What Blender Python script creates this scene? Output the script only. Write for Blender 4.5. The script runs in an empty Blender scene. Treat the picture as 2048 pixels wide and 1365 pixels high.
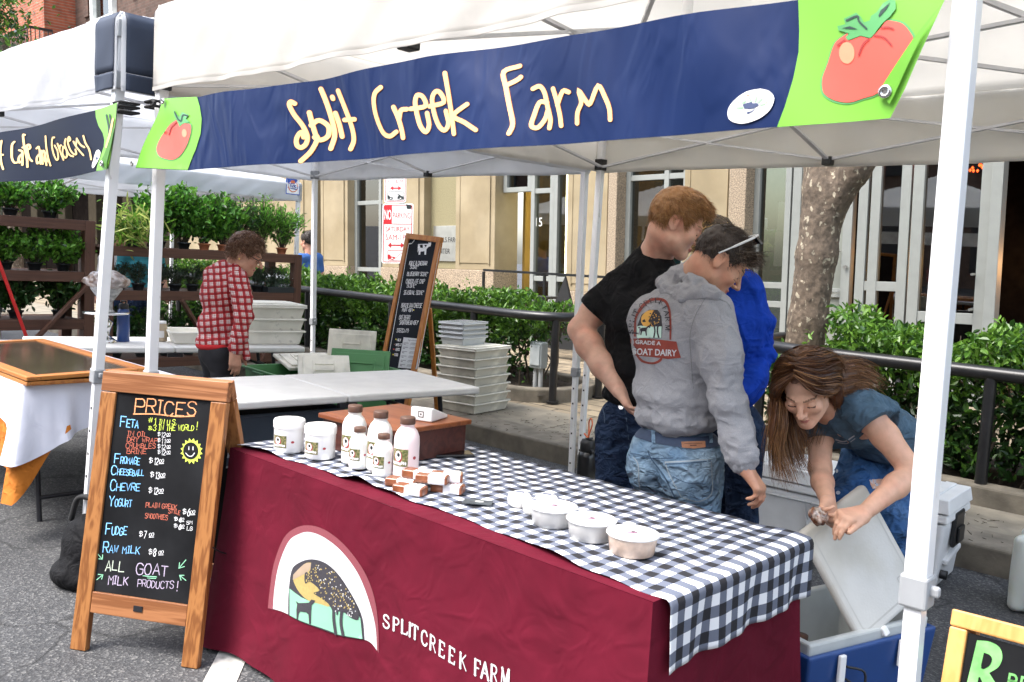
import bpy, bmesh, math, random
import numpy as np
from mathutils import Vector, Matrix, geometry, bvhtree
SC = bpy.context.scene
COL = SC.collection
PI = math.pi
rad = math.radians
# ------------------------------------------------------------ camera
FPX, IW, IH = 1774.166, 2048.0, 1365.0
CAM = np.array([3.5521, -1.6570, 1.4955])
def axes(yaw, pitch, roll):
    f = np.array([math.sin(yaw)*math.cos(pitch), math.cos(yaw)*math.cos(pitch), math.sin(pitch)])
    r = np.array([math.cos(yaw), -math.sin(yaw), 0.0]); u = np.cross(r, f)
    return f, r*math.cos(roll)+u*math.sin(roll), -r*math.sin(roll)+u*math.cos(roll)
YAW, PITCH = -0.746247, -0.0938419
F1, R1, U1 = axes(YAW, PITCH, rad(0.9))
F0, R0, U0 = axes(YAW, PITCH, 0.0585310)
MT = np.stack([F1, R1, U1], 1) @ np.stack([F0, R0, U0], 1).T      # the street slopes a few per cent: rotation street frame -> world
def tilt(P): return CAM + (np.asarray(P, float)-CAM) @ MT.T
STREET = Matrix.Translation(Vector(CAM)) @ Matrix([list(r) for r in MT]).to_4x4() @ Matrix.Translation(-Vector(CAM))
LEVEL = Matrix.Identity(4)
cd = bpy.data.cameras.new('camera'); cam = bpy.data.objects.new('camera', cd); COL.objects.link(cam)
cd.sensor_fit = 'HORIZONTAL'; cd.sensor_width = 36; cd.lens = 36*FPX/IW; cd.clip_start = .05; cd.clip_end = 2000
cam.matrix_world = Matrix(((R1[0], U1[0], -F1[0], CAM[0]), (R1[1], U1[1], -F1[1], CAM[1]), (R1[2], U1[2], -F1[2], CAM[2]), (0, 0, 0, 1)))
cd.dof.use_dof = True; cd.dof.focus_distance = 4.0; cd.dof.aperture_fstop = 14.0
SC.camera = cam
# ------------------------------------------------------------ light
W = bpy.data.worlds.new('World'); SC.world = W; W.use_nodes = True
wn = W.node_tree.nodes; bg = wn['Background']; sky = wn.new('ShaderNodeTexSky')
sky.sky_type = 'NISHITA'; sky.sun_disc = False; sky.sun_elevation = rad(58); sky.sun_rotation = rad(200)
sky.dust_density = 3.0; sky.air_density = 1.2; sky.ozone_density = 1.0
hs = wn.new('ShaderNodeHueSaturation'); hs.inputs['Saturation'].default_value = 0.62
W.node_tree.links.new(sky.outputs[0], hs.inputs['Color']); W.node_tree.links.new(hs.outputs[0], bg.inputs[0])
bg.inputs[1].default_value = 0.15
sd = bpy.data.lights.new('sun', 'SUN'); sun = bpy.data.objects.new('sun', sd); COL.objects.link(sun)
sd.energy = 1.3; sd.angle = rad(30); sd.color = (1.0, .975, .95)
_el, _az = rad(58), rad(200)
_d = Vector((math.sin(_az)*math.cos(_el), math.cos(_az)*math.cos(_el), math.sin(_el)))
sun.rotation_euler = _d.to_track_quat('Z', 'Y').to_euler()
SC.view_settings.view_transform = 'Standard'; SC.view_settings.look = 'None'; SC.view_settings.gamma = 1
SC.view_settings.exposure = 1.98
SC.cycles.max_bounces = 8; SC.cycles.transparent_max_bounces = 12; SC.cycles.diffuse_bounces = 4
rng = random.Random(7); NR = np.random.RandomState(5)
# ------------------------------------------------------------ materials
def srgb(h):
    h = h.lstrip('#'); c = [int(h[i:i+2], 16)/255 for i in (0, 2, 4)]
    return tuple((x/12.92 if x <= .04045 else ((x+.055)/1.055)**2.4) for x in c)
class NT:
    def __init__(s, m): s.t = m.node_tree; s.n = s.t.nodes; s.l = s.t.links
    def add(s, typ, **kw):
        n = s.n.new(typ)
        for k, v in kw.items():
            if k.startswith('i_'): n.inputs[int(k[2:]) if k[2:].isdigit() else k[2:].replace('_', ' ')].default_value = v
            else: setattr(n, k, v)
        return n
    def link(s, a, b): s.l.new(a, b)
def mat(name, col, rough=.6, var=.12, vs=9.0, bump=0.0, bs=120.0, metal=0.0, spec=.5, sub=0.0, transm=0.0, col2=None, mixs=None, emit=None, coat=0.0, vstretch=None, thr=(.42, .58), transl=0.0, alpha=1.0, sheen=0.0, detail=4.0, wrk=0.0, ws=9.0, wst=(1, 1, 1)):
    m = bpy.data.materials.new(name); m.use_nodes = True; k = NT(m); b = k.n['Principled BSDF']
    if isinstance(col, str): col = srgb(col)
    tc = k.add('ShaderNodeTexCoord'); src = tc.outputs['Object']
    if vstretch:
        mp = k.add('ShaderNodeMapping'); mp.inputs['Scale'].default_value = vstretch; k.link(src, mp.inputs[0]); src = mp.outputs[0]
    nz = k.add('ShaderNodeTexNoise'); nz.inputs['Scale'].default_value = vs; nz.inputs['Detail'].default_value = detail; k.link(src, nz.inputs['Vector'])
    rp = k.add('ShaderNodeMapRange'); rp.inputs['From Min'].default_value = .3; rp.inputs['From Max'].default_value = .7
    rp.inputs['To Min'].default_value = 1-var; rp.inputs['To Max'].default_value = 1+var; k.link(nz.outputs[0], rp.inputs['Value'])
    mul = k.add('ShaderNodeMix', data_type='RGBA', blend_type='MULTIPLY'); mul.inputs['Factor'].default_value = 1
    base = mul.inputs[6]
    if col2 is not None:
        if isinstance(col2, str): col2 = srgb(col2)
        n2 = k.add('ShaderNodeTexNoise'); n2.inputs['Scale'].default_value = mixs or 6; n2.inputs['Detail'].default_value = 5; k.link(src, n2.inputs['Vector'])
        r2 = k.add('ShaderNodeMapRange'); r2.inputs['From Min'].default_value = thr[0]; r2.inputs['From Max'].default_value = thr[1]; k.link(n2.outputs[0], r2.inputs['Value'])
        mx = k.add('ShaderNodeMix', data_type='RGBA'); mx.inputs[6].default_value = (*col, 1); mx.inputs[7].default_value = (*col2, 1)
        k.link(r2.outputs[0], mx.inputs['Factor']); k.link(mx.outputs[2], base)
    else: base.default_value = (*col, 1)
    k.link(rp.outputs[0], mul.inputs[7]); k.link(mul.outputs[2], b.inputs['Base Color'])
    b.inputs['Roughness'].default_value = rough; b.inputs['Metallic'].default_value = metal
    b.inputs['Specular IOR Level'].default_value = spec
    if sub: b.inputs['Subsurface Weight'].default_value = sub; b.inputs['Subsurface Radius'].default_value = (.01, .004, .002); b.inputs['Subsurface Scale'].default_value = 1.0
    if transm: b.inputs['Transmission Weight'].default_value = transm
    if coat: b.inputs['Coat Weight'].default_value = coat
    if sheen: b.inputs['Sheen Weight'].default_value = sheen
    if emit: b.inputs['Emission Color'].default_value = (*col, 1); b.inputs['Emission Strength'].default_value = emit
    if bump:
        nb = k.add('ShaderNodeTexNoise'); nb.inputs['Scale'].default_value = bs; nb.inputs['Detail'].default_value = 3; k.link(src, nb.inputs['Vector'])
        bp = k.add('ShaderNodeBump'); bp.inputs['Strength'].default_value = bump; bp.inputs['Distance'].default_value = .004
        k.link(nb.outputs[0], bp.inputs['Height']); k.link(bp.outputs[0], b.inputs['Normal'])
    if wrk:      # cloth creases: ridged noise
        wm = k.add('ShaderNodeMapping'); wm.inputs['Scale'].default_value = wst; k.link(tc.outputs['Object'], wm.inputs[0]); last = None
        for sc_, am in ((ws, 1.0), (ws*2.7, .38)):
            n3 = k.add('ShaderNodeTexNoise'); n3.inputs['Scale'].default_value = sc_; n3.inputs['Detail'].default_value = 2; n3.inputs['Distortion'].default_value = .8; k.link(wm.outputs[0], n3.inputs['Vector'])
            sb_ = k.add('ShaderNodeMath', operation='SUBTRACT'); sb_.inputs[1].default_value = .5; k.link(n3.outputs[0], sb_.inputs[0]); ab_ = k.add('ShaderNodeMath', operation='ABSOLUTE'); k.link(sb_.outputs[0], ab_.inputs[0])
            pw_ = k.add('ShaderNodeMapRange', interpolation_type='SMOOTHSTEP'); pw_.inputs['From Max'].default_value = .14; pw_.inputs['To Min'].default_value = am; pw_.inputs['To Max'].default_value = 0; k.link(ab_.outputs[0], pw_.inputs['Value'])
            if last is None: last = pw_.outputs[0]
            else: a2 = k.add('ShaderNodeMath', operation='ADD'); k.link(last, a2.inputs[0]); k.link(pw_.outputs[0], a2.inputs[1]); last = a2.outputs[0]
        bw = k.add('ShaderNodeBump'); bw.inputs['Strength'].default_value = min(1, wrk); bw.inputs['Distance'].default_value = .012; k.link(last, bw.inputs['Height'])
        if bump: k.link(bp.outputs[0], bw.inputs['Normal'])
        k.link(bw.outputs[0], b.inputs['Normal'])
    if transl:
        tr = k.add('ShaderNodeBsdfTranslucent'); k.link(mul.outputs[2], tr.inputs[0])
        ms = k.add('ShaderNodeMixShader'); ms.inputs[0].default_value = transl
        k.link(b.outputs[0], ms.inputs[1]); k.link(tr.outputs[0], ms.inputs[2]); k.link(ms.outputs[0], k.n['Material Output'].inputs[0])
    return m
def wood(name, c1, c2, scale=1.0, axis='Z', rough=.45, bump=.08, rz=0.0):
    m = bpy.data.materials.new(name); m.use_nodes = True; k = NT(m); b = k.n['Principled BSDF']
    c1 = srgb(c1) if isinstance(c1, str) else c1; c2 = srgb(c2) if isinstance(c2, str) else c2
    tc = k.add('ShaderNodeTexCoord'); mp = k.add('ShaderNodeMapping')
    s = {'X': (.7, 16, 16), 'Y': (16, .7, 16), 'Z': (16, 16, .7)}[axis]; mp.inputs['Scale'].default_value = [v*scale for v in s]
    r0 = k.add('ShaderNodeMapping'); r0.inputs['Rotation'].default_value = (0, 0, -rz); k.link(tc.outputs['Object'], r0.inputs[0]); k.link(r0.outputs[0], mp.inputs[0])
    n = k.add('ShaderNodeTexNoise'); n.inputs['Scale'].default_value = 2.2; n.inputs['Detail'].default_value = 3; n.inputs['Distortion'].default_value = .35; k.link(mp.outputs[0], n.inputs['Vector'])
    w = k.add('ShaderNodeMath', operation='SINE'); mu = k.add('ShaderNodeMath', operation='MULTIPLY'); mu.inputs[1].default_value = 24; k.link(n.outputs[0], mu.inputs[0]); k.link(mu.outputs[0], w.inputs[0])
    rp = k.add('ShaderNodeMapRange'); rp.inputs['From Min'].default_value = -1; k.link(w.outputs[0], rp.inputs['Value'])
    mx = k.add('ShaderNodeMix', data_type='RGBA'); mx.inputs[6].default_value = (*c1, 1); mx.inputs[7].default_value = (*c2, 1); k.link(rp.outputs[0], mx.inputs['Factor'])
    k.link(mx.outputs[2], b.inputs['Base Color']); b.inputs['Roughness'].default_value = rough
    bp = k.add('ShaderNodeBump'); bp.inputs['Strength'].default_value = bump; bp.inputs['Distance'].default_value = .003; k.link(w.outputs[0], bp.inputs['Height']); k.link(bp.outputs[0], b.inputs['Normal'])
    return m
# ------------------------------------------------------------ objects
def finish(o, label=None, cat=None, group=None, kind=None):
    if label: o['label'] = label
    if cat: o['category'] = cat
    if group: o['group'] = group
    if kind: o['kind'] = kind
    return o
def thing(name, label, cat, loc=(0, 0, 0), rz=0.0, group=None, frame=LEVEL):
    o = bpy.data.objects.new(name, None); COL.objects.link(o); o.empty_display_size = .1
    o.matrix_world = frame @ Matrix.Translation(loc) @ Matrix.Rotation(rz, 4, 'Z')
    return finish(o, label, cat, group)
class MB:
    """mesh collector: vertices, faces, material slots, smooth flags"""
    def __init__(s): s.v = []; s.f = []; s.mi = []; s.sm = []
    def add(s, vs, fs, mi=0, sm=False):
        n = len(s.v); s.v += [tuple(map(float, p)) for p in vs]
        for f in fs: s.f.append([i+n for i in f]); s.mi.append(mi); s.sm.append(sm)
        return s
    def box(s, c, d, R=None, mi=0):
        x, y, z = [q/2 for q in d]
        vs = [Vector((i*x, j*y, k*z)) for i in (-1, 1) for j in (-1, 1) for k in (-1, 1)]
        if R is not None: vs = [R @ v for v in vs]
        return s.add([v+Vector(c) for v in vs], [(0, 1, 3, 2), (4, 6, 7, 5), (0, 4, 5, 1), (2, 3, 7, 6), (0, 2, 6, 4), (1, 5, 7, 3)], mi)
    def bb(s, lo, hi, mi=0):
        return s.box([(a+b)/2 for a, b in zip(lo, hi)], [b-a for a, b in zip(lo, hi)], None, mi)
    def bar(s, p, q, w, h=None, up=(0, 0, 1), mi=0):
        p, q = Vector(p), Vector(q); d = q-p; L = d.length; x = d/L; u = Vector(up)
        if abs(x.dot(u)) > .98: u = Vector((0, 1, 0))
        y = u.cross(x).normalized(); z = x.cross(y)
        return s.box((p+q)/2, (L, w, h or w), Matrix((x, y, z)).transposed(), mi)
    def tube(s, pts, r, n=8, mi=0, cap=True, sm=True):
        pts = [Vector(p) for p in pts]; m = len(pts); rs = r if hasattr(r, '__len__') else [r]*m
        vs = []; ref = None
        for i, p in enumerate(pts):
            t = (pts[min(i+1, m-1)]-pts[max(i-1, 0)]).normalized()
            if ref is None: ref = Vector((0, 0, 1)) if abs(t.z) < .9 else Vector((1, 0, 0))
            a = (ref-t*ref.dot(t)).normalized(); ref = a; b = t.cross(a)
            for k in range(n):
                w = 2*PI*k/n; vs.append(p+(a*math.cos(w)+b*math.sin(w))*rs[i])
        fs = [(i*n+k, i*n+(k+1) % n, (i+1)*n+(k+1) % n, (i+1)*n+k) for i in range(m-1) for k in range(n)]
        s.add(vs, fs, mi, sm)
        if cap: s.add(vs[:n], [tuple(range(n))[::-1]], mi); s.add(vs[-n:], [tuple(range(n))], mi)
        return s
    def lathe(s, prof, c=(0, 0, 0), n=28, mi=0, R=None, sm=True):
        vs = []
        for r, z in prof:
            for k in range(n):
                w = 2*PI*k/n; p = Vector((r*math.cos(w), r*math.sin(w), z)); vs.append((R @ p if R is not None else p)+Vector(c))
        m = len(prof)
        fs = [(i*n+k, i*n+(k+1) % n, (i+1)*n+(k+1) % n, (i+1)*n+k) for i in range(m-1) for k in range(n)]
        s.add(vs, fs, mi, sm)
        if prof[0][0] > 1e-6: s.add(vs[:n], [tuple(range(n))[::-1]], mi)
        if prof[-1][0] > 1e-6: s.add(vs[-n:], [tuple(range(n))], mi)
        return s
    def prism(s, poly, z0, z1, R=None, c=(0, 0, 0), mi=0):
        n = len(poly); vs = [Vector((x, y, z)) for z in (z0, z1) for x, y in poly]
        vs = [(R @ v if R is not None else v)+Vector(c) for v in vs]
        return s.add(vs, [tuple(range(n))[::-1], tuple(range(n, 2*n))]+[(i, (i+1) % n, n+(i+1) % n, n+i) for i in range(n)], mi)
    def grid(s, fn, nu, nv, mi=0, sm=True):
        vs = [fn(i/nu, j/nv) for i in range(nu+1) for j in range(nv+1)]
        return s.add(vs, [(i*(nv+1)+j, (i+1)*(nv+1)+j, (i+1)*(nv+1)+j+1, i*(nv+1)+j+1) for i in range(nu) for j in range(nv)], mi, sm)
    def mesh(s, name):
        me = bpy.data.meshes.new(name); me.from_pydata(s.v, [], s.f)
        me.polygons.foreach_set('material_index', s.mi); me.polygons.foreach_set('use_smooth', s.sm); me.update(); return me
    def build(s, name, mats, parent=None, bevel=0, frame=None, loc=None, solid=0, sub=0, seg=2, **tags):
        o = bpy.data.objects.new(name, s.mesh(name)); COL.objects.link(o)
        for m in (mats if isinstance(mats, (list, tuple)) else [mats]): o.data.materials.append(m)
        if parent is not None: o.parent = parent
        elif frame is not None or loc is not None: o.matrix_world = (frame or LEVEL) @ Matrix.Translation(loc or (0, 0, 0))
        if solid: q = o.modifiers.new('thick', 'SOLIDIFY'); q.thickness = solid; q.offset = -1
        if bevel:
            q = o.modifiers.new('bevel', 'BEVEL'); q.width = bevel; q.segments = seg; q.limit_method = 'ANGLE'; q.angle_limit = rad(40); q.harden_normals = False
        if sub: q = o.modifiers.new('sub', 'SUBSURF'); q.levels = q.render_levels = sub
        return finish(o, **tags)
def rawmesh(name, V, F, mats, parent=None, smooth=True, mi=None, frame=None):
    """fast mesh from arrays; F an (n,3) or (n,4) index array"""
    me = bpy.data.meshes.new(name); V = np.asarray(V, np.float32); F = np.asarray(F, np.int32); n, k = F.shape
    me.vertices.add(len(V)); me.vertices.foreach_set('co', V.ravel()); me.loops.add(n*k); me.loops.foreach_set('vertex_index', F.ravel())
    me.polygons.add(n); me.polygons.foreach_set('loop_start', np.arange(0, n*k, k, dtype=np.int32)); me.polygons.foreach_set('loop_total', np.full(n, k, np.int32))
    me.polygons.foreach_set('use_smooth', np.full(n, smooth, bool))
    if mi is not None: me.polygons.foreach_set('material_index', np.asarray(mi, np.int32))
    me.update(calc_edges=True); me.validate()
    o = bpy.data.objects.new(name, me); COL.objects.link(o)
    for m in (mats if isinstance(mats, (list, tuple)) else [mats]): me.materials.append(m)
    if parent is not None: o.parent = parent
    elif frame is not None: o.matrix_world = frame
    return o
def clone(root, loc, rz=0.0, frame=LEVEL, label=None, scale=1.0):
    r = root.copy(); COL.objects.link(r); r.matrix_world = frame @ Matrix.Translation(loc) @ Matrix.Rotation(rz, 4, 'Z') @ Matrix.Scale(scale, 4)
    if label: r['label'] = label
    for c in root.children:
        d = c.copy(); COL.objects.link(d); d.parent = r
        for e in c.children:
            g = e.copy(); COL.objects.link(g); g.parent = d
    return r
# ------------------------------------------------------------ noise and implicit surfaces
def _h(i, j, k):
    n = (i*374761393+j*668265263+k*2147483647).astype(np.int64) & 0x7fffffff
    n = ((n ^ (n >> 13))*1274126177) & 0x7fffffff
    return ((n ^ (n >> 16)) & 0xffff)/32767.5-1
def vnoise(P):
    I = np.floor(P).astype(np.int64); f = P-I; u = f*f*(3-2*f); x, y, z = u.T; r = 0
    for a in (0, 1):
        for b in (0, 1):
            for c in (0, 1):
                r = r+_h(I[:, 0]+a, I[:, 1]+b, I[:, 2]+c)*np.where(a, x, 1-x)*np.where(b, y, 1-y)*np.where(c, z, 1-z)
    return r
def smin(a, b, k):
    h = np.maximum(k-np.abs(a-b), 0)/k
    return np.minimum(a, b)-h*h*k*.25
class SDF:
    def __init__(s): s.p = []; s.disp = None
    def rc(s, a, b, ra, rb=None, k=.02, sub=False):
        s.p.append(('rc', np.array(a, float), np.array(b, float), ra, ra if rb is None else rb, k, sub)); return s
    def chain(s, pts, rs, k=.02):
        for i in range(len(pts)-1): s.rc(pts[i], pts[i+1], rs[i], rs[i+1], k)
        return s
    def el(s, c, r, R=None, k=.02, sub=False):
        s.p.append(('el', np.array(c, float), np.array(r, float), np.eye(3) if R is None else np.array(R, float), None, k, sub)); return s
    def ev(s, P):
        d = np.full(len(P), 1e3)
        for t, a, b, c, e, k, sub in s.p:
            if t == 'rc':
                ba = b-a; L2 = max(ba@ba, 1e-12); h = np.clip(((P-a)@ba)/L2, 0, 1)
                q = np.linalg.norm(P-a-h[:, None]*ba, axis=1)-(c+(e-c)*h)
            else:
                l = (P-a)@c; k0 = np.linalg.norm(l/b, axis=1); k1 = np.linalg.norm(l/(b*b), axis=1)
                q = k0*(k0-1)/np.maximum(k1, 1e-9)
            if sub: d = -smin(-d, q, k)
            else: d = smin(d, q, k)
        if s.disp is not None: d = d-s.disp(P)
        return d
    def bounds(s, pad):
        lo, hi = np.full(3, 1e9), np.full(3, -1e9)
        for t, a, b, c, e, k, sub in s.p:
            if sub: continue
            if t == 'rc':
                for p, r in ((a, c), (b, e)): lo = np.minimum(lo, p-r); hi = np.maximum(hi, p+r)
            else:
                m = max(b); lo = np.minimum(lo, a-m); hi = np.maximum(hi, a+m)
        return lo-pad, hi+pad
    def mesh(s, h, lo=None, hi=None, cut=None):
        """naive surface nets on a grid of step h, evaluated only near the surface; cut(P)->d keeps d<0"""
        l, u = s.bounds(.03)
        if lo is not None: l = np.maximum(l, lo); u = np.minimum(u, hi)
        n = np.ceil((u-l)/h).astype(int)+2
        g = 5; nb = -(-n//g); n = nb*g+1
        C = np.stack(np.meshgrid(*[(np.arange(b)+.5)*g*h for b in nb], indexing='ij'), -1).reshape(-1, 3)+l
        f = (lambda P: np.maximum(s.ev(P), cut(P))) if cut else s.ev
        dc = f(C); act = np.abs(dc) < g*h*.87*1.6+.012
        A = np.repeat(np.repeat(np.repeat(np.where(dc < 0, -1., 1.).reshape(nb), g, 0), g, 1), g, 2)
        A = np.pad(A, ((0, 1), (0, 1), (0, 1)), mode='edge').astype(np.float32)
        idx = np.argwhere(act.reshape(nb))*g
        o = np.stack(np.meshgrid(*[np.arange(g+1)]*3, indexing='ij'), -1).reshape(-1, 3)
        T = np.unique((idx[:, None]+o).reshape(-1, 3)@np.array([n[1]*n[2], n[2], 1]))
        I = np.stack(np.unravel_index(T, n), -1)
        for q in range(0, len(T), 200000):
            A.ravel()[T[q:q+200000]] = f(I[q:q+200000]*h+l)
        S = A < 0
        cnt = sum(S[a:n[0]-1+a, b:n[1]-1+b, c:n[2]-1+c].astype(np.int8) for a in (0, 1) for b in (0, 1) for c in (0, 1))
        cells = np.argwhere((cnt > 0) & (cnt < 8)); vid = np.full(n-1, -1, np.int64); vid[tuple(cells.T)] = np.arange(len(cells))
        acc = np.zeros((len(cells), 3)); w = np.zeros(len(cells)); cor = [np.array(c) for c in np.ndindex(2, 2, 2)]
        for i, a in enumerate(cor):
            for b in cor[i+1:]:
                if np.abs(a-b).sum() != 1: continue
                va = A[tuple((cells+a).T)]; vb = A[tuple((cells+b).T)]; mk = (va < 0) != (vb < 0)
                t = np.where(mk, va/np.where(mk, va-vb, 1), 0)[:, None]
                acc += np.where(mk[:, None], a+(b-a)*t, 0); w += mk
        V = (cells+acc/w[:, None])*h+l; Q = []
        for ax in range(3):
            sl0 = [slice(0, n[k]-1) for k in range(3)]; sl1 = list(sl0); sl1[ax] = slice(1, n[ax])
            a, b = S[tuple(sl0)], S[tuple(sl1)]; e = np.argwhere(a != b); o1, o2 = (ax+1) % 3, (ax+2) % 3
            e = e[(e[:, o1] > 0) & (e[:, o2] > 0)]
            q = []
            for d1, d2 in ((1, 1), (0, 1), (0, 0), (1, 0)):
                c = e.copy(); c[:, o1] -= d1; c[:, o2] -= d2; q.append(vid[tuple(c.T)])
            q = np.stack(q, -1); fl = ~a[tuple(e.T)]; q[fl] = q[fl][:, ::-1]; Q.append(q)
        Q = np.concatenate(Q); Q = Q[(Q >= 0).all(1)]
        return V, Q
def joinm(parts):
    V = []; Fc = []; n = 0
    for v, f in parts: V.append(v); Fc.append(f+n); n += len(v)
    return np.concatenate(V), np.concatenate(Fc)
def at(px, py, d):
    """world point that lies d metres in front of the camera on the line of sight of a photograph pixel"""
    return CAM+d*(F1+R1*(px-IW/2)/FPX-U1*(py-IH/2)/FPX)
# ------------------------------------------------------------ lettering
GLY = {'A': '00 26 40|12 32', 'B': '00 06 ~06 26 35 33.8 23.2 03.2|~03.2 23.2 42.6 41 30 20 00', 'C': '~45 36 16 04 02 10 30 41', 'D': '00 06 ~06 26 44 42 20 00', 'E': '46 06 00 40|03 33', 'F': '46 06 00|03 33', 'G': '~45 36 16 04 02 10 30 41 43 42.9|23 43', 'H': '00 06|40 46|03 43', 'I': '06 26|16 10|00 20', 'J': '~36 31 20 10 01', 'K': '00 06|46 02.6|13.6 40', 'L': '06 00 40', 'M': '00 06 23 46 40', 'N': '00 06 40 46', 'O': '~16 04 02 10 30 42 44 36 16', 'P': '00 06 ~06 36 45 43.4 32.8 02.8', 'Q': '~16 04 02 10 30 42 44 36 16|22 40', 'R': '00 06 ~06 36 45 43.4 32.9 02.9|22.9 40', 'S': '~45 36 16 04.8 13.5 33 41.5 30 10 01', 'T': '06 46|26 20', 'U': '~06 02 10 30 42 46', 'V': '06 20 46', 'W': '06 10 24 30 46', 'X': '06 40|00 46', 'Y': '06 23 46|23 20', 'Z': '06 46 00 40', '0': '~16 04 02 10 30 42 44 36 16', '1': '14.6 26 20', '2': '~05 16 36 44.4 33 00|00 40', '3': '~05 16 36 44.6 23.3|~23.3 41.8 30 10 01', '4': '36 02 42|36 30', '5': '46 06 03.4 ~03.4 24 42.6 41 30 10 01', '6': '~36 14 02 10 30 42 33.4 13.4 02.4', '7': '06 46 10', '8': '~23.2 04 16 36 44 23.2 02 10 30 42 23.2', '9': '~43.6 33 13 04.4 16 36 44 42 30', '$': '~35 26 06 04 33 31 20 01|17 1.-1', '!': '16 12|10.5 10', '.': '10.3 10', '-': '03 33', '&': '~40 05 16 26 34 02 01 10 20 42', '*': '16 14|05.5 24.5|04.5 25.5', ',': '10.5 0.-1', '(': '~26 04 02 20', ')': '~06 24 22 00', "'": '16 15', ':': '14 13.7|11 10.7', '/': '00 36', '#': '10 26|30 46|02 42|04 44', ' ': ''}
GW = {'I': 2, '1': 2.4, '!': 1.6, '.': 1.4, 'J': 3, ',': 1.4, '*': 2.2, '(': 2, ')': 2, "'": 1.6, ':': 1.4, ' ': 2.2, '-': 3, '$': 3.4, '/': 3}
def catmull(p, n=6, closed=False):
    p = [np.array(q, float) for q in p]
    if len(p) < 3: return p
    o = []; m = len(p)
    for i in range(m-1):
        a = p[i-1] if i else 2*p[0]-p[1]; b, c = p[i], p[i+1]; d = p[i+2] if i+2 < m else 2*p[-1]-p[-2]
        for k in range(n):
            t = k/n; o.append(.5*((2*b)+(c-a)*t+(2*a-5*b+4*c-d)*t*t+(3*b-a-3*c+d)*t**3))
    o.append(p[-1]); return o
def _num(t):
    # "03.2" -> x=0,y=3.2 ; "1.-1" -> x=1,y=-1
    return (float(t[0]), float(t[2:])) if len(t) > 2 and t[1] == '.' and t[2] == '-' else (float(t[0]), float(t[1:]))
def strokes(text, h=1.0, sp=1.3, jit=0.0, slant=0.0, wide=1.0, seed=1):
    """single-stroke capital lettering: list of polylines in units of letter height, and the width"""
    r = random.Random(seed); x = 0; out = []; u = h/6
    for ch in text:
        g = GLY.get(ch.upper(), ''); dy = r.uniform(-jit, jit)*u*1.6; sc = 1+r.uniform(-jit, jit)*.2
        for part in (g.split('|') if g else []):
            pts = []; cur = []; cv = False
            for t in part.split():
                if t[0] == '~':
                    if cur: pts += cur; 
                    cur = []; cv = True; t = t[1:]
                    if pts and False: pass
                cur.append(_num(t))
            if cv: cur = catmull(cur, 5)
            pts = pts+list(cur)
            out.append([np.array((x+(q[0]*wide+slant*q[1]+r.uniform(-jit, jit)*.25)*u*sc, q[1]*u*sc+dy+r.uniform(-jit, jit)*.2*u)) for q in pts])
        x += (GW.get(ch.upper(), 4)*wide+sp)*u
    return out, x-sp*u
def ribbon(pl, w, caps=True):
    """2D polygon quads along a polyline; w scalar or per-point"""
    pl = [np.array(p, float) for p in pl]; n = len(pl)
    pl2 = [pl[0]]
    for q in pl[1:]:
        if np.linalg.norm(q-pl2[-1]) > 1e-7: pl2.append(q)
    if len(pl2) < 2: return [], []
    if hasattr(w, '__len__'): ws = np.interp(np.linspace(0, 1, len(pl2)), np.linspace(0, 1, len(w)), w)
    else: ws = [w]*len(pl2)
    V = []; Fc = []
    for i, p in enumerate(pl2):
        a = pl2[i]-pl2[i-1] if i else pl2[1]-pl2[0]; b = pl2[i+1]-pl2[i] if i+1 < len(pl2) else a
        a = a/np.linalg.norm(a); b = b/np.linalg.norm(b); t = a+b; L = np.linalg.norm(t)
        t = t/L if L > .25 else b; nn = np.array((-t[1], t[0])); m = min(1.5, 1/max(.5, abs(nn@np.array((-a[1], a[0])))))
        V += [p+nn*ws[i]*m/2, p-nn*ws[i]*m/2]
    for i in range(len(pl2)-1): Fc.append((2*i, 2*i+1, 2*i+3, 2*i+2))
    if caps:
        for e, (p, q) in ((0, (pl2[0], pl2[1])), (-1, (pl2[-1], pl2[-2]))):
            d = (p-q)/np.linalg.norm(p-q); s0 = ws[e]/2; nn = np.array((-d[1], d[0])); b = len(V)
            V += [p+s0*(d*math.sin(t)+nn*math.cos(t)) for t in np.linspace(0, PI, 6)]
            Fc.append(tuple(range(b, b+6)) if e == -1 else tuple(range(b, b+6)))
    return V, Fc
def mbtext(mb, text, org, h, w, mp, mi=0, **kw):
    """chalk or paint strokes mapped by mp(x,y)->3D"""
    st, wd = strokes(text, h, **kw)
    for s in st:
        V, Fc = ribbon([q+np.array(org) for q in s], w); mb.add([mp(*v) for v in V], Fc, mi)
    return wd
def fill(poly, step, holes=()):
    """triangulated, gridded polygon in 2D (so that it can be laid over a curved surface)"""
    P = [np.array(p, float) for p in poly]; lo = np.min(P, 0); hi = np.max(P, 0)
    def dens(Q):
        o = []
        for i in range(len(Q)):
            a, b = Q[i], Q[(i+1) % len(Q)]; m = max(1, int(np.linalg.norm(b-a)/step))
            o += [a+(b-a)*k/m for k in range(m)]
        return o
    loops = [dens(P)]+[dens([np.array(q, float) for q in hh]) for hh in holes]
    pts = []; edges = []; faces = []
    for L in loops:
        b = len(pts); pts += [Vector(p) for p in L]; edges += [(b+i, b+(i+1) % len(L)) for i in range(len(L))]
    nx, ny = int((hi[0]-lo[0])/step), int((hi[1]-lo[1])/step)
    for i in range(1, nx+1):
        for j in range(1, ny+1):
            p = Vector((lo[0]+(i+.37*(j % 2))*step, lo[1]+j*step))
            pts.append(p)
    vo, _, fo, *_ = geometry.delaunay_2d_cdt(pts, edges, [], 1 if not holes else 2, 1e-7)
    return [tuple(v) for v in vo], [tuple(f) for f in fo]
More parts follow.
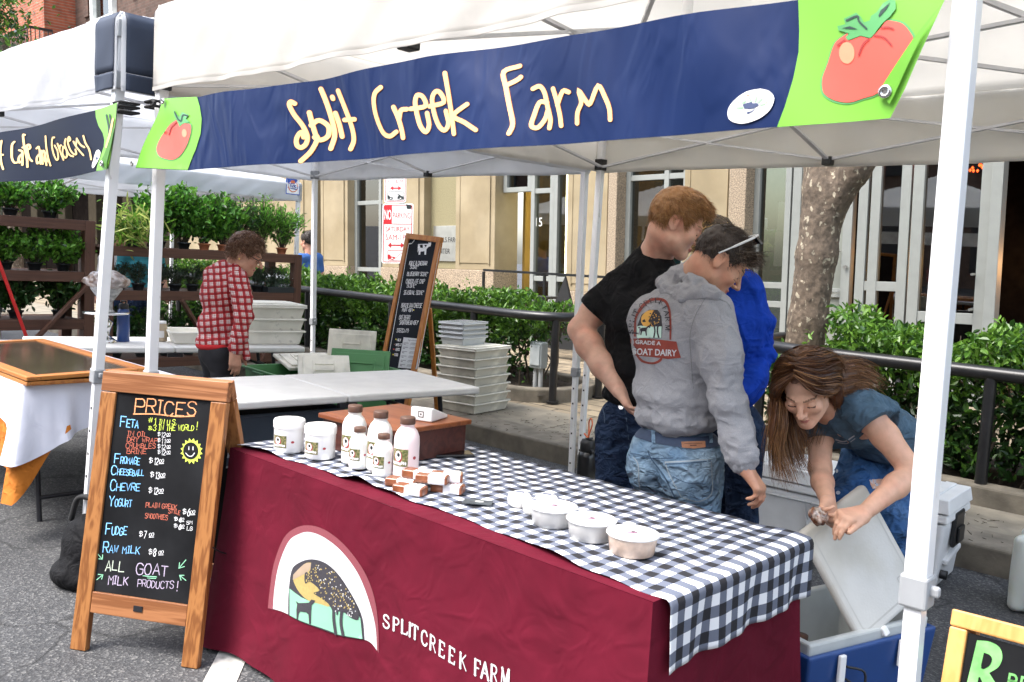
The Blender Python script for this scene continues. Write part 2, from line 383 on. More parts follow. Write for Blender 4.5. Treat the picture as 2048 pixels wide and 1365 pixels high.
def mbfill(mb, poly, mp, step=.02, mi=0, holes=(), sm=True):
    V, Fc = fill(poly, step, holes); mb.add([mp(*v) for v in V], Fc, mi, sm)
def circ(cx, cy, rx, ry=None, n=32, a0=0, a1=2*PI):
    ry = rx if ry is None else ry
    e = n if abs(a1-a0-2*PI) < 1e-6 else n-1
    return [(cx+rx*math.cos(a0+(a1-a0)*k/e), cy+ry*math.sin(a0+(a1-a0)*k/e)) for k in range(n)]
def fontmesh(text, size, bold=0.0):
    c = bpy.data.curves.new('t', 'FONT'); c.body = text; c.size = size; c.offset = bold; c.resolution_u = 3
    o = bpy.data.objects.new('t', c); COL.objects.link(o); bpy.context.view_layer.update()
    me = bpy.data.meshes.new_from_object(o.evaluated_get(bpy.context.evaluated_depsgraph_get()))
    V = [tuple(v.co)[:2] for v in me.vertices]; Fc = [tuple(p.vertices) for p in me.polygons]
    bpy.data.objects.remove(o); bpy.data.curves.remove(c); bpy.data.meshes.remove(me); return V, Fc
def mbfont(mb, text, org, h, mp, mi=0, sx=1.0, bold=0.0, center=False, width=None):
    """printed sans capitals of cap height h, left (or centre) baseline at org"""
    V, Fc = fontmesh(text, 1.0, bold); xs = [v[0] for v in V]; k = h/.73
    w = (max(xs)-min(xs))*k
    if width: sx = width/w
    x0 = org[0]-(w*sx/2 if center else 0)
    mb.add([mp(x0+(x-min(xs))*k*sx, org[1]+y*k) for x, y in V], Fc, mi)
def flat(o, ex, ey, off=0.0):
    """map (x,y) onto a plane through o with axes ex, ey, lifted off metres along its normal"""
    o, ex, ey = np.array(o, float), np.array(ex, float), np.array(ey, float); n = np.cross(ex, ey); n = n/np.linalg.norm(n)
    return lambda x, y: o+ex*x+ey*y+n*off
# ============================================================ SETTING
def brickmat(name, c1, c2, mortar, scale, wx=.5, wh=.25, rough=.85, ms=.02, axis='XZ'):
    m = bpy.data.materials.new(name); m.use_nodes = True; k = NT(m); b = k.n['Principled BSDF']
    tc = k.add('ShaderNodeTexCoord'); src = tc.outputs['Object']
    if axis != 'XY':
        sp = k.add('ShaderNodeSeparateXYZ'); cb = k.add('ShaderNodeCombineXYZ'); k.link(src, sp.inputs[0])
        k.link(sp.outputs['XYZ'.index(axis[0])], cb.inputs[0]); k.link(sp.outputs[2], cb.inputs[1]); src = cb.outputs[0]
    br = k.add('ShaderNodeTexBrick'); br.inputs['Scale'].default_value = scale; br.inputs['Brick Width'].default_value = wx; br.inputs['Row Height'].default_value = wh; br.inputs['Mortar Size'].default_value = ms
    for i, c in (('Color1', c1), ('Color2', c2), ('Mortar', mortar)): br.inputs[i].default_value = (*srgb(c), 1)
    nz = k.add('ShaderNodeTexNoise'); nz.inputs['Scale'].default_value = 5; nz.inputs['Detail'].default_value = 6; k.link(tc.outputs['Object'], nz.inputs['Vector'])
    rp = k.add('ShaderNodeMapRange'); rp.inputs['From Min'].default_value = .3; rp.inputs['From Max'].default_value = .7; rp.inputs['To Min'].default_value = .7; rp.inputs['To Max'].default_value = 1.25; k.link(nz.outputs[0], rp.inputs['Value'])
    mx = k.add('ShaderNodeMix', data_type='RGBA', blend_type='MULTIPLY'); mx.inputs['Factor'].default_value = 1
    k.link(src, br.inputs['Vector']); k.link(br.outputs[0], mx.inputs[6]); k.link(rp.outputs[0], mx.inputs[7]); k.link(mx.outputs[2], b.inputs['Base Color']); b.inputs['Roughness'].default_value = rough
    bp = k.add('ShaderNodeBump'); bp.inputs['Strength'].default_value = .4; bp.inputs['Distance'].default_value = .01; bp.invert = True; k.link(br.outputs[1], bp.inputs['Height']); k.link(bp.outputs[0], b.inputs['Normal'])
    return m
def asphalt():
    m = bpy.data.materials.new('asphalt'); m.use_nodes = True; k = NT(m); b = k.n['Principled BSDF']; tc = k.add('ShaderNodeTexCoord')
    vo = k.add('ShaderNodeTexVoronoi'); vo.inputs['Scale'].default_value = 130; k.link(tc.outputs['Object'], vo.inputs['Vector'])
    sp = k.add('ShaderNodeSeparateColor'); k.link(vo.outputs['Color'], sp.inputs[0])
    rp = k.add('ShaderNodeValToRGB'); e = rp.color_ramp.elements; e[0].position = 0; e[0].color = (.030, .031, .033, 1); e[1].position = 1; e[1].color = (.15, .147, .14, 1)
    for p, c in ((.45, .055), (.8, .09)): q = rp.color_ramp.elements.new(p); c *= .85; q.color = (c, c, c*1.02, 1)
    k.link(sp.outputs[0], rp.inputs[0])
    n = k.add('ShaderNodeTexNoise'); n.inputs['Scale'].default_value = 1.7; n.inputs['Detail'].default_value = 7; k.link(tc.outputs['Object'], n.inputs['Vector'])
    r2 = k.add('ShaderNodeMapRange'); r2.inputs['From Min'].default_value = .3; r2.inputs['From Max'].default_value = .7; r2.inputs['To Min'].default_value = .7; r2.inputs['To Max'].default_value = 1.25; k.link(n.outputs[0], r2.inputs['Value'])
    mx = k.add('ShaderNodeMix', data_type='RGBA', blend_type='MULTIPLY'); mx.inputs['Factor'].default_value = 1; k.link(rp.outputs[0], mx.inputs[6]); k.link(r2.outputs[0], mx.inputs[7])
    # cracks
    wv = k.add('ShaderNodeTexNoise'); wv.inputs['Scale'].default_value = 3; k.link(tc.outputs['Object'], wv.inputs['Vector'])
    ad = k.add('ShaderNodeVectorMath', operation='MULTIPLY_ADD'); ad.inputs[1].default_value = (.35, .35, .35); k.link(wv.outputs['Color'], ad.inputs[0]); k.link(tc.outputs['Object'], ad.inputs[2])
    vc = k.add('ShaderNodeTexVoronoi', feature='DISTANCE_TO_EDGE'); vc.inputs['Scale'].default_value = .9; k.link(ad.outputs[0], vc.inputs['Vector'])
    r3 = k.add('ShaderNodeMapRange'); r3.inputs['From Max'].default_value = .012; r3.inputs['To Min'].default_value = .35; k.link(vc.outputs[0], r3.inputs['Value'])
    m2 = k.add('ShaderNodeMix', data_type='RGBA', blend_type='MULTIPLY'); m2.inputs['Factor'].default_value = 1; k.link(mx.outputs[2], m2.inputs[6]); k.link(r3.outputs[0], m2.inputs[7])
    k.link(m2.outputs[2], b.inputs['Base Color']); b.inputs['Roughness'].default_value = .8
    bp = k.add('ShaderNodeBump'); bp.inputs['Strength'].default_value = .6; bp.inputs['Distance'].default_value = .004; k.link(vo.outputs[0], bp.inputs['Height']); k.link(bp.outputs[0], b.inputs['Normal'])
    return m
def glassmat(name, tint=(.85, .9, .88), refl=.10):
    m = bpy.data.materials.new(name); m.use_nodes = True; k = NT(m); k.n.remove(k.n['Principled BSDF'])
    t = k.add('ShaderNodeBsdfTransparent'); t.inputs[0].default_value = (*tint, 1); g = k.add('ShaderNodeBsdfGlossy'); g.inputs['Roughness'].default_value = .015
    fr = k.add('ShaderNodeFresnel'); fr.inputs[0].default_value = 1.5; ad = k.add('ShaderNodeMath', operation='ADD'); ad.inputs[1].default_value = refl; ad.use_clamp = True; k.link(fr.outputs[0], ad.inputs[0])
    mx = k.add('ShaderNodeMixShader'); k.link(ad.outputs[0], mx.inputs[0]); k.link(t.outputs[0], mx.inputs[1]); k.link(g.outputs[0], mx.inputs[2]); k.link(mx.outputs[0], k.n['Material Output'].inputs[0])
    return m
M = {}
M['asphalt'] = asphalt()
M['line'] = mat('road_paint', '#c9c6bd', rough=.7, var=.25, vs=25, col2='#8e8b84', mixs=14, thr=(.55, .7))
M['kerb'] = mat('kerb_stone', (.18, .155, .118), rough=.9, var=.3, vs=7, bump=.5, bs=60, col2=(.12, .105, .08), mixs=3, thr=(.5, .7))
M['walk'] = mat('sidewalk_concrete', (.215, .19, .145), rough=.9, var=.22, vs=6, bump=.35, bs=90, col2=(.16, .14, .11), mixs=5, thr=(.52, .72))
M['paver'] = brickmat('pavers', '#8f826c', '#7c6f5b', '#453e33', 1.0, wx=.42, wh=.21, axis='XY', ms=.012)
M['soil'] = mat('soil', (.035, .025, .018), rough=1, var=.5, vs=30, bump=1, bs=40)
M['rail'] = mat('black_rail_paint', (.012, .012, .013), rough=.35, var=.2, vs=20)
M['stone'] = mat('limestone', (.31, .25, .155), rough=.85, var=.10, vs=3, bump=.25, bs=160, col2=(.26, .205, .12), mixs=1.4)
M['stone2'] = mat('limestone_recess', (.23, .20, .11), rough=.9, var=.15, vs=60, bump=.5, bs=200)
M['granite'] = mat('granite', (.20, .15, .10), rough=.75, var=.5, vs=70, bump=.4, bs=150, col2=(.38, .30, .21), mixs=90)
M['alu'] = mat('window_frame_paint', (.25, .26, .24), rough=.45, var=.05)
M['glass'] = glassmat('window_glass', (.55, .56, .5), .10)
M['frost'] = mat('frosted_glass', (.22, .23, .20), rough=.25, var=.08, vs=2)
M['dark'] = mat('dark_interior', (.010, .008, .007), rough=1, var=.3, spec=0)
M['yellow_in'] = mat('ochre_interior', (.36, .22, .045), rough=.9, var=.15, vs=2)
M['olive_refl'] = mat('olive_pane_reflection', (.12, .105, .05), rough=.9, var=.4, vs=1.5)  # colour imitates the yellow-olive reflections in the window panes
M['steel'] = mat('brushed_steel', (.55, .54, .5), rough=.3, metal=.9, var=.08)
M['black'] = mat('black_plastic', (.012, .012, .013), rough=.45)
M['letter'] = mat('dark_lettering', (.02, .02, .02), rough=.5)
M['bark'] = mat('tree_bark', (.100, .074, .052), rough=.9, var=.4, vs=30, bump=1.0, bs=70, col2=(.30, .26, .19), mixs=26, thr=(.60, .64), vstretch=(1, 1, .7))
M['heart'] = mat('bare_wood_scar', (.30, .15, .07), rough=.9, var=.4, vs=40)
def leafmat(name, c, rough=.35, tl=.3): return mat(name, c, rough=rough, var=.35, vs=25, spec=.5, transl=tl)
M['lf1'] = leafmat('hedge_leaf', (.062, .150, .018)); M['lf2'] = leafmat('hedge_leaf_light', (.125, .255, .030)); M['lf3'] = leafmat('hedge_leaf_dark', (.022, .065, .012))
M['twig'] = mat('twig', (.06, .045, .03), rough=.9, var=.3)
def leaves(name, P, size, D, mats, parent=None, frame=None, wr=.42, fold=.35, jit=.8, up=.5, probs=None, seed=1, curl=.15):
    """many small folded leaves: P centres (n,3), D outward directions (n,3)"""
    R = np.random.RandomState(seed); n = len(P)
    d = D+R.normal(0, jit, (n, 3)); d[:, 2] += up; d /= np.linalg.norm(d, axis=1)[:, None]
    q = R.normal(0, 1, (n, 3)); s = np.cross(d, q); s /= np.linalg.norm(s, axis=1)[:, None]; nn = np.cross(s, d)
    flip = nn[:, 2] < 0; nn[flip] *= -1; s[flip] *= -1
    L = size*R.uniform(.5, 1.45, n)[:, None]; w = L*wr
    b = P-d*L*.5; t = P+d*L*.5-nn*L*curl
    V = np.stack([b, b+d*L*.3+s*w*.45+nn*w*fold*.5, b+d*L*.68+s*w*.42+nn*w*fold*.45-nn*L*curl*.4, t, b+d*L*.68-s*w*.42+nn*w*fold*.45-nn*L*curl*.4, b+d*L*.3-s*w*.45+nn*w*fold*.5], 1).reshape(-1, 3)
    o = np.arange(n)[:, None]*6; F = np.concatenate([o+[0, 1, 2, 3], o+[0, 3, 4, 5]], 1).reshape(-1, 4)
    mi = np.repeat(R.choice(len(mats), n, p=probs), 2)
    return rawmesh(name, V, F, mats, parent, False, mi, frame)
# ---- ground
def slopez(x): return .11-.031*x
SIDE = Matrix.Translation((0, 0, .11)) @ Matrix.Rotation(.031, 4, 'Y')
KY = 3.32
mb = MB(); mb.grid(lambda u, v: ((u-.5)*300, (v-.5)*300, 0), 60, 60, sm=False); mb.build('road', M['asphalt'], frame=STREET, kind='structure')
mb = MB(); a, b = np.array((.25, .42)), np.array((1.75, -.90)); d = (b-a)/np.linalg.norm(b-a); n_ = np.array((-d[1], d[0]))*.055
mb.add([(*(a+n_), .004), (*(a-n_), .004), (*(b-n_), .004), (*(b+n_), .004)], [(0, 1, 2, 3)]); mb.build('road_marking', M['line'], frame=STREET, kind='structure')
mb = MB(); r = random.Random(3); x = -22.0
while x < 14:
    L = r.uniform(1.1, 1.9); mb.bb((x+.006, KY+r.uniform(-.012, .012), -.4), (x+L-.006, KY+.32, r.uniform(-.006, .006))); x += L
mb.build('kerb', M['kerb'], frame=SIDE, bevel=.018, seg=3, kind='structure')
mb = MB(); x = -22.0
while x < 14: mb.bb((x+.004, KY+.322, -.3), (x+1.496, KY+.98, -.004)); x += 1.5
mb.build('sidewalk', M['walk'], frame=SIDE, bevel=.006, kind='structure')
mb = MB(); mb.bb((-22, KY+.985, -.3), (14, 12.2, -.007)); mb.build('pavement', M['paver'], frame=SIDE, kind='structure')
mb = MB()
for i in range(420):
    p = (r.uniform(-2.2, 3.2), r.gauss(KY+.35, .28), .002 if r.random() < 2 else 0)
    if p[1] < KY+.02 or p[1] > 4.2: continue
    an = r.uniform(0, PI); L = r.uniform(.01, .05); mb.bar((p[0]-math.cos(an)*L/2, p[1]-math.sin(an)*L/2, .003), (p[0]+math.cos(an)*L/2, p[1]+math.sin(an)*L/2, .004), .003, .002)
mb.build('leaf_litter', M['twig'], frame=SIDE, kind='stuff')
# ---- planters, rails, hedges
M['hedgelit'] = None
def planter(name, x0, x1, y0, y1, round_end, label):
    t = thing('planter', label, 'planter', (0, 0, 0), frame=SIDE)
    def outline(off):
        p = []; R = (y1-y0)/2-off; cy = (y0+y1)/2
        if round_end == 'R': p = [(x0+off, y1-off), (x0+off, y0+off)]+[(x1-.55+(.55-off)*math.cos(a), cy+R*math.sin(a)) for a in np.linspace(-PI/2, PI/2, 14)]
        else: p = [(x1-off, y0+off), (x1-off, y1-off)]+[(x0+.55+(.55-off)*math.cos(a), cy+R*math.sin(a)) for a in np.linspace(PI/2, 1.5*PI, 14)]
        return p
    o, i = outline(0), outline(.14); n = len(o); m = MB()
    V = [(x, y, z) for P, z in ((o, -.1), (o, .12), (i, .12), (i, -.1)) for x, y in P]
    m.add(V, [(k*n+j, k*n+(j+1) % n, (k+1)*n+(j+1) % n, (k+1)*n+j) for k in range(3) for j in range(n)]); m.build('edging', M['kerb'], t, bevel=.015)
    m = MB(); m.grid(lambda u, v: (x0+.14+(x1-x0-.28)*u, y0+.14+(y1-y0-.28)*v, .07+.03*math.sin(u*50)*math.cos(v*13)), 50, 8); m.build('soil_bed', M['soil'], t)
    return t
planter('planter', -11, -1.6, 4.33, 5.5, 'R', 'low concrete planter bed with rounded end beside the tray stack')
planter('planter', .25, 11, 4.13, 5.4, 'L', 'low concrete planter bed around the tree behind the white cooler')
def railing(pts, posts, label):
    t = thing('railing', label, 'railing', frame=SIDE)
    m = MB(); P = catmull(pts, 6); m.tube(P, .043, 12); m.build('handrail', M['rail'], t)
    for x, y in posts:
        m = MB(); m.tube([(x, y, -.01), (x, y, .80)], .036, 10); m.tube([(x, y, 0), (x, y, .02)], .06, 12); m.build('post', M['rail'], t)
railing([(-10, 4.42, .80), (-7, 4.42, .80), (-4, 4.42, .80), (-2.7, 4.42, .80), (-2.0, 4.43, .80), (-1.67, 4.55, .80), (-1.57, 4.85, .80), (-1.6, 5.2, .80)], [(-8.6, 4.42), (-7.0, 4.42), (-5.4, 4.42), (-3.85, 4.42), (-2.6, 4.42), (-1.67, 4.55), (-1.6, 5.15)], 'black tubular railing curving round the hedge behind the tall menu board')
railing([(.38, 5.2, .80), (.34, 4.8, .80), (.42, 4.4, .80), (.75, 4.22, .80), (1.5, 4.2, .80), (3, 4.2, .80), (5, 4.2, .80), (9, 4.2, .80)], [(.36, 5.15), (.5, 4.32), (2.05, 4.2), (3.6, 4.2), (5.2, 4.2), (7, 4.2)], 'black tubular railing in front of the hedge behind the crouching girl')
def hedge(label, x0, x1, y0, y1, zt, n, seed, thin=.25, gaps=()):
    R = np.random.RandomState(seed); t = thing('hedge', label, 'hedge', frame=SIDE)
    m = int(n*1.6); u = R.uniform(0, 1, (m, 3)); x = x0+(x1-x0)*u[:, 0]
    top = zt+.07*np.sin(x*5.1+seed)+.05*np.sin(x*12.7+2)+R.normal(0, .02, m)
    kind = R.uniform(0, 1, m); y = np.where(kind < .45, y0+.16*np.abs(R.normal(0, 1, m))+.06*np.sin(x*9), y0+(y1-y0)*u[:, 1])
    z = np.where(kind < .45, .1+(top-.1)*u[:, 2]**.75, top-np.abs(R.normal(0, .10, m)))
    q = np.minimum(np.minimum(y-y0, y1-y), .25)/.25; z = np.where(kind >= .45, z-.12*(1-np.clip(q, 0, 1))**2, z)
    keep = (z > .08) & (R.uniform(0, 1, m) < np.clip(thin+(z/zt)*1.1, 0, 1))
    for g0, g1, zz in gaps: keep &= ~((x > g0) & (x < g1) & (z < zz) & (R.uniform(0, 1, m) < .75))
    P = np.stack([x, y, z], 1)[keep]; D = np.where((kind[keep] < .45)[:, None], [[0, -.7, .3]], [[0, 0, .8]])
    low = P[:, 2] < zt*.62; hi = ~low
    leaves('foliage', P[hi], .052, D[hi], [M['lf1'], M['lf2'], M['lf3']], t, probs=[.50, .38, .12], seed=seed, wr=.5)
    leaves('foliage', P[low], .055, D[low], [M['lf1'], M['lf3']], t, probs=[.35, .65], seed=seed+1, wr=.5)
    mb = MB(); 
    for i in range(int((x1-x0)*9)):
        xx = R.uniform(x0+.05, x1-.05); yy = R.uniform(y0+.1, y1-.2); p = [np.array((xx, yy, .05))]
        for k in range(3): p.append(p[-1]+np.array((R.normal(0, .07), R.normal(0, .07), zt*.31)))
        mb.tube(p, [.012, .009, .006, .003], 5, cap=False)
    mb.build('stem', M['twig'], t)
    # upright shoots above the clipped top
    Q = []; DD = []
    for i in range(int((x1-x0)*2.2)):
        xx = R.uniform(x0, x1); yy = R.uniform(y0+.1, y1-.1); hh = R.uniform(.05, .17)
        for k in range(10): Q.append((xx+R.normal(0, .02), yy+R.normal(0, .02), zt+hh*k/9)); DD.append((R.normal(0, .6), R.normal(0, .6), .6))
    leaves('shoot', np.array(Q), .045, np.array(DD), [M['lf2'], M['lf1']], t, probs=[.7, .3], seed=seed+2, wr=.45)
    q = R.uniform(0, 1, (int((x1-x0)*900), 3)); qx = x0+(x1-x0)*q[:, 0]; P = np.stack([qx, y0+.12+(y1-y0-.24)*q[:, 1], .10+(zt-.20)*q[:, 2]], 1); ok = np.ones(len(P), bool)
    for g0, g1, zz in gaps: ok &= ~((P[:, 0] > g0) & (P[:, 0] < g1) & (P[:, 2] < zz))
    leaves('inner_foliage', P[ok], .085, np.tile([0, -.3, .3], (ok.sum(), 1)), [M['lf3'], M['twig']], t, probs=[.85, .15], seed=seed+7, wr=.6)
    return t
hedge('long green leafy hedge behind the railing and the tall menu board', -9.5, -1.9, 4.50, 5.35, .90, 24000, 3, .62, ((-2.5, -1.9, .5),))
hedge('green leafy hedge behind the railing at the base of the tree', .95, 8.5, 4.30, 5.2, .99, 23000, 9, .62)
hedge('small patch of green leaves at the foot of the tree trunk', .42, .95, 4.36, 5.1, .80, 500, 21, .1)
P_ = NR.normal(0, 1, (160, 3))*[.12, .10, .05]+[-.05, 3.95, .06]
t = thing('ground_plant', 'small low green weeds growing in the pavement by the kerb', 'plant', frame=SIDE); leaves('foliage', P_, .035, np.tile([0, 0, .5], (160, 1)), [M['lf1'], M['lf2']], t, seed=4)
# ---- tree
tr = thing('tree', 'street tree with flaking grey brown bark and a forked trunk', 'tree', frame=LEVEL)
s_ = SDF(); tb = np.array((.545, 4.85, .05))
trunk = [tb, tb+(.02, 0, .5), tb+(.06, .02, 1.0), tb+(.10, .03, 1.5), tb+(.13, .05, 2.0), tb+(.05, .10, 2.6), tb+(-.1, .15, 3.5), tb+(-.2, .2, 4.6)]
s_.chain(trunk, [.180, .148, .138, .142, .150, .12, .10, .07], .05)
s_.chain([tb+(.13, .04, 1.75), tb+(.38, -.02, 2.12), tb+(.66, -.06, 2.5), tb+(1.2, -.1, 3.3), tb+(1.6, -.1, 4.3)], [.11, .098, .09, .075, .05], .06)
s_.chain([tb+(-.1, .15, 3.3), tb+(-.9, .1, 4.2), tb+(-1.5, 0, 5)], [.07, .05, .03], .05)
def _bd(P):
    return .002*vnoise(P*[16, 16, 7])+.007*(1-np.abs(vnoise(P*[48, 48, 22])))**2+.002*vnoise(P*110)
s_.disp = _bd
V, Fq = s_.mesh(.011); rawmesh('trunk', V, Fq, M['bark'], tr)
s_ = SDF(); s_.el(tb+(.205, -.052, 1.83), (.034, .03, .075)); s_.el(tb+(.225, -.045, 1.76), (.022, .03, .03)); s_.disp = lambda P: .006*vnoise(P*70)
V, Fq = s_.mesh(.008); rawmesh('bark_scar', V, Fq, M['heart'], tr)
C_ = [tb+np.array(c) for c in ((.0, .2, 4.6), (1.5, 0, 4.4), (-1.5, .1, 5.1), (.6, .3, 5.6), (2.2, .5, 5.4), (-.6, -.6, 5.5), (1.2, -.9, 5.2), (-2.4, .4, 5.6))]
P_ = np.concatenate([c+NR.normal(0, 1, (900, 3))*[.55, .5, .35] for c in C_]); P_ = P_[P_[:, 2] > 3.5]
leaves('crown', P_, .09, np.tile([0, 0, .1], (len(P_), 1)), [M['lf1'], M['lf3'], M['lf2']], tr, seed=8)
# ---- stone building with shop fronts (facade along x at y = 8)
FB = thing('stone_building', 'cream limestone building with granite base and tall glazed shop fronts', 'building')
FY, FT = 8.0, 5.0
wall = MB(); gran = MB()
def gz(x): return slopez(x)-.05
def panel(x0, x1, y, groove=True, base=True, m=wall, mi=0, top=FT, bz=1.30):
    b = bz if base else gz(x0)
    m.bb((x0, y, b), (x1, y+.5, top), mi)
    if base: gran.bb((x0-.012, y-.03, gz(x1)-.1), (x1+.012, y+.5, b-.002))
    if groove and x1-x0 > .5:
        for f in (.12, .88):
            xx = x0+(x1-x0)*f; m.bb((xx-.012, y-.022, b+.08), (xx+.012, y-.002, top-.3), mi)
        m.bb((x0+(x1-x0)*.13, y-.012, b+.10), (x1-(x1-x0)*.13, y-.001, top-.32), mi)
panel(-15.5, -12.8, 7.95); panel(-12.78, -10.3, 7.9); panel(-10.0, -9.20, 7.85); panel(-8.30, -7.25, 7.9); panel(-6.46, -5.62, 7.85)
panel(-4.30, -3.52, 7.92, base=True, bz=1.05); panel(-2.44, -1.76, 7.92, base=False)
wall.build('wall', M['stone'], FB, bevel=.01)
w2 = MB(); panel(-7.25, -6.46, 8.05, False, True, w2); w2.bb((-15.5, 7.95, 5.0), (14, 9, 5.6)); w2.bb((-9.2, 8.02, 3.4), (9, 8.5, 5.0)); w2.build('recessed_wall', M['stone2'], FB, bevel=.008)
for x0, x1 in ((-3.52, -3.38), (-1.76, -1.54)): gran.bb((x0, 7.80, gz(x0)), (x1, 8.3, 5))
gran.build('granite_base', M['granite'], FB, bevel=.01)
def window(x0, x1, z0, z1, y=8.05, vm=(), hm=(), fw=.07, gl='glass', name='window'):
    f = MB(); f.bb((x0, y-.05, z0), (x0+fw, y+.06, z1)); f.bb((x1-fw, y-.05, z0), (x1, y+.06, z1)); f.bb((x0+fw, y-.05, z1-fw), (x1-fw, y+.06, z1)); f.bb((x0+fw, y-.05, z0), (x1-fw, y+.06, z0+fw))
    for x in vm: f.bb((x-fw/2, y-.045, z0+fw), (x+fw/2, y+.05, z1-fw))
    xs = [x0+fw]+[x for x in vm]+[x1-fw]
    for z in hm:
        for a_, b_ in zip(xs[:-1], xs[1:]): f.bb((a_+(fw/2 if a_ in vm else 0), y-.04, z-fw/2), (b_-(fw/2 if b_ in vm else 0), y+.045, z+fw/2))
    o = f.build(name, M['alu'], FB, bevel=.004)
    g = MB(); g.bb((x0+fw*.5, y, z0+fw*.5), (x1-fw*.5, y+.008, z1-fw*.5)); g.build('pane', M[gl], o); return o
window(-9.2, -8.30, .55, 3.4, vm=(-8.50,), hm=(1.25, 2.40)); window(-12.8, -12.3, .5, 3.4)
window(-5.6, -5.05, 2.45, 3.4); window(-5.05, -4.62, .25, 3.4, hm=(1.2, 2.45)); window(-4.62, -4.30, .25, 3.4, hm=(1.2, 2.7))
window(-3.38, -2.44, .9, 3.4, vm=(-2.76,), hm=(2.55,)); window(-1.54, -1.08, .2, 3.4, hm=(1.0, 1.22))
dr = window(-1.06, -.36, .15, 3.4, gl='frost', hm=(1.16,), fw=.10, name='door')
h_ = MB(); h_.tube(catmull([(-.47, 7.99, 1.18), (-.52, 7.90, 1.18), (-.52, 7.90, 1.40), (-.52, 7.90, 1.62), (-.47, 7.99, 1.62)], 4), .013, 8); h_.tube([(-.40, 7.985, 1.45), (-.40, 7.965, 1.45)], .02, 12); h_.build('handle', M['steel'], dr)
window(-.30, .24, .1, 3.4, vm=(-.12,), hm=(1.25,), fw=.10); window(.26, 1.02, .1, 3.4, hm=(.95,), fw=.11, name='door')
f = MB(); f.bb((1.02, 7.93, 0), (1.12, 8.1, 3.4)); f.bb((1.12, 7.95, 3.3), (9, 8.1, 3.4)); f.build('door_frame', M['alu'], FB, bevel=.004)
h_ = MB(); h_.tube([(.90, 7.99, 1.05), (.90, 7.9, 1.05)], .012, 8); h_.tube([(.90, 7.99, 1.4), (.90, 7.9, 1.4)], .012, 8); h_.build('handle', M['steel'], FB)
# plaque
pq = MB(); pq.bb((-7.16, 8.025, 1.42), (-6.47, 8.045, 1.98)); pl = pq.build('plaque', M['steel'], FB, bevel=.003)
tx = MB(); mp = flat((-7.16, 8.022, 1.42), (1, 0, 0), (0, 0, 1)); mbfont(tx, 'WELLS FARGO', (.345, .30), .085, mp, center=True, width=.62); mbfont(tx, 'CENTER', (.03, .12), .085, mp, sx=.85); tx.build('lettering', M['letter'], pl)
# rooms behind the glass
rm = MB()
rm.bb((-9.4, 9.2, 0), (-8.1, 9.3, 4)); rm.bb((-3.6, 9.2, 0), (-2.3, 9.3, 4)); rm.bb((-1.6, 9.0, 0), (-1.0, 9.1, 4)); rm.build('reflection_backing', M['olive_refl'], FB)  # backing behind the panes, its olive colour painted in place of reflections
rm = MB(); rm.bb((-6.0, 9.9, 0), (-3.9, 10, 4)); rm.bb((-5.65, 8.5, 0), (-5.6, 9.9, 4)); rm.build('lobby_wall', M['yellow_in'], FB)
rm = MB(); rm.bb((-5.35, 9.55, 0), (-5.15, 9.6, 3.4)); rm.bb((-.9, 11.4, -.2), (8, 11.5, 4)); rm.bb((-.95, 8.3, -.2), (-.9, 11.4, 4)); rm.bb((-15, 8.3, 3.6), (9, 11.5, 3.9)); rm.bb((-4.6, 8.9, 0), (-4.25, 8.95, 4)); rm.bb((7.9, 8.3, -.2), (8, 11.4, 4)); rm.build('bar_room', M['dark'], FB)
M['tube'] = mat('lit_tube', (1, .93, .62), emit=9.0); M['ember'] = mat('lit_lamp', (1, .42, .12), emit=14.0); M['redneon'] = mat('red_lights', (1, .09, .02), emit=5.0)
M['barwall'] = mat('bar_boards', (.20, .11, .05), rough=.7, var=.3, vs=3, vstretch=(1, 1, 8))
tb_ = MB(); tb_.tube([(-4.86, 8.6, 1.25), (-4.86, 8.6, 3.4)], .022, 8); tb_.build('light_tube', M['tube'], FB)
nb = MB(); mbfont(nb, '15', (0, 0), .13, flat((-4.98, 8.04, 1.95), (1, 0, 0), (0, 0, 1)), sx=.9); nb.build('door_number', mat('white_vinyl', (.75, .75, .7)), FB)
bw = MB(); bw.bb((.9, 11.2, .9), (4.5, 11.25, 2.35)); bwo = bw.build('bar_back_wall', M['barwall'], FB)
bl = MB(); mbfont(bl, 'BYRD  HOUSE', (0, 0), .11, flat((1.02, 11.18, 2.02), (1, 0, 0), (0, 0, 1)), bold=.02); bl.build('lettering', M['letter'], bwo)
for xx in (1.05, 1.42, 1.85, 2.3):
    q = MB(); q.lathe([(.02, .12), (.035, .10), (.10, 0)], (xx, 11.02, 1.60), 16); lo = q.build('wall_lamp', M['black'], FB)
    q = MB(); q.lathe([(.001, -.035), (.03, -.02), (.035, .01), (.001, .04)], (xx, 11.02, 1.60), 12); q.build('bulb', M['ember'], lo)
    ld = bpy.data.lights.new('bar_lamp', 'POINT'); ld.energy = 5; ld.color = (1, .55, .2); ld.shadow_soft_size = .04; lb = bpy.data.objects.new('bar_lamp_light', ld); COL.objects.link(lb); lb.parent = lo; lb.location = (xx, 10.98, 1.5)
q = MB(); r = random.Random(2)
for i in range(36): q.lathe([(.001, -.02), (.016, 0), (.001, .02)], (r.uniform(.22, .62), 9.6+r.uniform(-.15, .15), 2.62+r.uniform(-.06, .30)), 6)
q.build('red_lights', M['redneon'], FB)
q = MB()
for i in range(7): q.bb((.6+i*.5, 9.8, .0), (.8+i*.5, 10.1, r.uniform(.7, 1.2)))
q.build('bar_stools', M['dark'], FB)
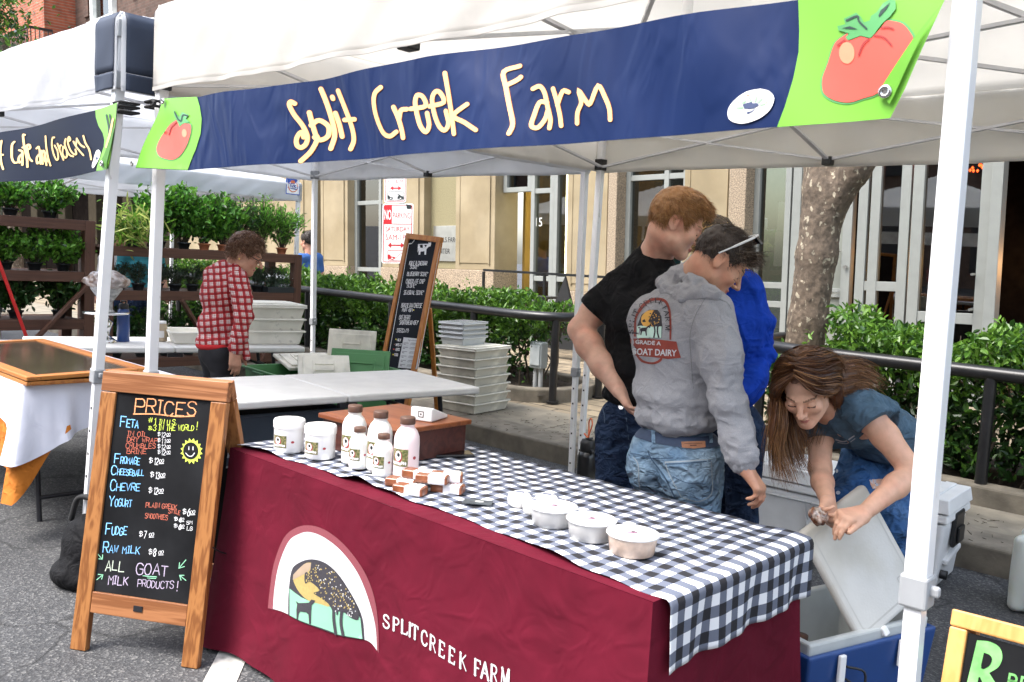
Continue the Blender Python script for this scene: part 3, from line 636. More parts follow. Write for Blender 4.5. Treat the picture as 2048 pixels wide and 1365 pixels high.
# facade further along, and brick apartment building
LB = thing('shop_row', 'shaded row of older shop fronts with pale piers behind the plant racks', 'building')
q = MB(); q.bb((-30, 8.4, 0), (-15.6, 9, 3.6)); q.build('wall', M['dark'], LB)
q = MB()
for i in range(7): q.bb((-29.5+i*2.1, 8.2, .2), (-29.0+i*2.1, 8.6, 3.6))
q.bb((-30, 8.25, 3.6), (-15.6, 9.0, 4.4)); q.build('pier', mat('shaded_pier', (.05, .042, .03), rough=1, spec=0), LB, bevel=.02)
M['brick_o'] = brickmat('orange_brick', '#a95a3c', '#944a32', '#8f7a68', 1.0, wx=.22, wh=.075, ms=.008); M['brick_d'] = brickmat('dark_brick', '#5a4136', '#483329', '#54463c', 1.0, wx=.22, wh=.075, ms=.008)
BB = thing('brick_building', 'dark and orange brick apartment building with a black balcony', 'building')
q = MB(); q.bb((-21.8, 8.3, 4.4), (-13, 12, 14)); q.build('wall', M['brick_d'], BB)
q = MB(); q.bb((-25.0, 7.5, 4), (-21.8, 12, 14)); q.bb((-25.35, 7.42, 6.5), (-25.02, 12, 14)); q.build('end_wall', M['brick_o'], BB)
q = MB()
for xx in (-21.2, -18.4, -16.2): q.bb((xx, 8.22, 8.6), (xx+.5, 8.3, 8.95)); q.bb((xx+.05, 8.24, 7.6), (xx+.35, 8.3, 8.3))
q.build('relief_course', M['brick_d'], BB)
wn_ = MB(); wn_.bb((-20.7, 8.12, 7.25), (-19.1, 8.34, 7.38)); wn_.bb((-20.55, 8.16, 7.38), (-20.40, 8.34, 10)); wn_.bb((-19.40, 8.16, 7.38), (-19.25, 8.34, 10)); wo = wn_.build('window', mat('white_window_paint', (.7, .7, .66)), BB, bevel=.01)
wn_ = MB(); wn_.bb((-20.4, 8.27, 7.38), (-19.4, 8.29, 10)); wn_.build('pane', M['glass'], wo)
bc = MB(); bc.bb((-24.4, 6.85, 6.02), (-21.2, 7.48, 6.18)); bco = bc.build('balcony', M['rail'], BB)
bc = MB()
for i in range(31): bc.bb((-24.38+i*.105, 6.87, 6.18), (-24.36+i*.105, 6.89, 7.10))
for i in range(6): bc.bb((-21.24, 6.95+i*.105, 6.18), (-21.22, 6.97+i*.105, 7.10))
bc.bb((-24.4, 6.85, 7.10), (-21.2, 6.91, 7.16)); bc.bb((-21.26, 6.912, 7.10), (-21.2, 7.48, 7.16)); bc.build('balustrade', M['rail'], bco)
tr2 = thing('tree', 'leafy green tree beside the brick building, at the upper left', 'tree')
q = MB(); q.tube([(-17.9, 5.3, .3), (-17.9, 5.3, 4), (-17.8, 5.2, 6)], [.2, .17, .08], 8); q.build('trunk', M['bark'], tr2)
P_ = np.concatenate([np.array(c)+NR.normal(0, 1, (700, 3))*[.42, .4, .42] for c in ((-18.5, 5.2, 6.3), (-18.1, 5, 5.5), (-18.7, 5, 5.0), (-18.2, 5, 7.0), (-18.9, 5.1, 7.4), (-17.9, 4.9, 4.7))])
leaves('crown', P_, .13, np.tile([0, 0, .1], (len(P_), 1)), [M['lf1'], M['lf2'], M['lf3']], tr2, seed=18)
# cafe barrier, small board by the door, electric box, sign post
cb = thing('cafe_barrier', 'black cafe barrier with pointed cloth panels by the lobby door', 'barrier')
q = MB(); q.bar((-5.0, 7.0, 1.32), (-2.6, 7.0, 1.27), .03); 
for xx in (-5.0, -3.9, -2.6): q.bar((xx, 7.0, .2), (xx, 7.0, 1.3), .03)
q.build('frame', M['rail'], cb)
q = MB()
for xx in (-3.55, -2.75): q.add([(xx-.42, 6.97, .35), (xx+.30, 6.97, .35), (xx, 6.985, 1.27), (xx-.42, 7.03, .35), (xx+.30, 7.03, .35), (xx, 7.015, 1.27)], [(0, 1, 2), (3, 5, 4), (0, 2, 5, 3), (1, 4, 5, 2), (0, 3, 4, 1)])
q.build('cloth_panel', mat('black_cloth', (.012, .012, .012), rough=.9), cb)
q = MB(); q.bb((-4.55, 7.2, .95), (-4.1, 7.6, .98)); q.tube([(-4.3, 7.4, .2), (-4.3, 7.4, .95)], .03); q.build('side_table', M['rail'], cb)
eb = thing('electric_box', 'grey outdoor electric socket box on two conduits in the planter', 'socket box', (-1.92, 4.62, .07), frame=SIDE)
q = MB(); q.bb((-.075, -.05, .22), (.075, .05, .47)); q.build('box', mat('grey_box', (.30, .33, .33), rough=.5), eb, bevel=.015)
q = MB(); q.tube([(-.03, 0, -.02), (-.03, 0, .22)], .022); q.tube([(.035, 0, -.02), (.035, 0, .22)], .022); q.build('conduit', mat('grey_conduit', (.34, .35, .35)), eb)
q = MB(); q.bb((-.06, -.062, .25), (.06, -.05, .44)); q.build('cover', mat('grey_cover', (.36, .39, .39)), eb, bevel=.008)

OB_ = thing('street_building', 'long brick building with rows of windows across the street', 'building'); OB_['kind'] = 'structure'
q = MB(); q.bb((-30, -17, -1), (30, -15, 9)); q.build('wall', mat('far_brick', (.16, .10, .075), rough=.9, var=.3, vs=3), OB_)
q = MB(); r = random.Random(9)
for i in range(18):
    for z in (1.2, 4.6): q.bb((-28+i*3.2, -14.98, z), (-26.6+i*3.2, -14.9, z+2.0))
q.build('window', mat('far_window', (.05, .055, .06), rough=.2), OB_)
# ============================================================ TENTS
M['fabric'] = mat('white_tent_fabric', (.78, .79, .81), rough=.75, var=.04, vs=3, bump=.12, bs=500, transl=.60)
M['fabric_cream'] = mat('cream_tent_fabric', (.82, .80, .76), rough=.75, var=.05, vs=3, bump=.12, bs=500, transl=.60)
M['navy_fabric'] = mat('navy_fabric', (.020, .030, .055), rough=.7, var=.15, vs=6)
M['leg'] = mat('white_powder_coat', (.80, .80, .80), rough=.3, var=.04, vs=8, coat=.3, col2=(.42, .39, .34), mixs=34, thr=(.66, .72), vstretch=(1, 1, .35))
M['greytruss'] = mat('grey_metal_truss', (.60, .60, .61), rough=.4, metal=.1)
M['greyplastic'] = mat('grey_plastic', (.30, .31, .32), rough=.5)
M['cord'] = mat('black_cord', (.01, .01, .01), rough=.8)
def fold_v(x, z, s): return .010*math.sin(x*5.3+s)+.006*math.sin(x*13.1+s*2+z*3)+.004*math.sin(x*29+z*9)
def tent(label, x0, y0, wx, wy, he, ht, peak, fab, seed=0, feet=None, join=(.93, .93, .93, .93), navy=False, logo=False, group='pop-up market canopies', zlo=None):
    t = thing('canopy_tent', label, 'canopy', (x0, y0, 0), frame=STREET, group=group)
    m = MB(); c = (wx/2, wy/2)
    def roof(u, v):
        x, y = u*wx, v*wy; q = 1-max(abs(u-.5), abs(v-.5))*2
        e = .05*q*(1-q)*4*(.5+.5*math.cos(2*math.atan2(v-.5, u-.5))**2)
        rx = .012*math.sin(x*3+seed)*math.sin(y*2.6)
        return (x, y, ht+(peak-ht)*q**1.02-e+rx*min(1, q*6)*min(1, (1-q)*4+.2))
    m.grid(roof, 36, 36); m.build('roof', fab, t, solid=.0015)
    sides = [((0, 0), (1, 0), (0, -1)), ((1, 0), (1, 1), (1, 0)), ((1, 1), (0, 1), (0, 1)), ((0, 1), (0, 0), (-1, 0))]
    for k, (a, b, n) in enumerate(sides):
        m = MB()
        def val(u, v):
            x = (a[0]+(b[0]-a[0])*u)*wx; y = (a[1]+(b[1]-a[1])*u)*wy; e = min(1, min(u, 1-u)*8)
            L = u*(wx if k % 2 == 0 else wy); d = (.012+fold_v(L, v, seed+k)*e*(.35+v))*1.0
            q = .02*math.exp(-((v)/.06)**2)
            return (x+n[0]*(d-q), y+n[1]*(d-q), ht+.01-(ht+.01-he)*v+.004*math.sin(L*3+seed)*v)
        m.grid(val, 70, 12); vo = m.build('valance', fab, t, solid=.0015)
        m = MB(); m.grid(lambda u, v: tuple(np.array(val(u, 1-.045*v))+np.array((*n, 0))*.004), 70, 1); m.build('hem', fab, vo)
        if navy and k in (0, 1):
            u0, u1 = ((1-.21/wx, 1) if k == 0 else (0, .20/wy)); m = MB()
            for v0, v1, d_ in ((0.0, .76, .003), (.77, .985, .005)):
                m.grid(lambda u, v: tuple(np.array(val(u0+(u1-u0)*(.05+.86*u if k == 0 else .09+.86*u), v0+(v1-v0)*v))+np.array((*n, 0))*d_), 8, 8)
            m.build('corner_patch', M['navy_fabric'], vo, solid=.001)
        if logo and k == 1:
            m = MB(); 
            def lv(x, z): return tuple(np.array(val(1-(x+.03)/wy, 1-(z+.06)/(ht-he)))+np.array((*n, 0))*.006)
            mbfill(m, [(0, 0), (.17, 0), (.17, .17), (0, .17)], lv, .04); mbfill(m, [(.008, .008), (.162, .008), (.162, .162), (.008, .162)], lambda x, z: tuple(np.array(lv(x, z))+np.array((*n, 0))*.001), .04, 1)
            mbfill(m, circ(.085, .085, .062), lambda x, z: tuple(np.array(lv(x, z))+np.array((*n, 0))*.002), .04, 2); mbfill(m, circ(.085, .085, .052), lambda x, z: tuple(np.array(lv(x, z))+np.array((*n, 0))*.003), .04, 1)
            mbfill(m, [(.02, .07), (.06, .115), (.15, .115), (.13, .06), (.05, .05)], lambda x, z: tuple(np.array(lv(x, z))+np.array((*n, 0))*.004), .03, 3)
            mbtext(m, 'EZUP', (.038, .068), .034, .008, lambda x, z: tuple(np.array(lv(x, z))+np.array((*n, 0))*.005), 1, slant=.2)
            m.build('logo_patch', [mat('blue_print', (.05, .12, .5)), mat('white_print', (.8, .8, .8)), mat('orange_print', (.75, .2, .08)), mat('navy_print', (.03, .06, .3))], vo)
    feet = feet or [(0, 0)]*4
    for k, (cx, cy) in enumerate(((.02, .02), (wx-.02, .02), (wx-.02, wy-.02), (.02, wy-.02))):
        j = join[k]; fx, fy = feet[k]; zt = ht-.02
        P = lambda z: (cx+fx*(1-z/zt), cy+fy*(1-z/zt), z)
        m = MB(); m.bar(P(j), P(zt), .040, .040); lo = m.build('leg', M['leg'], t, bevel=.004)
        m = MB(); m.bar(P(0), P(j-.002), .031, .031)
        for z in np.arange(.15, j-.1, .10): m.bar(np.array(P(z))+(0, -.0165, 0), np.array(P(z+.012))+(0, -.0165, 0), .012, .002, mi=1)
        m.build('inner_leg', [M['leg'], M['black']], lo, bevel=.003)
        m = MB(); m.bar(P(j-.045), P(j+.015), .050, .050); m.bar(np.array(P(j-.02))+(.03, 0, 0), np.array(P(j))+(.03, 0, 0), .02, .016); m.build('collar', M['greyplastic'], lo, bevel=.005)
        m = MB(); m.bar(P(ht-.09), P(ht-.02), .062, .062); m.bar(P(he+.01), P(he+.08), .058, .058); m.build('bracket', M['black'] if fab == M['fabric_cream'] else M['greyplastic'], lo, bevel=.005)
        m = MB(); m.bb((cx+fx-.05, cy+fy-.05, .0), (cx+fx+.05, cy+fy+.05, .012)); m.build('foot_plate', M['leg'], lo, bevel=.004)
    cs = [(0.03, 0.03), (wx-.03, .03), (wx-.03, wy-.03), (.03, wy-.03)]; mids = []
    hz, lz = ht-.06, he+.03
    for k in range(4):
        a, b = np.array(cs[k]), np.array(cs[(k+1) % 4]); mid = (a+b)/2; mids.append(mid)
        for p in (a, b):
            m = MB(); m.bar((*p, hz), (*mid, lz), .026, .012); m.bar((*(p+(0.004, .004)), lz), (*(mid+(.004, .004)), hz), .026, .012); m.build('truss', M['greytruss'] if fab != M['fabric'] or True else M['leg'], t)
        m = MB(); m.bb((mid[0]-.025, mid[1]-.025, lz-.03), (mid[0]+.025, mid[1]+.025, lz+.015)); m.build('truss_joint', M['black'], t, bevel=.005)
    C3 = np.array((wx/2, wy/2))
    for mid in mids:
        m = MB(); m.bar((*mid, lz), (*C3, hz+.12), .024, .012); m.bar((*mid, hz), (*C3, lz+.12), .024, .012); m.build('truss', M['greytruss'], t)
    for p in cs:
        m = MB(); m.bar((*p, ht-.03), (C3[0], C3[1], peak-.05), .022, .022); m.build('rafter', M['greytruss'], t)
    m = MB(); m.tube([(*C3, lz+.08), (*C3, peak-.03)], .022, 10); m.build('centre_pole', M['leg'], t)
    return t
tent('cream lined white canopy tent over the goat cheese stall', 0, 0, 3.04, 2.92, 2.07, 2.40, 3.05, M['fabric_cream'], 1, feet=[(-.03, -.03), (.04, 0), (.04, 0), (-.03, .03)], join=(.93, .95, .9, .92))
tent('white canopy tent with navy corner patches, left of the goat cheese stall', -3.19, -.10, 3.08, 3.04, 2.07, 2.37, 2.95, M['fabric'], 4, feet=[(0, 0), (-.20, -.05), (.06, 0), (.10, 0)], join=(.91, .91, .78, .84), navy=True)
tent('white canopy tent with a small round blue logo on its rim', -8.0, .95, 3.0, 3.05, 1.98, 2.17, 2.8, M['fabric'], 7, join=(.8, .8, .8, .8), logo=True)
tent('white canopy tent farthest back, behind the potted herbs', -11.6, -1.2, 3.0, 3.0, 1.95, 2.22, 2.8, M['fabric'], 9, join=(.8, .8, .8, .8))
# ============================================================ BANNERS
def onplane(px, py, y):
    """street-frame (x, z) of a photograph pixel on the vertical plane of a banner or cloth at depth y"""
    d = MT.T @ (F1+R1*(px-IW/2)/FPX-U1*(py-IH/2)/FPX); t = (y-CAM[1])/d[1]; q = CAM+t*d; return q[0], q[2]
M['ban_blue'] = mat('navy_vinyl', (.0035, .016, .075), rough=.5, var=.12, vs=3, spec=.22, wrk=.35, ws=3.0, wst=(1, 1, .4))
M['ban_navy'] = mat('dark_navy_vinyl', (.005, .009, .026), rough=.55, var=.15, vs=3, spec=.15)
M['ban_green'] = mat('lime_vinyl', (.17, .46, .045), rough=.4, var=.06, vs=4)
M['ban_cream'] = mat('peach_lettering', (.92, .60, .24), rough=.45, var=.04)
M['ban_orange'] = mat('orange_outline', (.55, .16, .05), rough=.45)
M['tom'] = mat('tomato_red_print', (.80, .105, .075), rough=.4, var=.06); M['tomhi'] = mat('tomato_highlight', (.90, .30, .17), rough=.4); M['tomleaf'] = mat('tomato_leaf_print', (.10, .36, .12), rough=.4)
M['tomdark'] = mat('print_dark_green', (.018, .05, .04), rough=.5); M['tomcrease'] = mat('print_dark_red', (.32, .03, .03), rough=.5)
M['pwhite'] = mat('white_print', (.82, .82, .80), rough=.5); M['pgrey'] = mat('slate_print', (.06, .08, .16), rough=.5); M['pgreen'] = mat('pale_green_print', (.35, .7, .35), rough=.5)
M['eyelet'] = mat('metal_eyelet', (.6, .6, .58), rough=.25, metal=1.0)
def zo(pts, ox, oy, k): return [(ox+x/k, oy+y/k) for x, y in pts]
def make_banner(name, label, y0, top, bot, wave, body):
    t = thing(name, label, 'banner', frame=STREET)
    tx, tz = zip(*top); bx, bz = zip(*bot); n = 120
    m = MB()
    def S(u, v):
        s = np.linspace(0, 1, len(top)); s2 = np.linspace(0, 1, len(bot))
        a = (np.interp(u, s, tx), np.interp(u, s, tz)); b = (np.interp(u, s2, bx), np.interp(u, s2, bz))
        x, z = a[0]+(b[0]-a[0])*v, a[1]+(b[1]-a[1])*v; return (x, wave(x, z), z)
    m.grid(S, n, 10); m.build('vinyl', body, t)
    m2 = MB(); m2.grid(lambda u, v: tuple(np.array(S(u, v))+(0, .003, 0)), n, 10); m2.build('back', M['pwhite'], t)
    return t
W1 = lambda x, z: -.045-.018*math.sin(x*2.1+.6)-.012*math.sin(x*6.5+z*5)-.012*(2.0-z)/.25*math.sin(x*3.3+1)-.004*math.sin(x*17+z*14)
Y1 = -.045
top1 = [onplane(*p, Y1) for p in ((325, 197), (410, 196), (640, 158), (850, 113), (1130, 66), (1400, 27), (1600, 1), (1755, -14), (1893, -22))]
bot1 = [onplane(*p, Y1) for p in ((283, 338), (385, 342), (600, 325), (850, 306), (1150, 284), (1400, 266), (1560, 256), (1680, 246), (1780, 236))]
B1 = make_banner('banner', 'long navy vinyl banner reading Split Creek Farm between lime ends with tomatoes', Y1, top1, bot1, W1, M['ban_blue'])
def bmap(off, Y=Y1, Wv=W1):
    def f(px, py):
        x, z = onplane(px, py, Y); return (x, Wv(x, z)-off, z)
    return f
m = MB(); mbfill(m, [(326, 198), (405, 196), (411, 215), (415, 240), (413, 270), (404, 300), (384, 341), (330, 339), (284, 337), (300, 285)], bmap(.002), 12); m.build('green_end', M['ban_green'], B1)
m = MB(); mbfill(m, [(1599, -8), (1601, 60), (1600, 105), (1590, 160), (1575, 215), (1560, 256.5), (1680, 246.5), (1740, 241), (1781, 237), (1812, 178), (1850, 90), (1887, 5), (1896, -24), (1755, -15)], bmap(.002), 14); m.build('green_end', M['ban_green'], B1)
m = MB(); mbfill(m, zo([(1610, 0), (1400, 310), (1050, 1060), (1000, 1150), (880, 1015), (1250, 460), (1440, 210)], 1600, 0, 5.459), bmap(.010), 10); m.build('folded_edge', mat('lime_vinyl_fold', (.14, .40, .035), rough=.4), B1)
K3 = (1600, 0, 5.459)
body = catmull([(540, 375), (430, 450), (380, 520), (320, 700), (265, 850), (260, 960), (290, 1040), (400, 1105), (550, 1125), (700, 1080), (870, 1015), (1010, 815), (1130, 640), (1250, 460), (1200, 340), (1130, 270), (1040, 245), (960, 245), (900, 320), (790, 430), (680, 410), (560, 450), (540, 375)], 3)[:-1]
tomL = catmull([(1060, 705), (1005, 735), (960, 800), (942, 865), (955, 910), (985, 930), (1035, 936), (1085, 905), (1130, 845), (1152, 775), (1148, 735), (1115, 728), (1060, 705)], 4)[:-1]
def inflate(P, k):
    c = np.mean(P, 0); return [c+(np.array(p)-c)*k for p in P]
m = MB()
mbfill(m, zo(inflate(body, 1.045), *K3), bmap(.003), 12, 2); mbfill(m, zo(body, *K3), bmap(.004), 12, 0)
mbfill(m, zo(circ(530, 590, 85, 118, 24), *K3), bmap(.005), 12, 1)
mbfill(m, zo([(430, 300), (520, 280), (500, 220), (640, 155), (690, 200), (720, 260), (785, 240), (800, 190), (860, 150), (930, 50), (1000, 10), (1060, 20), (1065, 110), (1000, 200), (920, 270), (830, 390), (790, 430), (680, 405), (545, 455), (518, 420), (560, 380), (440, 345)], *K3), bmap(.005), 12, 2)
for q in ([(480, 325), (570, 303), (655, 335), (570, 332)], [(880, 190), (905, 130), (1005, 45), (965, 120), (890, 203)]): mbfill(m, zo(q, *K3), bmap(.006), 12, 3)
def brush(m, pts, w, mp, mi, k): 
    V, F_ = ribbon(catmull([np.array(p) for p in zo(pts, *k)], 4), w); m.add([mp(*v) for v in V], F_, mi)
brush(m, [(535, 240), (650, 195), (670, 250), (750, 330)], 4, bmap(.006), 3, K3)
for q in ([(660, 615), (710, 500), (775, 440)], [(830, 400), (940, 425), (1020, 505)], [(910, 320), (980, 312), (1040, 330)], [(430, 508), (510, 452)]): brush(m, q, 3.0, bmap(.006), 4, K3)
K1 = (0, 0, 2.923)
mbfill(m, zo(inflate(tomL, 1.05), *K1), bmap(.003), 8, 2); mbfill(m, zo(tomL, *K1), bmap(.004), 8, 0); mbfill(m, zo(circ(1112, 785, 17, 24, 16), *K1), bmap(.005), 8, 1)
mbfill(m, zo([(1040, 648), (1062, 672), (1078, 690), (1098, 662), (1140, 680), (1122, 700), (1148, 722), (1104, 730), (1080, 748), (1062, 712), (1044, 684)], *K1), bmap(.005), 8, 2)
brush(m, [(1048, 660), (1070, 700), (1090, 715)], 3, bmap(.006), 3, K1); brush(m, [(1135, 684), (1105, 680), (1095, 712)], 3, bmap(.006), 3, K1); brush(m, [(1060, 720), (1020, 750), (1005, 790)], 2.5, bmap(.006), 4, K1)
m.build('tomato_print', [M['tom'], M['tomhi'], M['tomleaf'], M['tomdark'], M['tomcrease']], B1)
LET1 = [[(85, 315), (64, 305), (56, 325), (80, 380), (122, 440), (146, 500), (140, 545), (113, 570), (90, 560), (86, 525), (103, 490), (122, 482), (126, 510)], [(160, 365), (172, 420), (190, 490), (200, 520), (165, 590), (105, 650)], [(168, 440), (210, 410), (258, 445), (256, 500), (218, 525), (185, 510)], [(220, 225), (250, 310), (280, 420), (290, 500), (270, 575)], [(295, 365), (315, 430), (330, 503)], [(281, 271), (285, 282)], [(318, 235), (350, 330), (385, 440), (395, 520), (375, 575)], [(345, 405), (408, 402)],
 [(590, 220), (555, 255), (545, 310), (555, 390), (590, 480), (635, 505), (678, 480)], [(662, 335), (690, 400), (710, 470), (718, 515)], [(694, 410), (705, 355), (738, 347)], [(760, 345), (845, 328), (830, 275), (797, 265), (785, 310), (800, 390), (820, 450), (850, 480), (868, 440), (855, 370)], [(870, 330), (955, 307), (935, 252), (905, 245), (885, 290), (900, 380), (930, 450), (963, 470), (984, 430), (968, 358)], [(960, 135), (980, 240), (1000, 360), (1018, 492)], [(1092, 318), (1015, 385), (1080, 425), (1148, 470)],
 [(1360, 82), (1272, 118), (1290, 210), (1320, 330), (1345, 430), (1330, 488)], [(1290, 200), (1345, 168), (1368, 148)], [(1440, 218), (1480, 203), (1510, 240), (1530, 320), (1550, 400), (1546, 452)], [(1528, 300), (1482, 300), (1455, 380), (1445, 438), (1480, 450), (1518, 400), (1532, 350)], [(1562, 218), (1585, 290), (1605, 370), (1615, 438)], [(1590, 315), (1622, 235), (1660, 240)], [(1712, 425), (1715, 360), (1738, 300), (1722, 232), (1765, 292), (1793, 308), (1838, 205), (1880, 270), (1908, 340), (1914, 405)]]
m = MB()
for w, off, mi in ((10.2, .0015, 1), (8.6, .0022, 0)):
    for s_ in LET1: brush(m, s_, w, bmap(off), mi, (560, 100, 2.926))
m.build('lettering', [M['ban_cream'], M['ban_orange']], B1)
K4 = (1430, 150, 9.747); m = MB()
oval = catmull([(950, 295), (1120, 340), (1215, 480), (1150, 680), (1000, 830), (800, 925), (560, 970), (350, 910), (290, 790), (330, 640), (480, 480), (700, 345), (950, 295)], 3)[:-1]
mbfill(m, zo(oval, *K4), bmap(.003), 10, 0)
mbfill(m, zo([(605, 610), (700, 570), (795, 555), (805, 580), (890, 575), (930, 615), (830, 675), (740, 690), (640, 680)], *K4), bmap(.004), 8, 1); mbfill(m, zo([(690, 745), (760, 735), (875, 680), (800, 740), (695, 795)], *K4), bmap(.004), 8, 1)
for q in ([(500, 665), (600, 660)], [(605, 570), (670, 530)], [(745, 480), (770, 530)], [(880, 470), (850, 540)], [(980, 490), (910, 555)], [(1030, 590), (960, 605)]): brush(m, q, 4.5, bmap(.004), 2, K4)
for q in ([(690, 430), (735, 430)], [(590, 480), (610, 470)], [(505, 555), (530, 560)], [(945, 360), (950, 385)], [(1045, 405), (1060, 420)], [(1080, 560), (1060, 580)], [(985, 765), (970, 775)]): brush(m, q, 1.6, bmap(.004), 3, K4)
m.build('round_emblem', [M['pwhite'], M['pgrey'], M['pgreen'], M['ban_orange']], B1)
def eyelet(pos, parent, nrm=(0, -1, 0)):
    m = MB(); R = Vector(nrm).to_track_quat('Z', 'Y').to_matrix()
    m.lathe([(.005, 0), (.005, .002), (.010, .003), (.0125, .0), (.0125, -.002)], pos, 14, R=R); m.build('eyelet', M['eyelet'], parent)
for px, py in ((281, 329), (1775, 186), (332, 204)): x, z = onplane(px, py, Y1); eyelet((x, W1(x, z)-.012, z), B1)
m = MB(); 
for dz in (0, .02): m.tube([(-.03, -.03, 2.01+dz), (.045, -.035, 2.01+dz), (.05, .05, 2.01+dz), (-.03, .05, 2.01+dz), (-.03, -.03, 2.01+dz)], .006, 6)
m.tube([(.045, -.035, 2.03), (.09, -.045, 2.015)], .006, 6); m.tube([(.045, -.035, 2.01), (.09, -.045, 2.015)], .006, 6); m.build('tie_cord', M['cord'], B1)
m = MB(); m.tube([(2.99, -.03, 2.02), (3.05, 0, 2.03), (3.08, .05, 2.04)], .005, 6); m.build('tie_cord', M['cord'], B1)
# second banner
W2 = lambda x, z: -.15-.02*math.sin(x*2.6+.4)-.010*math.sin(x*7+z*6)-.015*(2.0-z)/.25*math.sin(x*4)
Y2 = -.15; K2 = (0, 160, 5.689)
top2 = [onplane(*p, Y2) for p in ((-420, 335), (0, 266), (80, 246), (185, 220), (236, 205))]; bot2 = [onplane(*p, Y2) for p in ((-420, 380), (0, 366), (80, 360), (150, 350), (213, 337))]
B2 = make_banner('banner', 'navy vinyl banner reading Cafe and Grocery under the left canopy tent', Y2, top2, bot2, W2, M['ban_navy'])
b2 = lambda off: bmap(off, Y2, W2)
m = MB(); mbfill(m, zo([(1055, 340), (1060, 420), (1090, 520), (1140, 600), (1162, 680), (1155, 760), (1115, 880), (1080, 980), (1070, 1035), (1205, 1018), (1225, 950), (1310, 480), (1345, 262)], *K2), b2(.002), 8); m.build('green_end', M['ban_green'], B2)
m = MB(); mbfill(m, zo([(1318, 480), (1285, 640), (1215, 925), (1145, 905), (1180, 830), (1280, 560)], *K2), b2(.006), 8); mbfill(m, zo([(1145, 905), (1215, 925), (1210, 1010), (1140, 985)], *K2), b2(.007), 8); m.build('folded_edge', mat('green_fold', (.07, .22, .02), rough=.5), B2)
m = MB()
brush(m, [(1195, 400), (1225, 560), (1215, 660)], 4, b2(.004), 0, K2); brush(m, [(1240, 400), (1250, 500), (1222, 640)], 4, b2(.004), 0, K2); brush(m, [(1285, 450), (1255, 560), (1195, 760)], 5, b2(.005), 1, K2); m.build('leek_print', [M['tomdark'], M['ban_cream']], B2)
LET2 = [[(-15, 880), (0, 930), (20, 960)], [(5, 960), (5, 1030)], [(25, 880), (30, 950)], [(22, 850), (24, 856)], [(45, 700), (42, 800), (60, 940), (85, 1022)], [(22, 862), (70, 858)], [(155, 705), (140, 740), (145, 830), (155, 900), (180, 945), (208, 938)], [(205, 800), (232, 815), (240, 890), (246, 968)], [(235, 840), (212, 880), (216, 940), (240, 925)], [(240, 622), (225, 625), (235, 700), (260, 820), (280, 900), (290, 990)], [(232, 768), (285, 738)], [(276, 792), (300, 770), (290, 735), (270, 745), (280, 820), (300, 890), (325, 922)], [(360, 775), (383, 758), (395, 830), (405, 950)], [(390, 840), (367, 880), (372, 945), (395, 925)], [(410, 800), (425, 950)], [(416, 845), (430, 800), (448, 830), (462, 965)], [(462, 635), (465, 750), (482, 880), (505, 968)], [(466, 830), (450, 830), (441, 900), (460, 930), (480, 890)],
 [(575, 650), (548, 660), (535, 740), (548, 830), (575, 900), (602, 888), (600, 800), (570, 742)], [(610, 722), (632, 800), (668, 905)], [(630, 790), (640, 748), (656, 742)], [(678, 760), (665, 830), (690, 880), (720, 860), (716, 790), (680, 755)], [(720, 670), (703, 720), (720, 790), (752, 850), (800, 868)], [(745, 702), (775, 680), (762, 648), (742, 695), (760, 775), (798, 835), (838, 842), (830, 790)], [(812, 700), (850, 770), (922, 856)], [(838, 745), (850, 690), (852, 665)], [(852, 668), (890, 735), (935, 765)], [(925, 635), (950, 720), (990, 790), (1012, 902)]]
m = MB()
for s_ in LET2: brush(m, s_, 3.6, b2(.003), 0, K2)
brush(m, [(-330, 890), (-300, 870), (-290, 960), (-310, 1020)], 3.6, b2(.003), 0, K2); brush(m, [(-240, 850), (-200, 880), (-190, 1010)], 3.6, b2(.003), 0, K2); brush(m, [(-120, 840), (-100, 1000)], 3.6, b2(.003), 0, K2)
m.build('lettering', M['ban_cream'], B2)
m = MB(); mbfill(m, zo(catmull([(1095, 790), (1120, 820), (1110, 880), (1070, 960), (1035, 1003), (1020, 980), (1040, 900), (1065, 815), (1095, 790)], 3)[:-1], *K2), b2(.003), 6); mbfill(m, zo([(1065, 890), (1085, 868), (1095, 890), (1080, 915)], *K2), b2(.004), 6, 1); m.build('round_emblem', [M['pwhite'], M['pgrey']], B2)
x, z = onplane(205, 328, Y2); eyelet((x, W2(x, z)-.014, z), B2)
m = MB()
for dz in (0, .02, .035): m.tube([(-.13, -.115, 1.985+dz), (-.06, -.115, 1.985+dz), (-.06, -.04, 1.985+dz), (-.13, -.04, 1.985+dz), (-.13, -.115, 1.985+dz)], .005, 6)
m.build('tie_cord', M['cord'], B2)
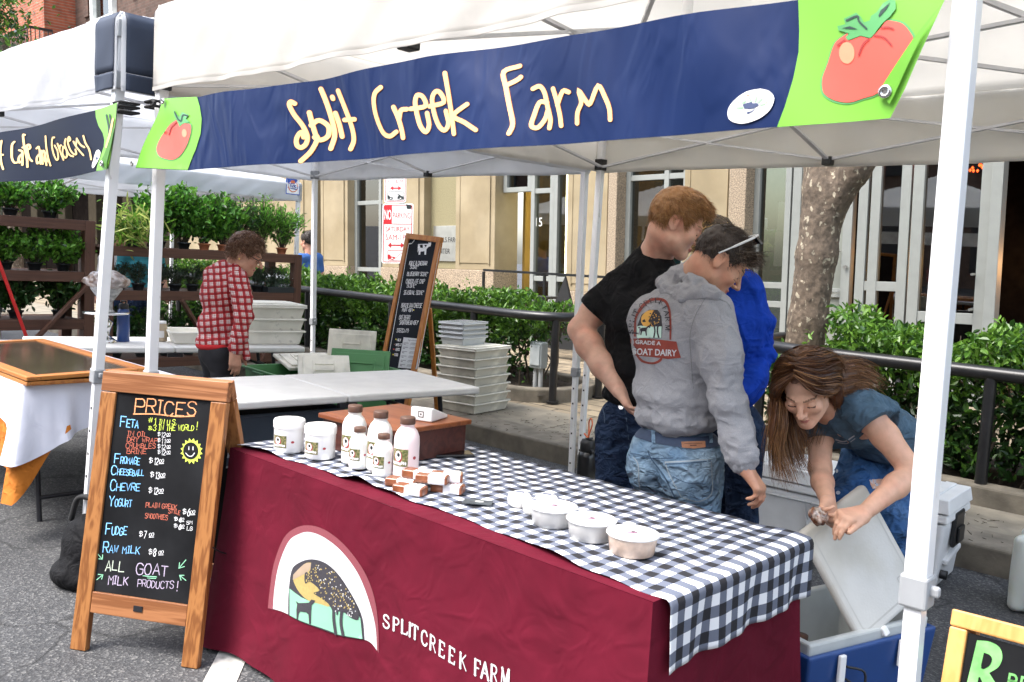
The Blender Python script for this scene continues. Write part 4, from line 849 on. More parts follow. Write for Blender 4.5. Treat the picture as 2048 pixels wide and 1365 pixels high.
# ============================================================ CHEESE STALL TABLE
TX, TY, TL, TW, TH = .63, .03, 1.846, .755, .735
M['maroon'] = mat('maroon_cloth', (.105, .0050, .0165), rough=.85, var=.14, vs=7, bump=.2, bs=800, spec=.15, wrk=.30, ws=2.6)
M['tabletop'] = mat('white_tabletop_plastic', (.76, .75, .73), rough=.5, var=.05, vs=10, bump=.1, bs=200); M['tableleg'] = mat('dark_steel_leg', (.035, .035, .04), rough=.4, metal=.5)
def folding_table(label, loc, rz, L, Wd, H, frame=STREET, seam=True, group=None):
    t = thing('folding_table', label, 'table', loc, rz, group, frame)
    for k in (0, 1):
        m = MB(); m.bb((k*L/2+(.0015 if k else 0), 0, H-.042), ((k+1)*L/2-(0 if k else .0015), Wd, H)); m.build('tabletop', M['tabletop'], t, bevel=.012, seg=3)
    for k, (x, s) in enumerate(((.22, -1), (L-.22, 1))):
        m = MB()
        for y in (.10, Wd-.10): m.tube([(x, y, H-.045), (x+s*.10, y, .0)], .014, 8)
        m.tube([(x+s*.02, .10, H*.75), (x+s*.02, Wd-.10, H*.75)], .011, 8); m.tube([(x+s*.085, .10, .12), (x+s*.085, Wd-.10, .12)], .012, 8)
        m.tube([(x+s*.02, Wd/2, H*.74), (x-s*.35, Wd/2, H-.05)], .010, 8); m.build('leg', M['tableleg'], t)
    m = MB(); m.bb((L/2-.05, -.004, H-.07), (L/2+.05, .03, H-.043)); m.build('hinge', M['tableleg'], t)
    return t
def fr_y(s, t):      # front skirt bulge
    return -(.012+.05*t**1.3)-t*(.020*math.sin(s*5.2+.5)+.010*math.sin(s*11.3+1.7)+.004*math.sin(s*27))*(.3+t) - .03*t*math.exp(-(s/.10)**2)-.05*t*math.exp(-((TL-s)/.12)**2)
cl = thing('tablecloth', 'maroon tablecloth printed with a goat farm emblem, hanging to the street', 'tablecloth', frame=STREET)
ZB = .012
def front(s, t): 
    return np.array((TX-.012+s*(1+0.012)+.05*t*max(0, s-(TL-.15))/.15, TY+fr_y(s, t), TH-(TH-ZB)*t+.014*math.sin(s*6)*t**3))
def endr(s, t):
    return np.array((TX+TL+.012+.04*t+t*(.030*math.sin(s*8.5+.8)+.018*math.sin(s*17))*(.3+t)+.04*t*math.exp(-(s/.09)**2), TY-.012-.07*t*max(0, .1-s)/.1+s, TH-(TH-ZB)*t))
def endl(s, t):
    return np.array((TX-.012-.17*t*math.exp(-((s-.11)/.07)**2)*min(1, s/.03)-.05*t*min(1, s/.1), TY-.012-.018*t+s, TH-(TH-ZB)*t))
def join_(fn, s, t, s0): return fn(s, t)+(front(s0, t)-fn(0, t))*math.exp(-s/.09)
m = MB(); m.grid(lambda u, v: front(u*TL, v), 150, 22); m.grid(lambda u, v: join_(endr, u*TW, v, TL), 60, 22); m.grid(lambda u, v: join_(endl, u*TW, v, 0), 50, 22)
m.grid(lambda u, v: (TX+u*TL, TY+TW+.015+.02*math.sin(u*30)*v, TH-(TH-.02)*v), 40, 6)
m.grid(lambda u, v: (TX-.012+(TL+.024)*u, TY-.012+(TW+.024)*v, TH+.001), 30, 12)
m.build('cloth', M['maroon'], cl, bevel=0)
def cmap(off, ang=0):
    def f(px, py):
        x, z = onplane(px, py, TY-.04)
        s = min(max((x-TX+.012)/1.012, .001), TL-.001); t = min(max((TH-z)/(TH-ZB), .001), .999); p = front(s, t)
        q = np.cross(front(s+.004, t)-front(s-.004, t), front(s, t+.004)-front(s, t-.004)); q = q/np.linalg.norm(q); q = q if q[1] < 0 else -q
        return tuple(p+q*off)
    return f
K5 = (400, 1000, 2.926)
M['felt_w'] = mat('white_cloth_print', (.56, .56, .57), rough=.9, var=.10, vs=120); M['felt_p'] = mat('dusty_pink_print', (.22, .05, .065), rough=.9, var=.1, vs=200)
M['pr_black'] = mat('black_cloth_print', (.035, .032, .04), rough=.9, var=.2, vs=200); M['pr_olive'] = mat('ochre_cloth_print', (.38, .29, .10), rough=.9, var=.1, vs=90); M['pr_tan'] = mat('tan_cloth_print', (.36, .27, .19), rough=.9); M['pr_mint'] = mat('mint_cloth_print', (.22, .46, .32), rough=.9, var=.05)
arch_o = catmull([(413, 637), (414, 540), (425, 380), (470, 230), (540, 168), (625, 157), (720, 195), (830, 290), (930, 430), (990, 580), (1018, 740), (1027, 900)], 4)+catmull([(1027, 900), (985, 850), (930, 822), (800, 795), (650, 730), (530, 668), (413, 637)], 3)[1:-1]
arch_w = catmull([(440, 640), (440, 520), (455, 380), (500, 250), (560, 205), (620, 195), (700, 228), (800, 310), (890, 430), (950, 570), (1000, 740), (1015, 885)], 4)+catmull([(1015, 885), (980, 846), (930, 820), (800, 793), (650, 730), (530, 668), (440, 640)], 3)[1:-1]
arch_b = catmull([(533, 672), (524, 560), (530, 420), (570, 372), (640, 352), (720, 380), (800, 460), (880, 590), (925, 700), (938, 822)], 4)+catmull([(938, 822), (800, 793), (650, 730), (533, 672)], 3)[1:-1]
mint = [(543, 673), (528, 520), (600, 570), (660, 600), (740, 625), (800, 640), (890, 650), (915, 700), (927, 817), (800, 788), (650, 724)]
moon = catmull([(545, 440), (600, 380), (640, 372), (690, 400), (720, 470), (740, 560), (745, 625), (700, 612), (640, 590), (590, 545), (550, 480), (545, 440)], 3)[:-1]
m = MB()
mbfill(m, zo(arch_o, *K5), cmap(.0018), 10, 1); mbfill(m, zo(arch_w, *K5), cmap(.0026), 10, 0); mbfill(m, zo(arch_b, *K5), cmap(.0034), 10, 2); mbfill(m, zo(mint, *K5), cmap(.0042), 10, 4); mbfill(m, zo(moon, *K5), cmap(.0046), 10, 3)
mbfill(m, zo(catmull([(545, 440), (600, 380), (638, 376), (628, 420), (590, 445), (545, 470)], 2), *K5), cmap(.005), 8, 5)
crown = catmull([(640, 362), (700, 380), (780, 440), (850, 545), (900, 640), (905, 705), (860, 690), (820, 655), (770, 655), (740, 610), (690, 570), (660, 545), (690, 530), (640, 480), (615, 490), (610, 430), (635, 420), (640, 362)], 3)[:-1]
mbfill(m, zo(crown, *K5), cmap(.0054), 8, 2)
r_ = random.Random(4)
def inside(P, x, y):
    c = False; j = len(P)-1
    for i in range(len(P)):
        if (P[i][1] > y) != (P[j][1] > y) and x < (P[j][0]-P[i][0])*(y-P[i][1])/(P[j][1]-P[i][1])+P[i][0]: c = not c
        j = i
    return c
cnt = 0
while cnt < 170:
    x, y = r_.uniform(620, 900), r_.uniform(380, 690)
    if inside(crown, x, y):
        cnt += 1; a_ = r_.uniform(0, 6); mbfill(m, zo([(x+5*math.cos(a_+k*2.1)*r_.uniform(.5, 1.2), y+6*math.sin(a_+k*2.1)) for k in range(3)], *K5), cmap(.0060), 8, 3 if y < 640 and r_.random() < .75 else 0)
for q, w in (([(770, 640), (772, 700), (785, 782)], 5.5), ([(815, 645), (812, 720), (825, 790)], 5.5), ([(772, 660), (745, 610), (700, 560)], 2.5), ([(815, 660), (860, 650), (898, 690)], 2.5), ([(790, 670), (790, 640)], 3)): brush(m, q, w, cmap(.0060), 2, K5)
goat = [(572, 590), (590, 602), (640, 600), (652, 582), (672, 590), (664, 605), (655, 615), (654, 650), (656, 720), (648, 722), (642, 668), (630, 655), (602, 650), (594, 660), (592, 695), (586, 695), (580, 640), (582, 610)]
mbfill(m, zo(goat, *K5), cmap(.0056), 6, 2)
m.build('emblem', [M['felt_w'], M['felt_p'], M['pr_black'], M['pr_olive'], M['pr_mint'], M['pr_tan']], cl)
SER = {'S': [[(3.6, 4.9), (2.9, 5.8), (1.6, 6), (.6, 5.2), (.8, 4), (2, 3.2), (3.4, 2.4), (3.8, 1.2), (2.8, .1), (1.4, 0), (.5, .6), (.2, 1.5)]], 'P': [[(.8, 0), (.8, 6)], [(.8, 6), (2.6, 6), (3.6, 5.2), (3.6, 4), (2.6, 3), (.8, 3)]], 'L': [[(.8, 0), (.8, 6)], [(.8, 0), (3.6, 0), (3.9, 1.2)]], 'I': [[(.9, 0), (.9, 6)]], 'T': [[(2, 0), (2, 6)], [(.1, 5), (.2, 6), (3.8, 6), (3.9, 5)]], 'C': [[(3.9, 4.6), (3.2, 5.8), (2, 6), (.8, 5), (.4, 3), (.8, 1), (2, 0), (3.2, .3), (4, 1.4)]], 'R': [[(.8, 0), (.8, 6)], [(.8, 6), (2.6, 6), (3.5, 5.3), (3.5, 4), (2.6, 3.1), (.8, 3.1)], [(2.2, 3.1), (4.2, 0)]], 'E': [[(.8, 0), (.8, 6)], [(.8, 6), (3.6, 6), (3.7, 5)], [(.8, 3), (2.8, 3)], [(.8, 0), (3.7, 0), (3.9, 1.1)]], 'K': [[(.8, 0), (.8, 6)], [(3.8, 6), (.9, 2.6)], [(1.8, 3.4), (4.2, 0)]], 'F': [[(.8, 0), (.8, 6)], [(.8, 6), (3.6, 6), (3.7, 5)], [(.8, 3), (2.8, 3)]], 'A': [[(.2, 0), (2.2, 6)], [(2.2, 6), (4.3, 0)], [(1, 2), (3.4, 2)]], 'M': [[(.6, 0), (.8, 6)], [(.8, 6), (2.6, .4)], [(2.6, .4), (4.4, 6)], [(4.4, 6), (4.6, 0)]], 'G': [[(3.9, 4.6), (3.2, 5.8), (2, 6), (.8, 5), (.4, 3), (.8, 1), (2, 0), (3.4, .4), (3.6, 1), (3.6, 2.4)], [(2.6, 2.4), (4.2, 2.4)]], 'D': [[(.8, 0), (.8, 6)], [(.8, 6), (2.4, 6), (3.8, 4.8), (4, 3), (3.6, 1.2), (2.4, 0), (.8, 0)]], 'O': [[(2.2, 6), (.8, 5), (.4, 3), (.8, 1), (2.2, 0), (3.6, 1), (4, 3), (3.6, 5), (2.2, 6)]], 'Y': [[(.2, 6), (2.1, 3)], [(4, 6), (2.1, 3)], [(2.1, 3), (2.1, 0)]]}
SW = {'I': 1.9, 'L': 4, 'T': 4, 'M': 5.3, 'F': 3.9, 'P': 3.9, ' ': 2.0}
def serif_glyph(ch):
    out = []
    for s in SER.get(ch, []):
        p = [np.array(q) for q in s]; v = abs(p[-1][1]-p[0][1]) > 5 and len(p) == 2; heavy = v and ch != 'A' and not (ch == 'M' and p[0][0] in (.6, 4.4) and False)
        if ch in 'AM' and v: heavy = p[-1][0] > p[0][0]+.5 or p[0][0] > 4.3 and p[-1][0] >= p[0][0]
        if len(p) > 3 and ch in 'SCPRGDO': p = catmull(p, 4)
        out.append((p, (1.0 if heavy else .5) if len(p) == 2 else (.8 if ch in 'SCGO' else .62)))
        if v:
            for e in p: 
                if not (ch in 'A' and e[1] > 5): out.append(([e+(-.55, 0), e+(.55, 0)], .34))
    return out
def serif_text(mb, text, path, mp, mi=0, k=1.0, weight=1.0):
    """path: list of (x,y) baseline points with local up/right scale: fn(u)->(origin, ex, ey) in picture units"""
    u = 0
    for ch in text:
        o, ex, ey = path(u)
        for p, w in serif_glyph(ch):
            V, F_ = ribbon([np.array((q[0], q[1])) for q in p], w*weight); mb.add([mp(*(o+ex*v[0]+ey*v[1])) for v in V], F_, mi)
        u += SW.get(ch, 4.6)+.55
    return u
tot = sum(SW.get(c, 4.6)+.55 for c in 'SPLIT CREEK FARM')
bl = np.array(catmull([(1050, 748), (1190, 790), (1290, 845), (1420, 925), (1560, 1010), (1680, 1060), (1830, 1105)], 8))
def tpath(u):
    f_ = u/tot*(len(bl)-1); i = min(int(f_), len(bl)-2); a_ = bl[i]+(bl[i+1]-bl[i])*(f_-i); d_ = (bl[i+1]-bl[i]); d_ = d_/np.linalg.norm(d_)
    L = np.sum(np.linalg.norm(np.diff(bl, axis=0), axis=1))/tot; h = (72+26*u/tot)/6
    return a_, d_*L*.92, np.array((-.03, -1.0))*h
m = MB(); serif_text(m, 'SPLIT CREEK FARM', tpath, lambda x, y: cmap(.0022)(400+x/2.926, 1000+y/2.926), 0, weight=1.15); m.build('lettering', M['felt_w'], cl)
# gingham runner
def gingham():
    m = bpy.data.materials.new('gingham'); m.use_nodes = True; k = NT(m); b = k.n['Principled BSDF']; uv = k.add('ShaderNodeUVMap'); sp = k.add('ShaderNodeSeparateXYZ'); k.link(uv.outputs[0], sp.inputs[0]); a = []
    for i in (0, 1):
        f = k.add('ShaderNodeMath', operation='FRACT'); k.link(sp.outputs[i], f.inputs[0]); g = k.add('ShaderNodeMath', operation='GREATER_THAN'); g.inputs[1].default_value = .5; k.link(f.outputs[0], g.inputs[0]); a.append(g)
    ad = k.add('ShaderNodeMath', operation='ADD'); k.link(a[0].outputs[0], ad.inputs[0]); k.link(a[1].outputs[0], ad.inputs[1]); hf = k.add('ShaderNodeMath', operation='MULTIPLY'); hf.inputs[1].default_value = .5; k.link(ad.outputs[0], hf.inputs[0])
    r = k.add('ShaderNodeValToRGB'); r.color_ramp.interpolation = 'CONSTANT'; e = r.color_ramp.elements; e[0].color = (.74, .75, .77, 1); e[1].position = .9; e[1].color = (.012, .012, .016, 1); q = e.new(.25); q.color = (.125, .14, .185, 1)
    k.link(hf.outputs[0], r.inputs[0]); k.link(r.outputs[0], b.inputs['Base Color']); b.inputs['Roughness'].default_value = .9
    wv = k.add('ShaderNodeTexNoise'); wv.inputs['Scale'].default_value = 900; bp = k.add('ShaderNodeBump'); bp.inputs['Strength'].default_value = .2; bp.inputs['Distance'].default_value = .001; k.link(wv.outputs[0], bp.inputs['Height']); k.link(bp.outputs[0], b.inputs['Normal']); return m
M['gingham'] = gingham(); CK = .061
rn = bpy.data.objects.new('table_runner', None)
nu, nv = 190, 66; V = []; UV = []
OL, OR = .10, .185
for i in range(nu+1):
    u = -OL+(TL+OL+OR)*i/nu
    for j in range(nv+1):
        f_ = j/nv; yf = TY+.004+.062*min(1, max(0, (u+.05)/.45))*min(1, max(.2, (TL+.1-u)/.7))+.008*math.sin(u*7)+.004*math.sin(u*19); y = yf+(TY+TW+.012-yf)*f_
        z = TH+.006+.0035*math.sin(u*11+y*7)*math.sin(y*13+u*2)+.002*math.sin(u*37+y*21)
        fr = math.exp(-f_*14); z += .010*fr*(max(0, math.sin(u*9+.6))**2)+.018*math.exp(-((u-.66)/.06)**2-(f_/.12)**2)
        x = TX+u
        if u > TL:
            d = u-TL; rr = .02; a_ = min(d/rr, PI/2); 
            x = TX+TL+rr*math.sin(a_)*.9+.022+ .012*d/.26*math.sin(y*24)+.006*math.sin(y*51)*d/.26; z = TH+.006-rr*(1-math.cos(a_))-max(0, d-rr*PI/2)
            y += -.05*d*(1-f_)+.02*d*f_
        if u < 0:
            d = -u; a_ = min(d/.015, PI/2); x = TX-.015*math.sin(a_)-.03-.04*d*8*.1; z = TH+.006-.015*(1-math.cos(a_))-max(0, d-.0235)
        V.append((x, y, z)); UV.append((u/CK, (f_*(TW-.03))/CK))
F_ = [(i*(nv+1)+j, (i+1)*(nv+1)+j, (i+1)*(nv+1)+j+1, i*(nv+1)+j+1) for i in range(nu) for j in range(nv)]
bpy.data.objects.remove(rn)
rn = rawmesh('table_runner', V, F_, M['gingham'], frame=STREET)
uvl = rn.data.uv_layers.new(name='UVMap'); li = np.empty(len(rn.data.loops), np.int32); rn.data.loops.foreach_get('vertex_index', li); uvl.data.foreach_set('uv', np.array(UV, np.float32)[li].ravel())
sm_ = rn.modifiers.new('thick', 'SOLIDIFY'); sm_.thickness = .0015; sm_.offset = 0
finish(rn, 'black and white gingham runner laid over the maroon tablecloth', 'table runner')
# ============================================================ BOARDS
ORD = ['first', 'second', 'third', 'fourth', 'fifth', 'sixth', 'seventh', 'eighth', 'ninth', 'tenth', 'eleventh', 'twelfth']
def onpl(px, py, o, n, street=True):
    """point of a plane (origin o, normal n) seen at a photograph pixel; street frame or level frame"""
    d = F1+R1*(px-IW/2)/FPX-U1*(py-IH/2)/FPX
    if street: d = MT.T @ d
    o, n = np.array(o, float), np.array(n, float); t = ((o-CAM)@n)/(d@n); return CAM+t*d
def ptext(mb, text, p0, p1, h, w, mp, mi=0, up=(0, -1), **kw):
    """hand lettering with its baseline from p0 to p1 in artwork units"""
    st, wd = strokes(text, 1.0, **kw); p0, p1, up = np.array(p0, float), np.array(p1, float), np.array(up, float); ex = (p1-p0)/max(wd, 1e-6)
    for s in st:
        V, F_ = ribbon([p0+ex*q[0]+up*h*q[1] for q in s], w); mb.add([mp(*v) for v in V], F_, mi)
def pfont(mb, text, p0, p1, h, mp, mi=0, up=(0, -1), bold=0.0):
    V, F_ = fontmesh(text, 1.0, bold); xs = [v[0] for v in V]; a, b = min(xs), max(xs); p0, p1, up = np.array(p0, float), np.array(p1, float), np.array(up, float)
    mb.add([mp(*(p0+(p1-p0)*(x-a)/(b-a)+up*h*y/.73)) for x, y in V], F_, mi)
M['oak'] = wood('oiled_oak', (.36, .15, .045), (.20, .070, .018), 1.0, 'Z'); M['oakx'] = wood('oiled_oak_rail', (.36, .15, .06), (.21, .075, .025), 1.0, 'X', rz=.555)
M['pine'] = wood('orange_pine', (.50, .20, .045), (.40, .14, .03), .8, 'Z')
M['slate'] = mat('chalkboard', (.006, .0065, .0075), rough=.65, spec=.15, var=.5, vs=4, col2=(.013, .0135, .015), mixs=3)
def chalkmat(n, c): return mat(n, c, rough=.95, var=.3, vs=160)
CH = {'orange': chalkmat('orange_chalk', (.85, .36, .16)), 'blue': chalkmat('blue_chalk', (.25, .58, .95)), 'lime': chalkmat('lime_chalk', (.62, .75, .10)), 'red': chalkmat('red_chalk', (.58, .16, .10)), 'white': chalkmat('white_chalk', (.80, .80, .80)), 'mint': chalkmat('mint_chalk', (.28, .62, .40)), 'lilac': chalkmat('lilac_chalk', (.50, .42, .55)), 'pale': chalkmat('pale_chalk', (.55, .62, .50))}
CHL = list(CH.values()); CI = {k: i for i, k in enumerate(CH)}
ab = thing('sandwich_board', 'oak framed sandwich board of chalked goat cheese prices on the street', 'sandwich board', frame=STREET)
FLf, FRf = np.array((.345, -.43, 0)), np.array((.772, -.165, 0)); EX = FRf-FLf; WB = np.linalg.norm(EX); EX /= WB; NBk = np.array((-EX[1], EX[0], 0)); HB, SB = .992, .165
UPv = NBk*SB+np.array((0, 0, HB)); LB = np.linalg.norm(UPv); UPv /= LB; NF = np.cross(EX, UPv)
def apanel(o, ex, up, n, L, label=None):
    m = MB(); R = Matrix((Vector(ex), Vector(up), Vector(n))).transposed(); c = lambda s, t: o+ex*s+up*t
    SW_ = .062
    f = MB()
    for s in (SW_/2, WB-SW_/2): f.box(c(s, L/2-.0375), (SW_, L-.075, .028), R)
    st_ = f.build('stile', M['oak'], ab, bevel=.003)
    f = MB(); f.box(c(WB/2, L-.0365), (WB, .072, .030), R); f.box(c(WB/2, .175), (WB-2*SW_-.001, .075, .026), R); f.build('rail', M['oakx'], ab, bevel=.003)
    f = MB(); f.box(c(WB/2, (L-.072+.2125)/2), (WB-2*SW_-.001, L-.072-.2125-.001, .010), R); return f.build('chalkboard', M['slate'], ab)
apanel(FLf, EX, UPv, NF, LB)
UPb = -NBk*.36+np.array((0, 0, HB)); Lb2 = np.linalg.norm(UPb); UPb /= Lb2
apanel(FLf+NBk*(SB+.36+.012), EX, UPb, np.cross(EX, UPb), Lb2)
q = MB(); q.box(FLf+EX*WB/2+UPv*.175-NF*(-.0145), (.035, .02, .003), Matrix((Vector(EX), Vector(UPv), Vector(NF))).transposed()); q.build('maker_plate', M['tableleg'], ab)
q = MB(); a_, b_ = FRf+UPv*.42, FRf+NBk*(SB+.37)+UPb*.42
q.tube([a_+(b_-a_)*k/12+np.array((0, 0, -.06*math.sin(PI*k/12))) for k in range(13)], .003, 5); q.build('chain', M['tableleg'], ab)
PO = FLf+NF*.0065
def bm_(x, y): return tuple(onpl(100+x/2.053, 700+y/2.053, PO, NF))
m = MB(); UPI = (.115, -1.0)
def C(t, p0, p1, h, col, w=3.6, **kw): ptext(m, t, p0, p1, h, w*(.72 if h < 30 else .85), bm_, CI[col], UPI, jit=.35, **kw)
C('PRICES', (347, 256), (597, 274), 56, 'orange', 5.5); V, F_ = ribbon(catmull([np.array(p) for p in ((343, 264), (430, 264), (520, 274), (592, 272))], 4), 5); m.add([bm_(*v) for v in V], F_, CI['orange'])
C('F', (288, 312), (308, 314), 40, 'blue', 4.5); C('ETA', (314, 315), (362, 320), 30, 'blue', 4.5)
C('#', (404, 296), (418, 297), 18, 'lime', 3); C('1', (424, 304), (434, 304), 24, 'lime', 3.5); C('IN U.S.', (448, 305), (520, 307), 20, 'lime', 3.2); C('&', (405, 328), (418, 328), 14, 'lime', 3); C('3 IN THE WORLD', (424, 330), (590, 331), 22, 'lime', 3.2); C('!', (600, 326), (604, 326), 30, 'lime', 3.4)
for t_, y, x0, x1, pr in (('IN OIL', 352, 318, 400, '12'), ('DRY WRAP', 377, 316, 441, '11'), ('CRUMBLES', 402, 311, 432, '12'), ('BRINE', 425, 315, 394, '12')):
    C(t_, (x0, y), (x1, y+4), 19, 'red', 2.8); C('$', (443, y), (452, y), 13, 'white', 2.2); C(pr, (455, y+6), (474, y+6), 20, 'white', 2.8); C('00', (479, y), (493, y), 9, 'white', 2.2); V, F_ = ribbon([(479, y+4), (494, y+3)], 2); m.add([bm_(*v) for v in V], F_, CI['white'])
def price(x, y, d, h=26, w=58):
    C('$', (x, y-8), (x+12, y-8), h*.62, 'white', 3); C(d, (x+18, y), (x+18+(9 if len(d) == 1 else 18), y), h, 'white', 3.6); C('00', (x+w-18, y-7), (x+w, y-8), h*.42, 'white', 2.6); V, F_ = ribbon([(x+w-18, y-2), (x+w+1, y-3)], 2.4); m.add([bm_(*v) for v in V], F_, CI['white'])
for t_, x0, x1, y, h, px_, py_, pr in (('FROMAGE', 264, 367, 462, 30, 408, 470, '12'), ('CHEESEBALL', 251, 384, 509, 28, 413, 528, '13'), ('CHEVRE', 247, 368, 574, 34, 406, 592, '12'), ('YOGURT', 241, 334, 638, 32, 0, 0, ''), ('FUDGE', 228, 313, 754, 36, 367, 772, '7'), ('RAW MILK', 217, 367, 828, 34, 406, 845, '8')):
    C(t_[0], (x0, y), (x0+19, y+1), h*1.2, 'blue', 4.2); C(t_[1:], (x0+25, y+3), (x1, y+(10 if len(t_) > 6 else 6)), h*.86, 'blue', 4.0)
    if pr: price(px_, py_, pr, 28)
C('PLAIN GREEK', (393, 646), (519, 656), 19, 'red', 2.8); C('STYLE', (486, 670), (534, 677), 18, 'red', 2.8); C('SMOOTHIES', (390, 690), (482, 698), 19, 'red', 2.8)
price(546, 680, '6', 28, 48); price(511, 708, '4', 20, 38); price(510, 736, '6', 20, 40); C('SM', (560, 716), (583, 717), 13, 'white', 2.6); C('LG', (562, 740), (584, 741), 16, 'white', 2.6)
C('ALL', (227, 905), (303, 908), 40, 'pale', 4.4); C('GOAT', (353, 918), (481, 930), 42, 'lilac', 4.4); C('MILK', (239, 961), (319, 965), 34, 'lilac', 4.2); C('PRODUCTS', (359, 971), (505, 982), 28, 'lilac', 3.8); C('!', (519, 988), (523, 988), 38, 'lilac', 3.6)
for a_, b_ in (((382, 928), (438, 933)), ((400, 937), (434, 939))): V, F_ = ribbon([a_, b_], 3.4); m.add([bm_(*v) for v in V], F_, CI['mint'])
for pts in ([(194, 836), (215, 860)], [(216, 842), (215, 860), (200, 858)], [(558, 863), (530, 896)], [(532, 874), (529, 897), (552, 890)], [(192, 944), (217, 924)], [(198, 922), (217, 924), (212, 942)], [(558, 947), (532, 926)], [(550, 926), (532, 926), (538, 946)]): V, F_ = ribbon([np.array(p) for p in pts], 3.2); m.add([bm_(*v) for v in V], F_, CI['mint'])
st_ = []
for k in range(33): a_ = k*PI/16; st_.append((581+(46 if k % 2 else 36)*math.cos(a_), 416+(54 if k % 2 else 42)*math.sin(a_)))
mbfill(m, st_[:-1], bm_, 12, CI['lime']); mbfill(m, circ(578, 415, 31, 35), lambda x, y: tuple(np.array(bm_(x, y))+NF*.0008), 12, len(CHL))
bmo = lambda x, y: tuple(np.array(bm_(x, y))+NF*.0014)
for pts in ([(571, 398), (571, 410)], [(588, 398), (588, 411)], [(558, 424), (570, 436), (584, 436), (594, 424)]): V, F_ = ribbon(catmull([np.array(p) for p in pts], 4), 3.4); m.add([bmo(*v) for v in V], F_, CI['white'])
m.build('chalk_writing', CHL+[M['slate']], ab)
bag = thing('bag', 'black soft bag on the street behind the price board', 'bag', frame=STREET)
s_ = SDF(); b0 = np.array((-.26, -.16, 0)); s_.el(b0+(0, .02, .14), (.13, .10, .15), k=.05); s_.el(b0+(.0, .0, .05), (.15, .12, .07), k=.05); s_.disp = lambda P: .012*vnoise(P*9)+.003*vnoise(P*30)
V, F_ = s_.mesh(.011); rawmesh('fabric_body', V, F_, mat('black_nylon', (.010, .010, .011), rough=.7, bump=.3, bs=60, spec=.1, wrk=.4, ws=7), bag); q = MB(); q.tube(catmull([b0+(-.08, -.02, .26), b0+(-.05, 0, .36), b0+(.05, .03, .36), b0+(.08, .03, .26)], 5), .012, 6); q.build('handle', M['cord'], bag)
# tall menu board on an easel
mn = thing('menu_board', 'tall narrow pine framed chalkboard menu of scones leaning on an easel', 'menu board', frame=STREET)
MY = 3.1; PTL, PTR, PBL = onpl(815, 467, (0, MY, 0), (0, 1, 0)), onpl(886, 467, (0, MY, 0), (0, 1, 0)), onpl(760, 745, (0, MY-.17, 0), (0, 1, 0))
up_ = (PTL-PBL)/np.linalg.norm(PTL-PBL); ex_ = PTR-PTL; ex_[2] = 0; ex_ = ex_-up_*(ex_@up_); wM = np.linalg.norm(ex_); ex_ /= wM; nM = np.cross(ex_, up_); LM = PTL[2]/up_[2]; OM = PTL-up_*LM
if nM[1] > 0: nM = -nM
RM = Matrix((Vector(ex_), Vector(up_), Vector(-nM))).transposed(); cM = lambda s, t, d=0.0: OM+ex_*s+up_*t+nM*d
f = MB()
for s in (.022, wM-.022): f.box(cM(s, LM/2-.022), (.044, LM-.045, .035), RM)
f.box(cM(wM/2, LM-.022), (wM, .044, .036), RM); f.box(cM(wM/2, .25), (wM-.09, .05, .03), RM); f.build('frame', M['pine'], mn, bevel=.003)
f = MB(); f.box(cM(wM/2, (LM-.044+.275)/2), (wM-.089, LM-.044-.276, .010), RM); f.build('chalkboard', mat('navy_chalkboard', (.008, .010, .016), rough=.6, spec=.15, var=.3, vs=5), mn)
f = MB()
for s in (.03, wM-.02): f.bar(cM(s, LM*.66, -.03), cM(s, LM*.66, -.03)*[1, 1, 0]+np.array((-.12, .26, .12)), .035, .025)
f.build('easel_leg', M['pine'], mn, bevel=.003)
OMp = cM(0, 0, .0062)
def mm_(x, y): return tuple(onpl(740+x/4.2667, 440+y/4.2667, OMp, nM))
m = MB(); UPM = (.19, -1)
def C2(t, p0, p1, h, w=3.2, mi=0): ptext(m, t, p0, p1, h, w, mm_, mi, UPM, sp=1.0, wide=.8, jit=.12)
for t_, x0, x1, y, h in (('KALE & CHEDDAR', 334, 484, 386, 34), ('SCONE*', 341, 408, 416, 28), ('BLUEBERRY SCONE*', 315, 490, 477, 32), ('CHOCOLATE CHIP', 305, 462, 541, 34), ('SCONE*', 312, 390, 577, 32), ('SEASONAL SCONE*', 287, 455, 637, 34), ('BRAZILIAN CHEESE', 266, 440, 748, 36), ('PUFF (GF)', 273, 362, 783, 26), ('OAT BERRY', 247, 341, 850, 36), ('SHORTBREAD (GF)*', 250, 408, 893, 34), ('STECCA (V)', 227, 326, 960, 32), ('4', 526, 540, 416, 30), ('4', 513, 527, 478, 30), ('4', 491, 505, 577, 30), ('4', 476, 490, 647, 30), ('2', 444, 462, 795, 30), ('4', 429, 443, 908, 30), ('4', 417, 431, 978, 30), ('MILK', 230, 262, 1034, 20), ('WHEAT', 218, 268, 1077, 22), ('NUTS', 216, 250, 1117, 22), ('EGG', 208, 236, 1160, 20)): C2(t_, (x0, y), (x1, y+2), h)
mmo = lambda x, y: tuple(np.array(mm_(x, y))+nM*.0008)
V, F_ = ribbon([(142, 1262), (330, 205), (345, 200)], 4); m.add([mm_(*v) for v in V], F_, 0)
for pts in ([(330, 208), (352, 205), (376, 180), (380, 156), (571, 158), (572, 185), (584, 202), (602, 203)], [(602, 203), (412, 1262)]): V, F_ = ribbon(pts, 4); m.add([mm_(*v) for v in V], F_, 0)
mbfill(m, [(410, 208), (470, 205), (498, 205), (500, 190), (512, 198), (520, 184), (522, 205), (516, 226), (498, 232), (482, 250), (478, 298), (464, 298), (464, 268), (432, 272), (428, 298), (414, 298), (416, 262), (406, 280), (408, 230)], mm_, 14, 0)
for q_ in ([(425, 215), (450, 212), (452, 240), (430, 240)], [(462, 215), (486, 214), (478, 236)]): mbfill(m, q_, mmo, 14, 4)
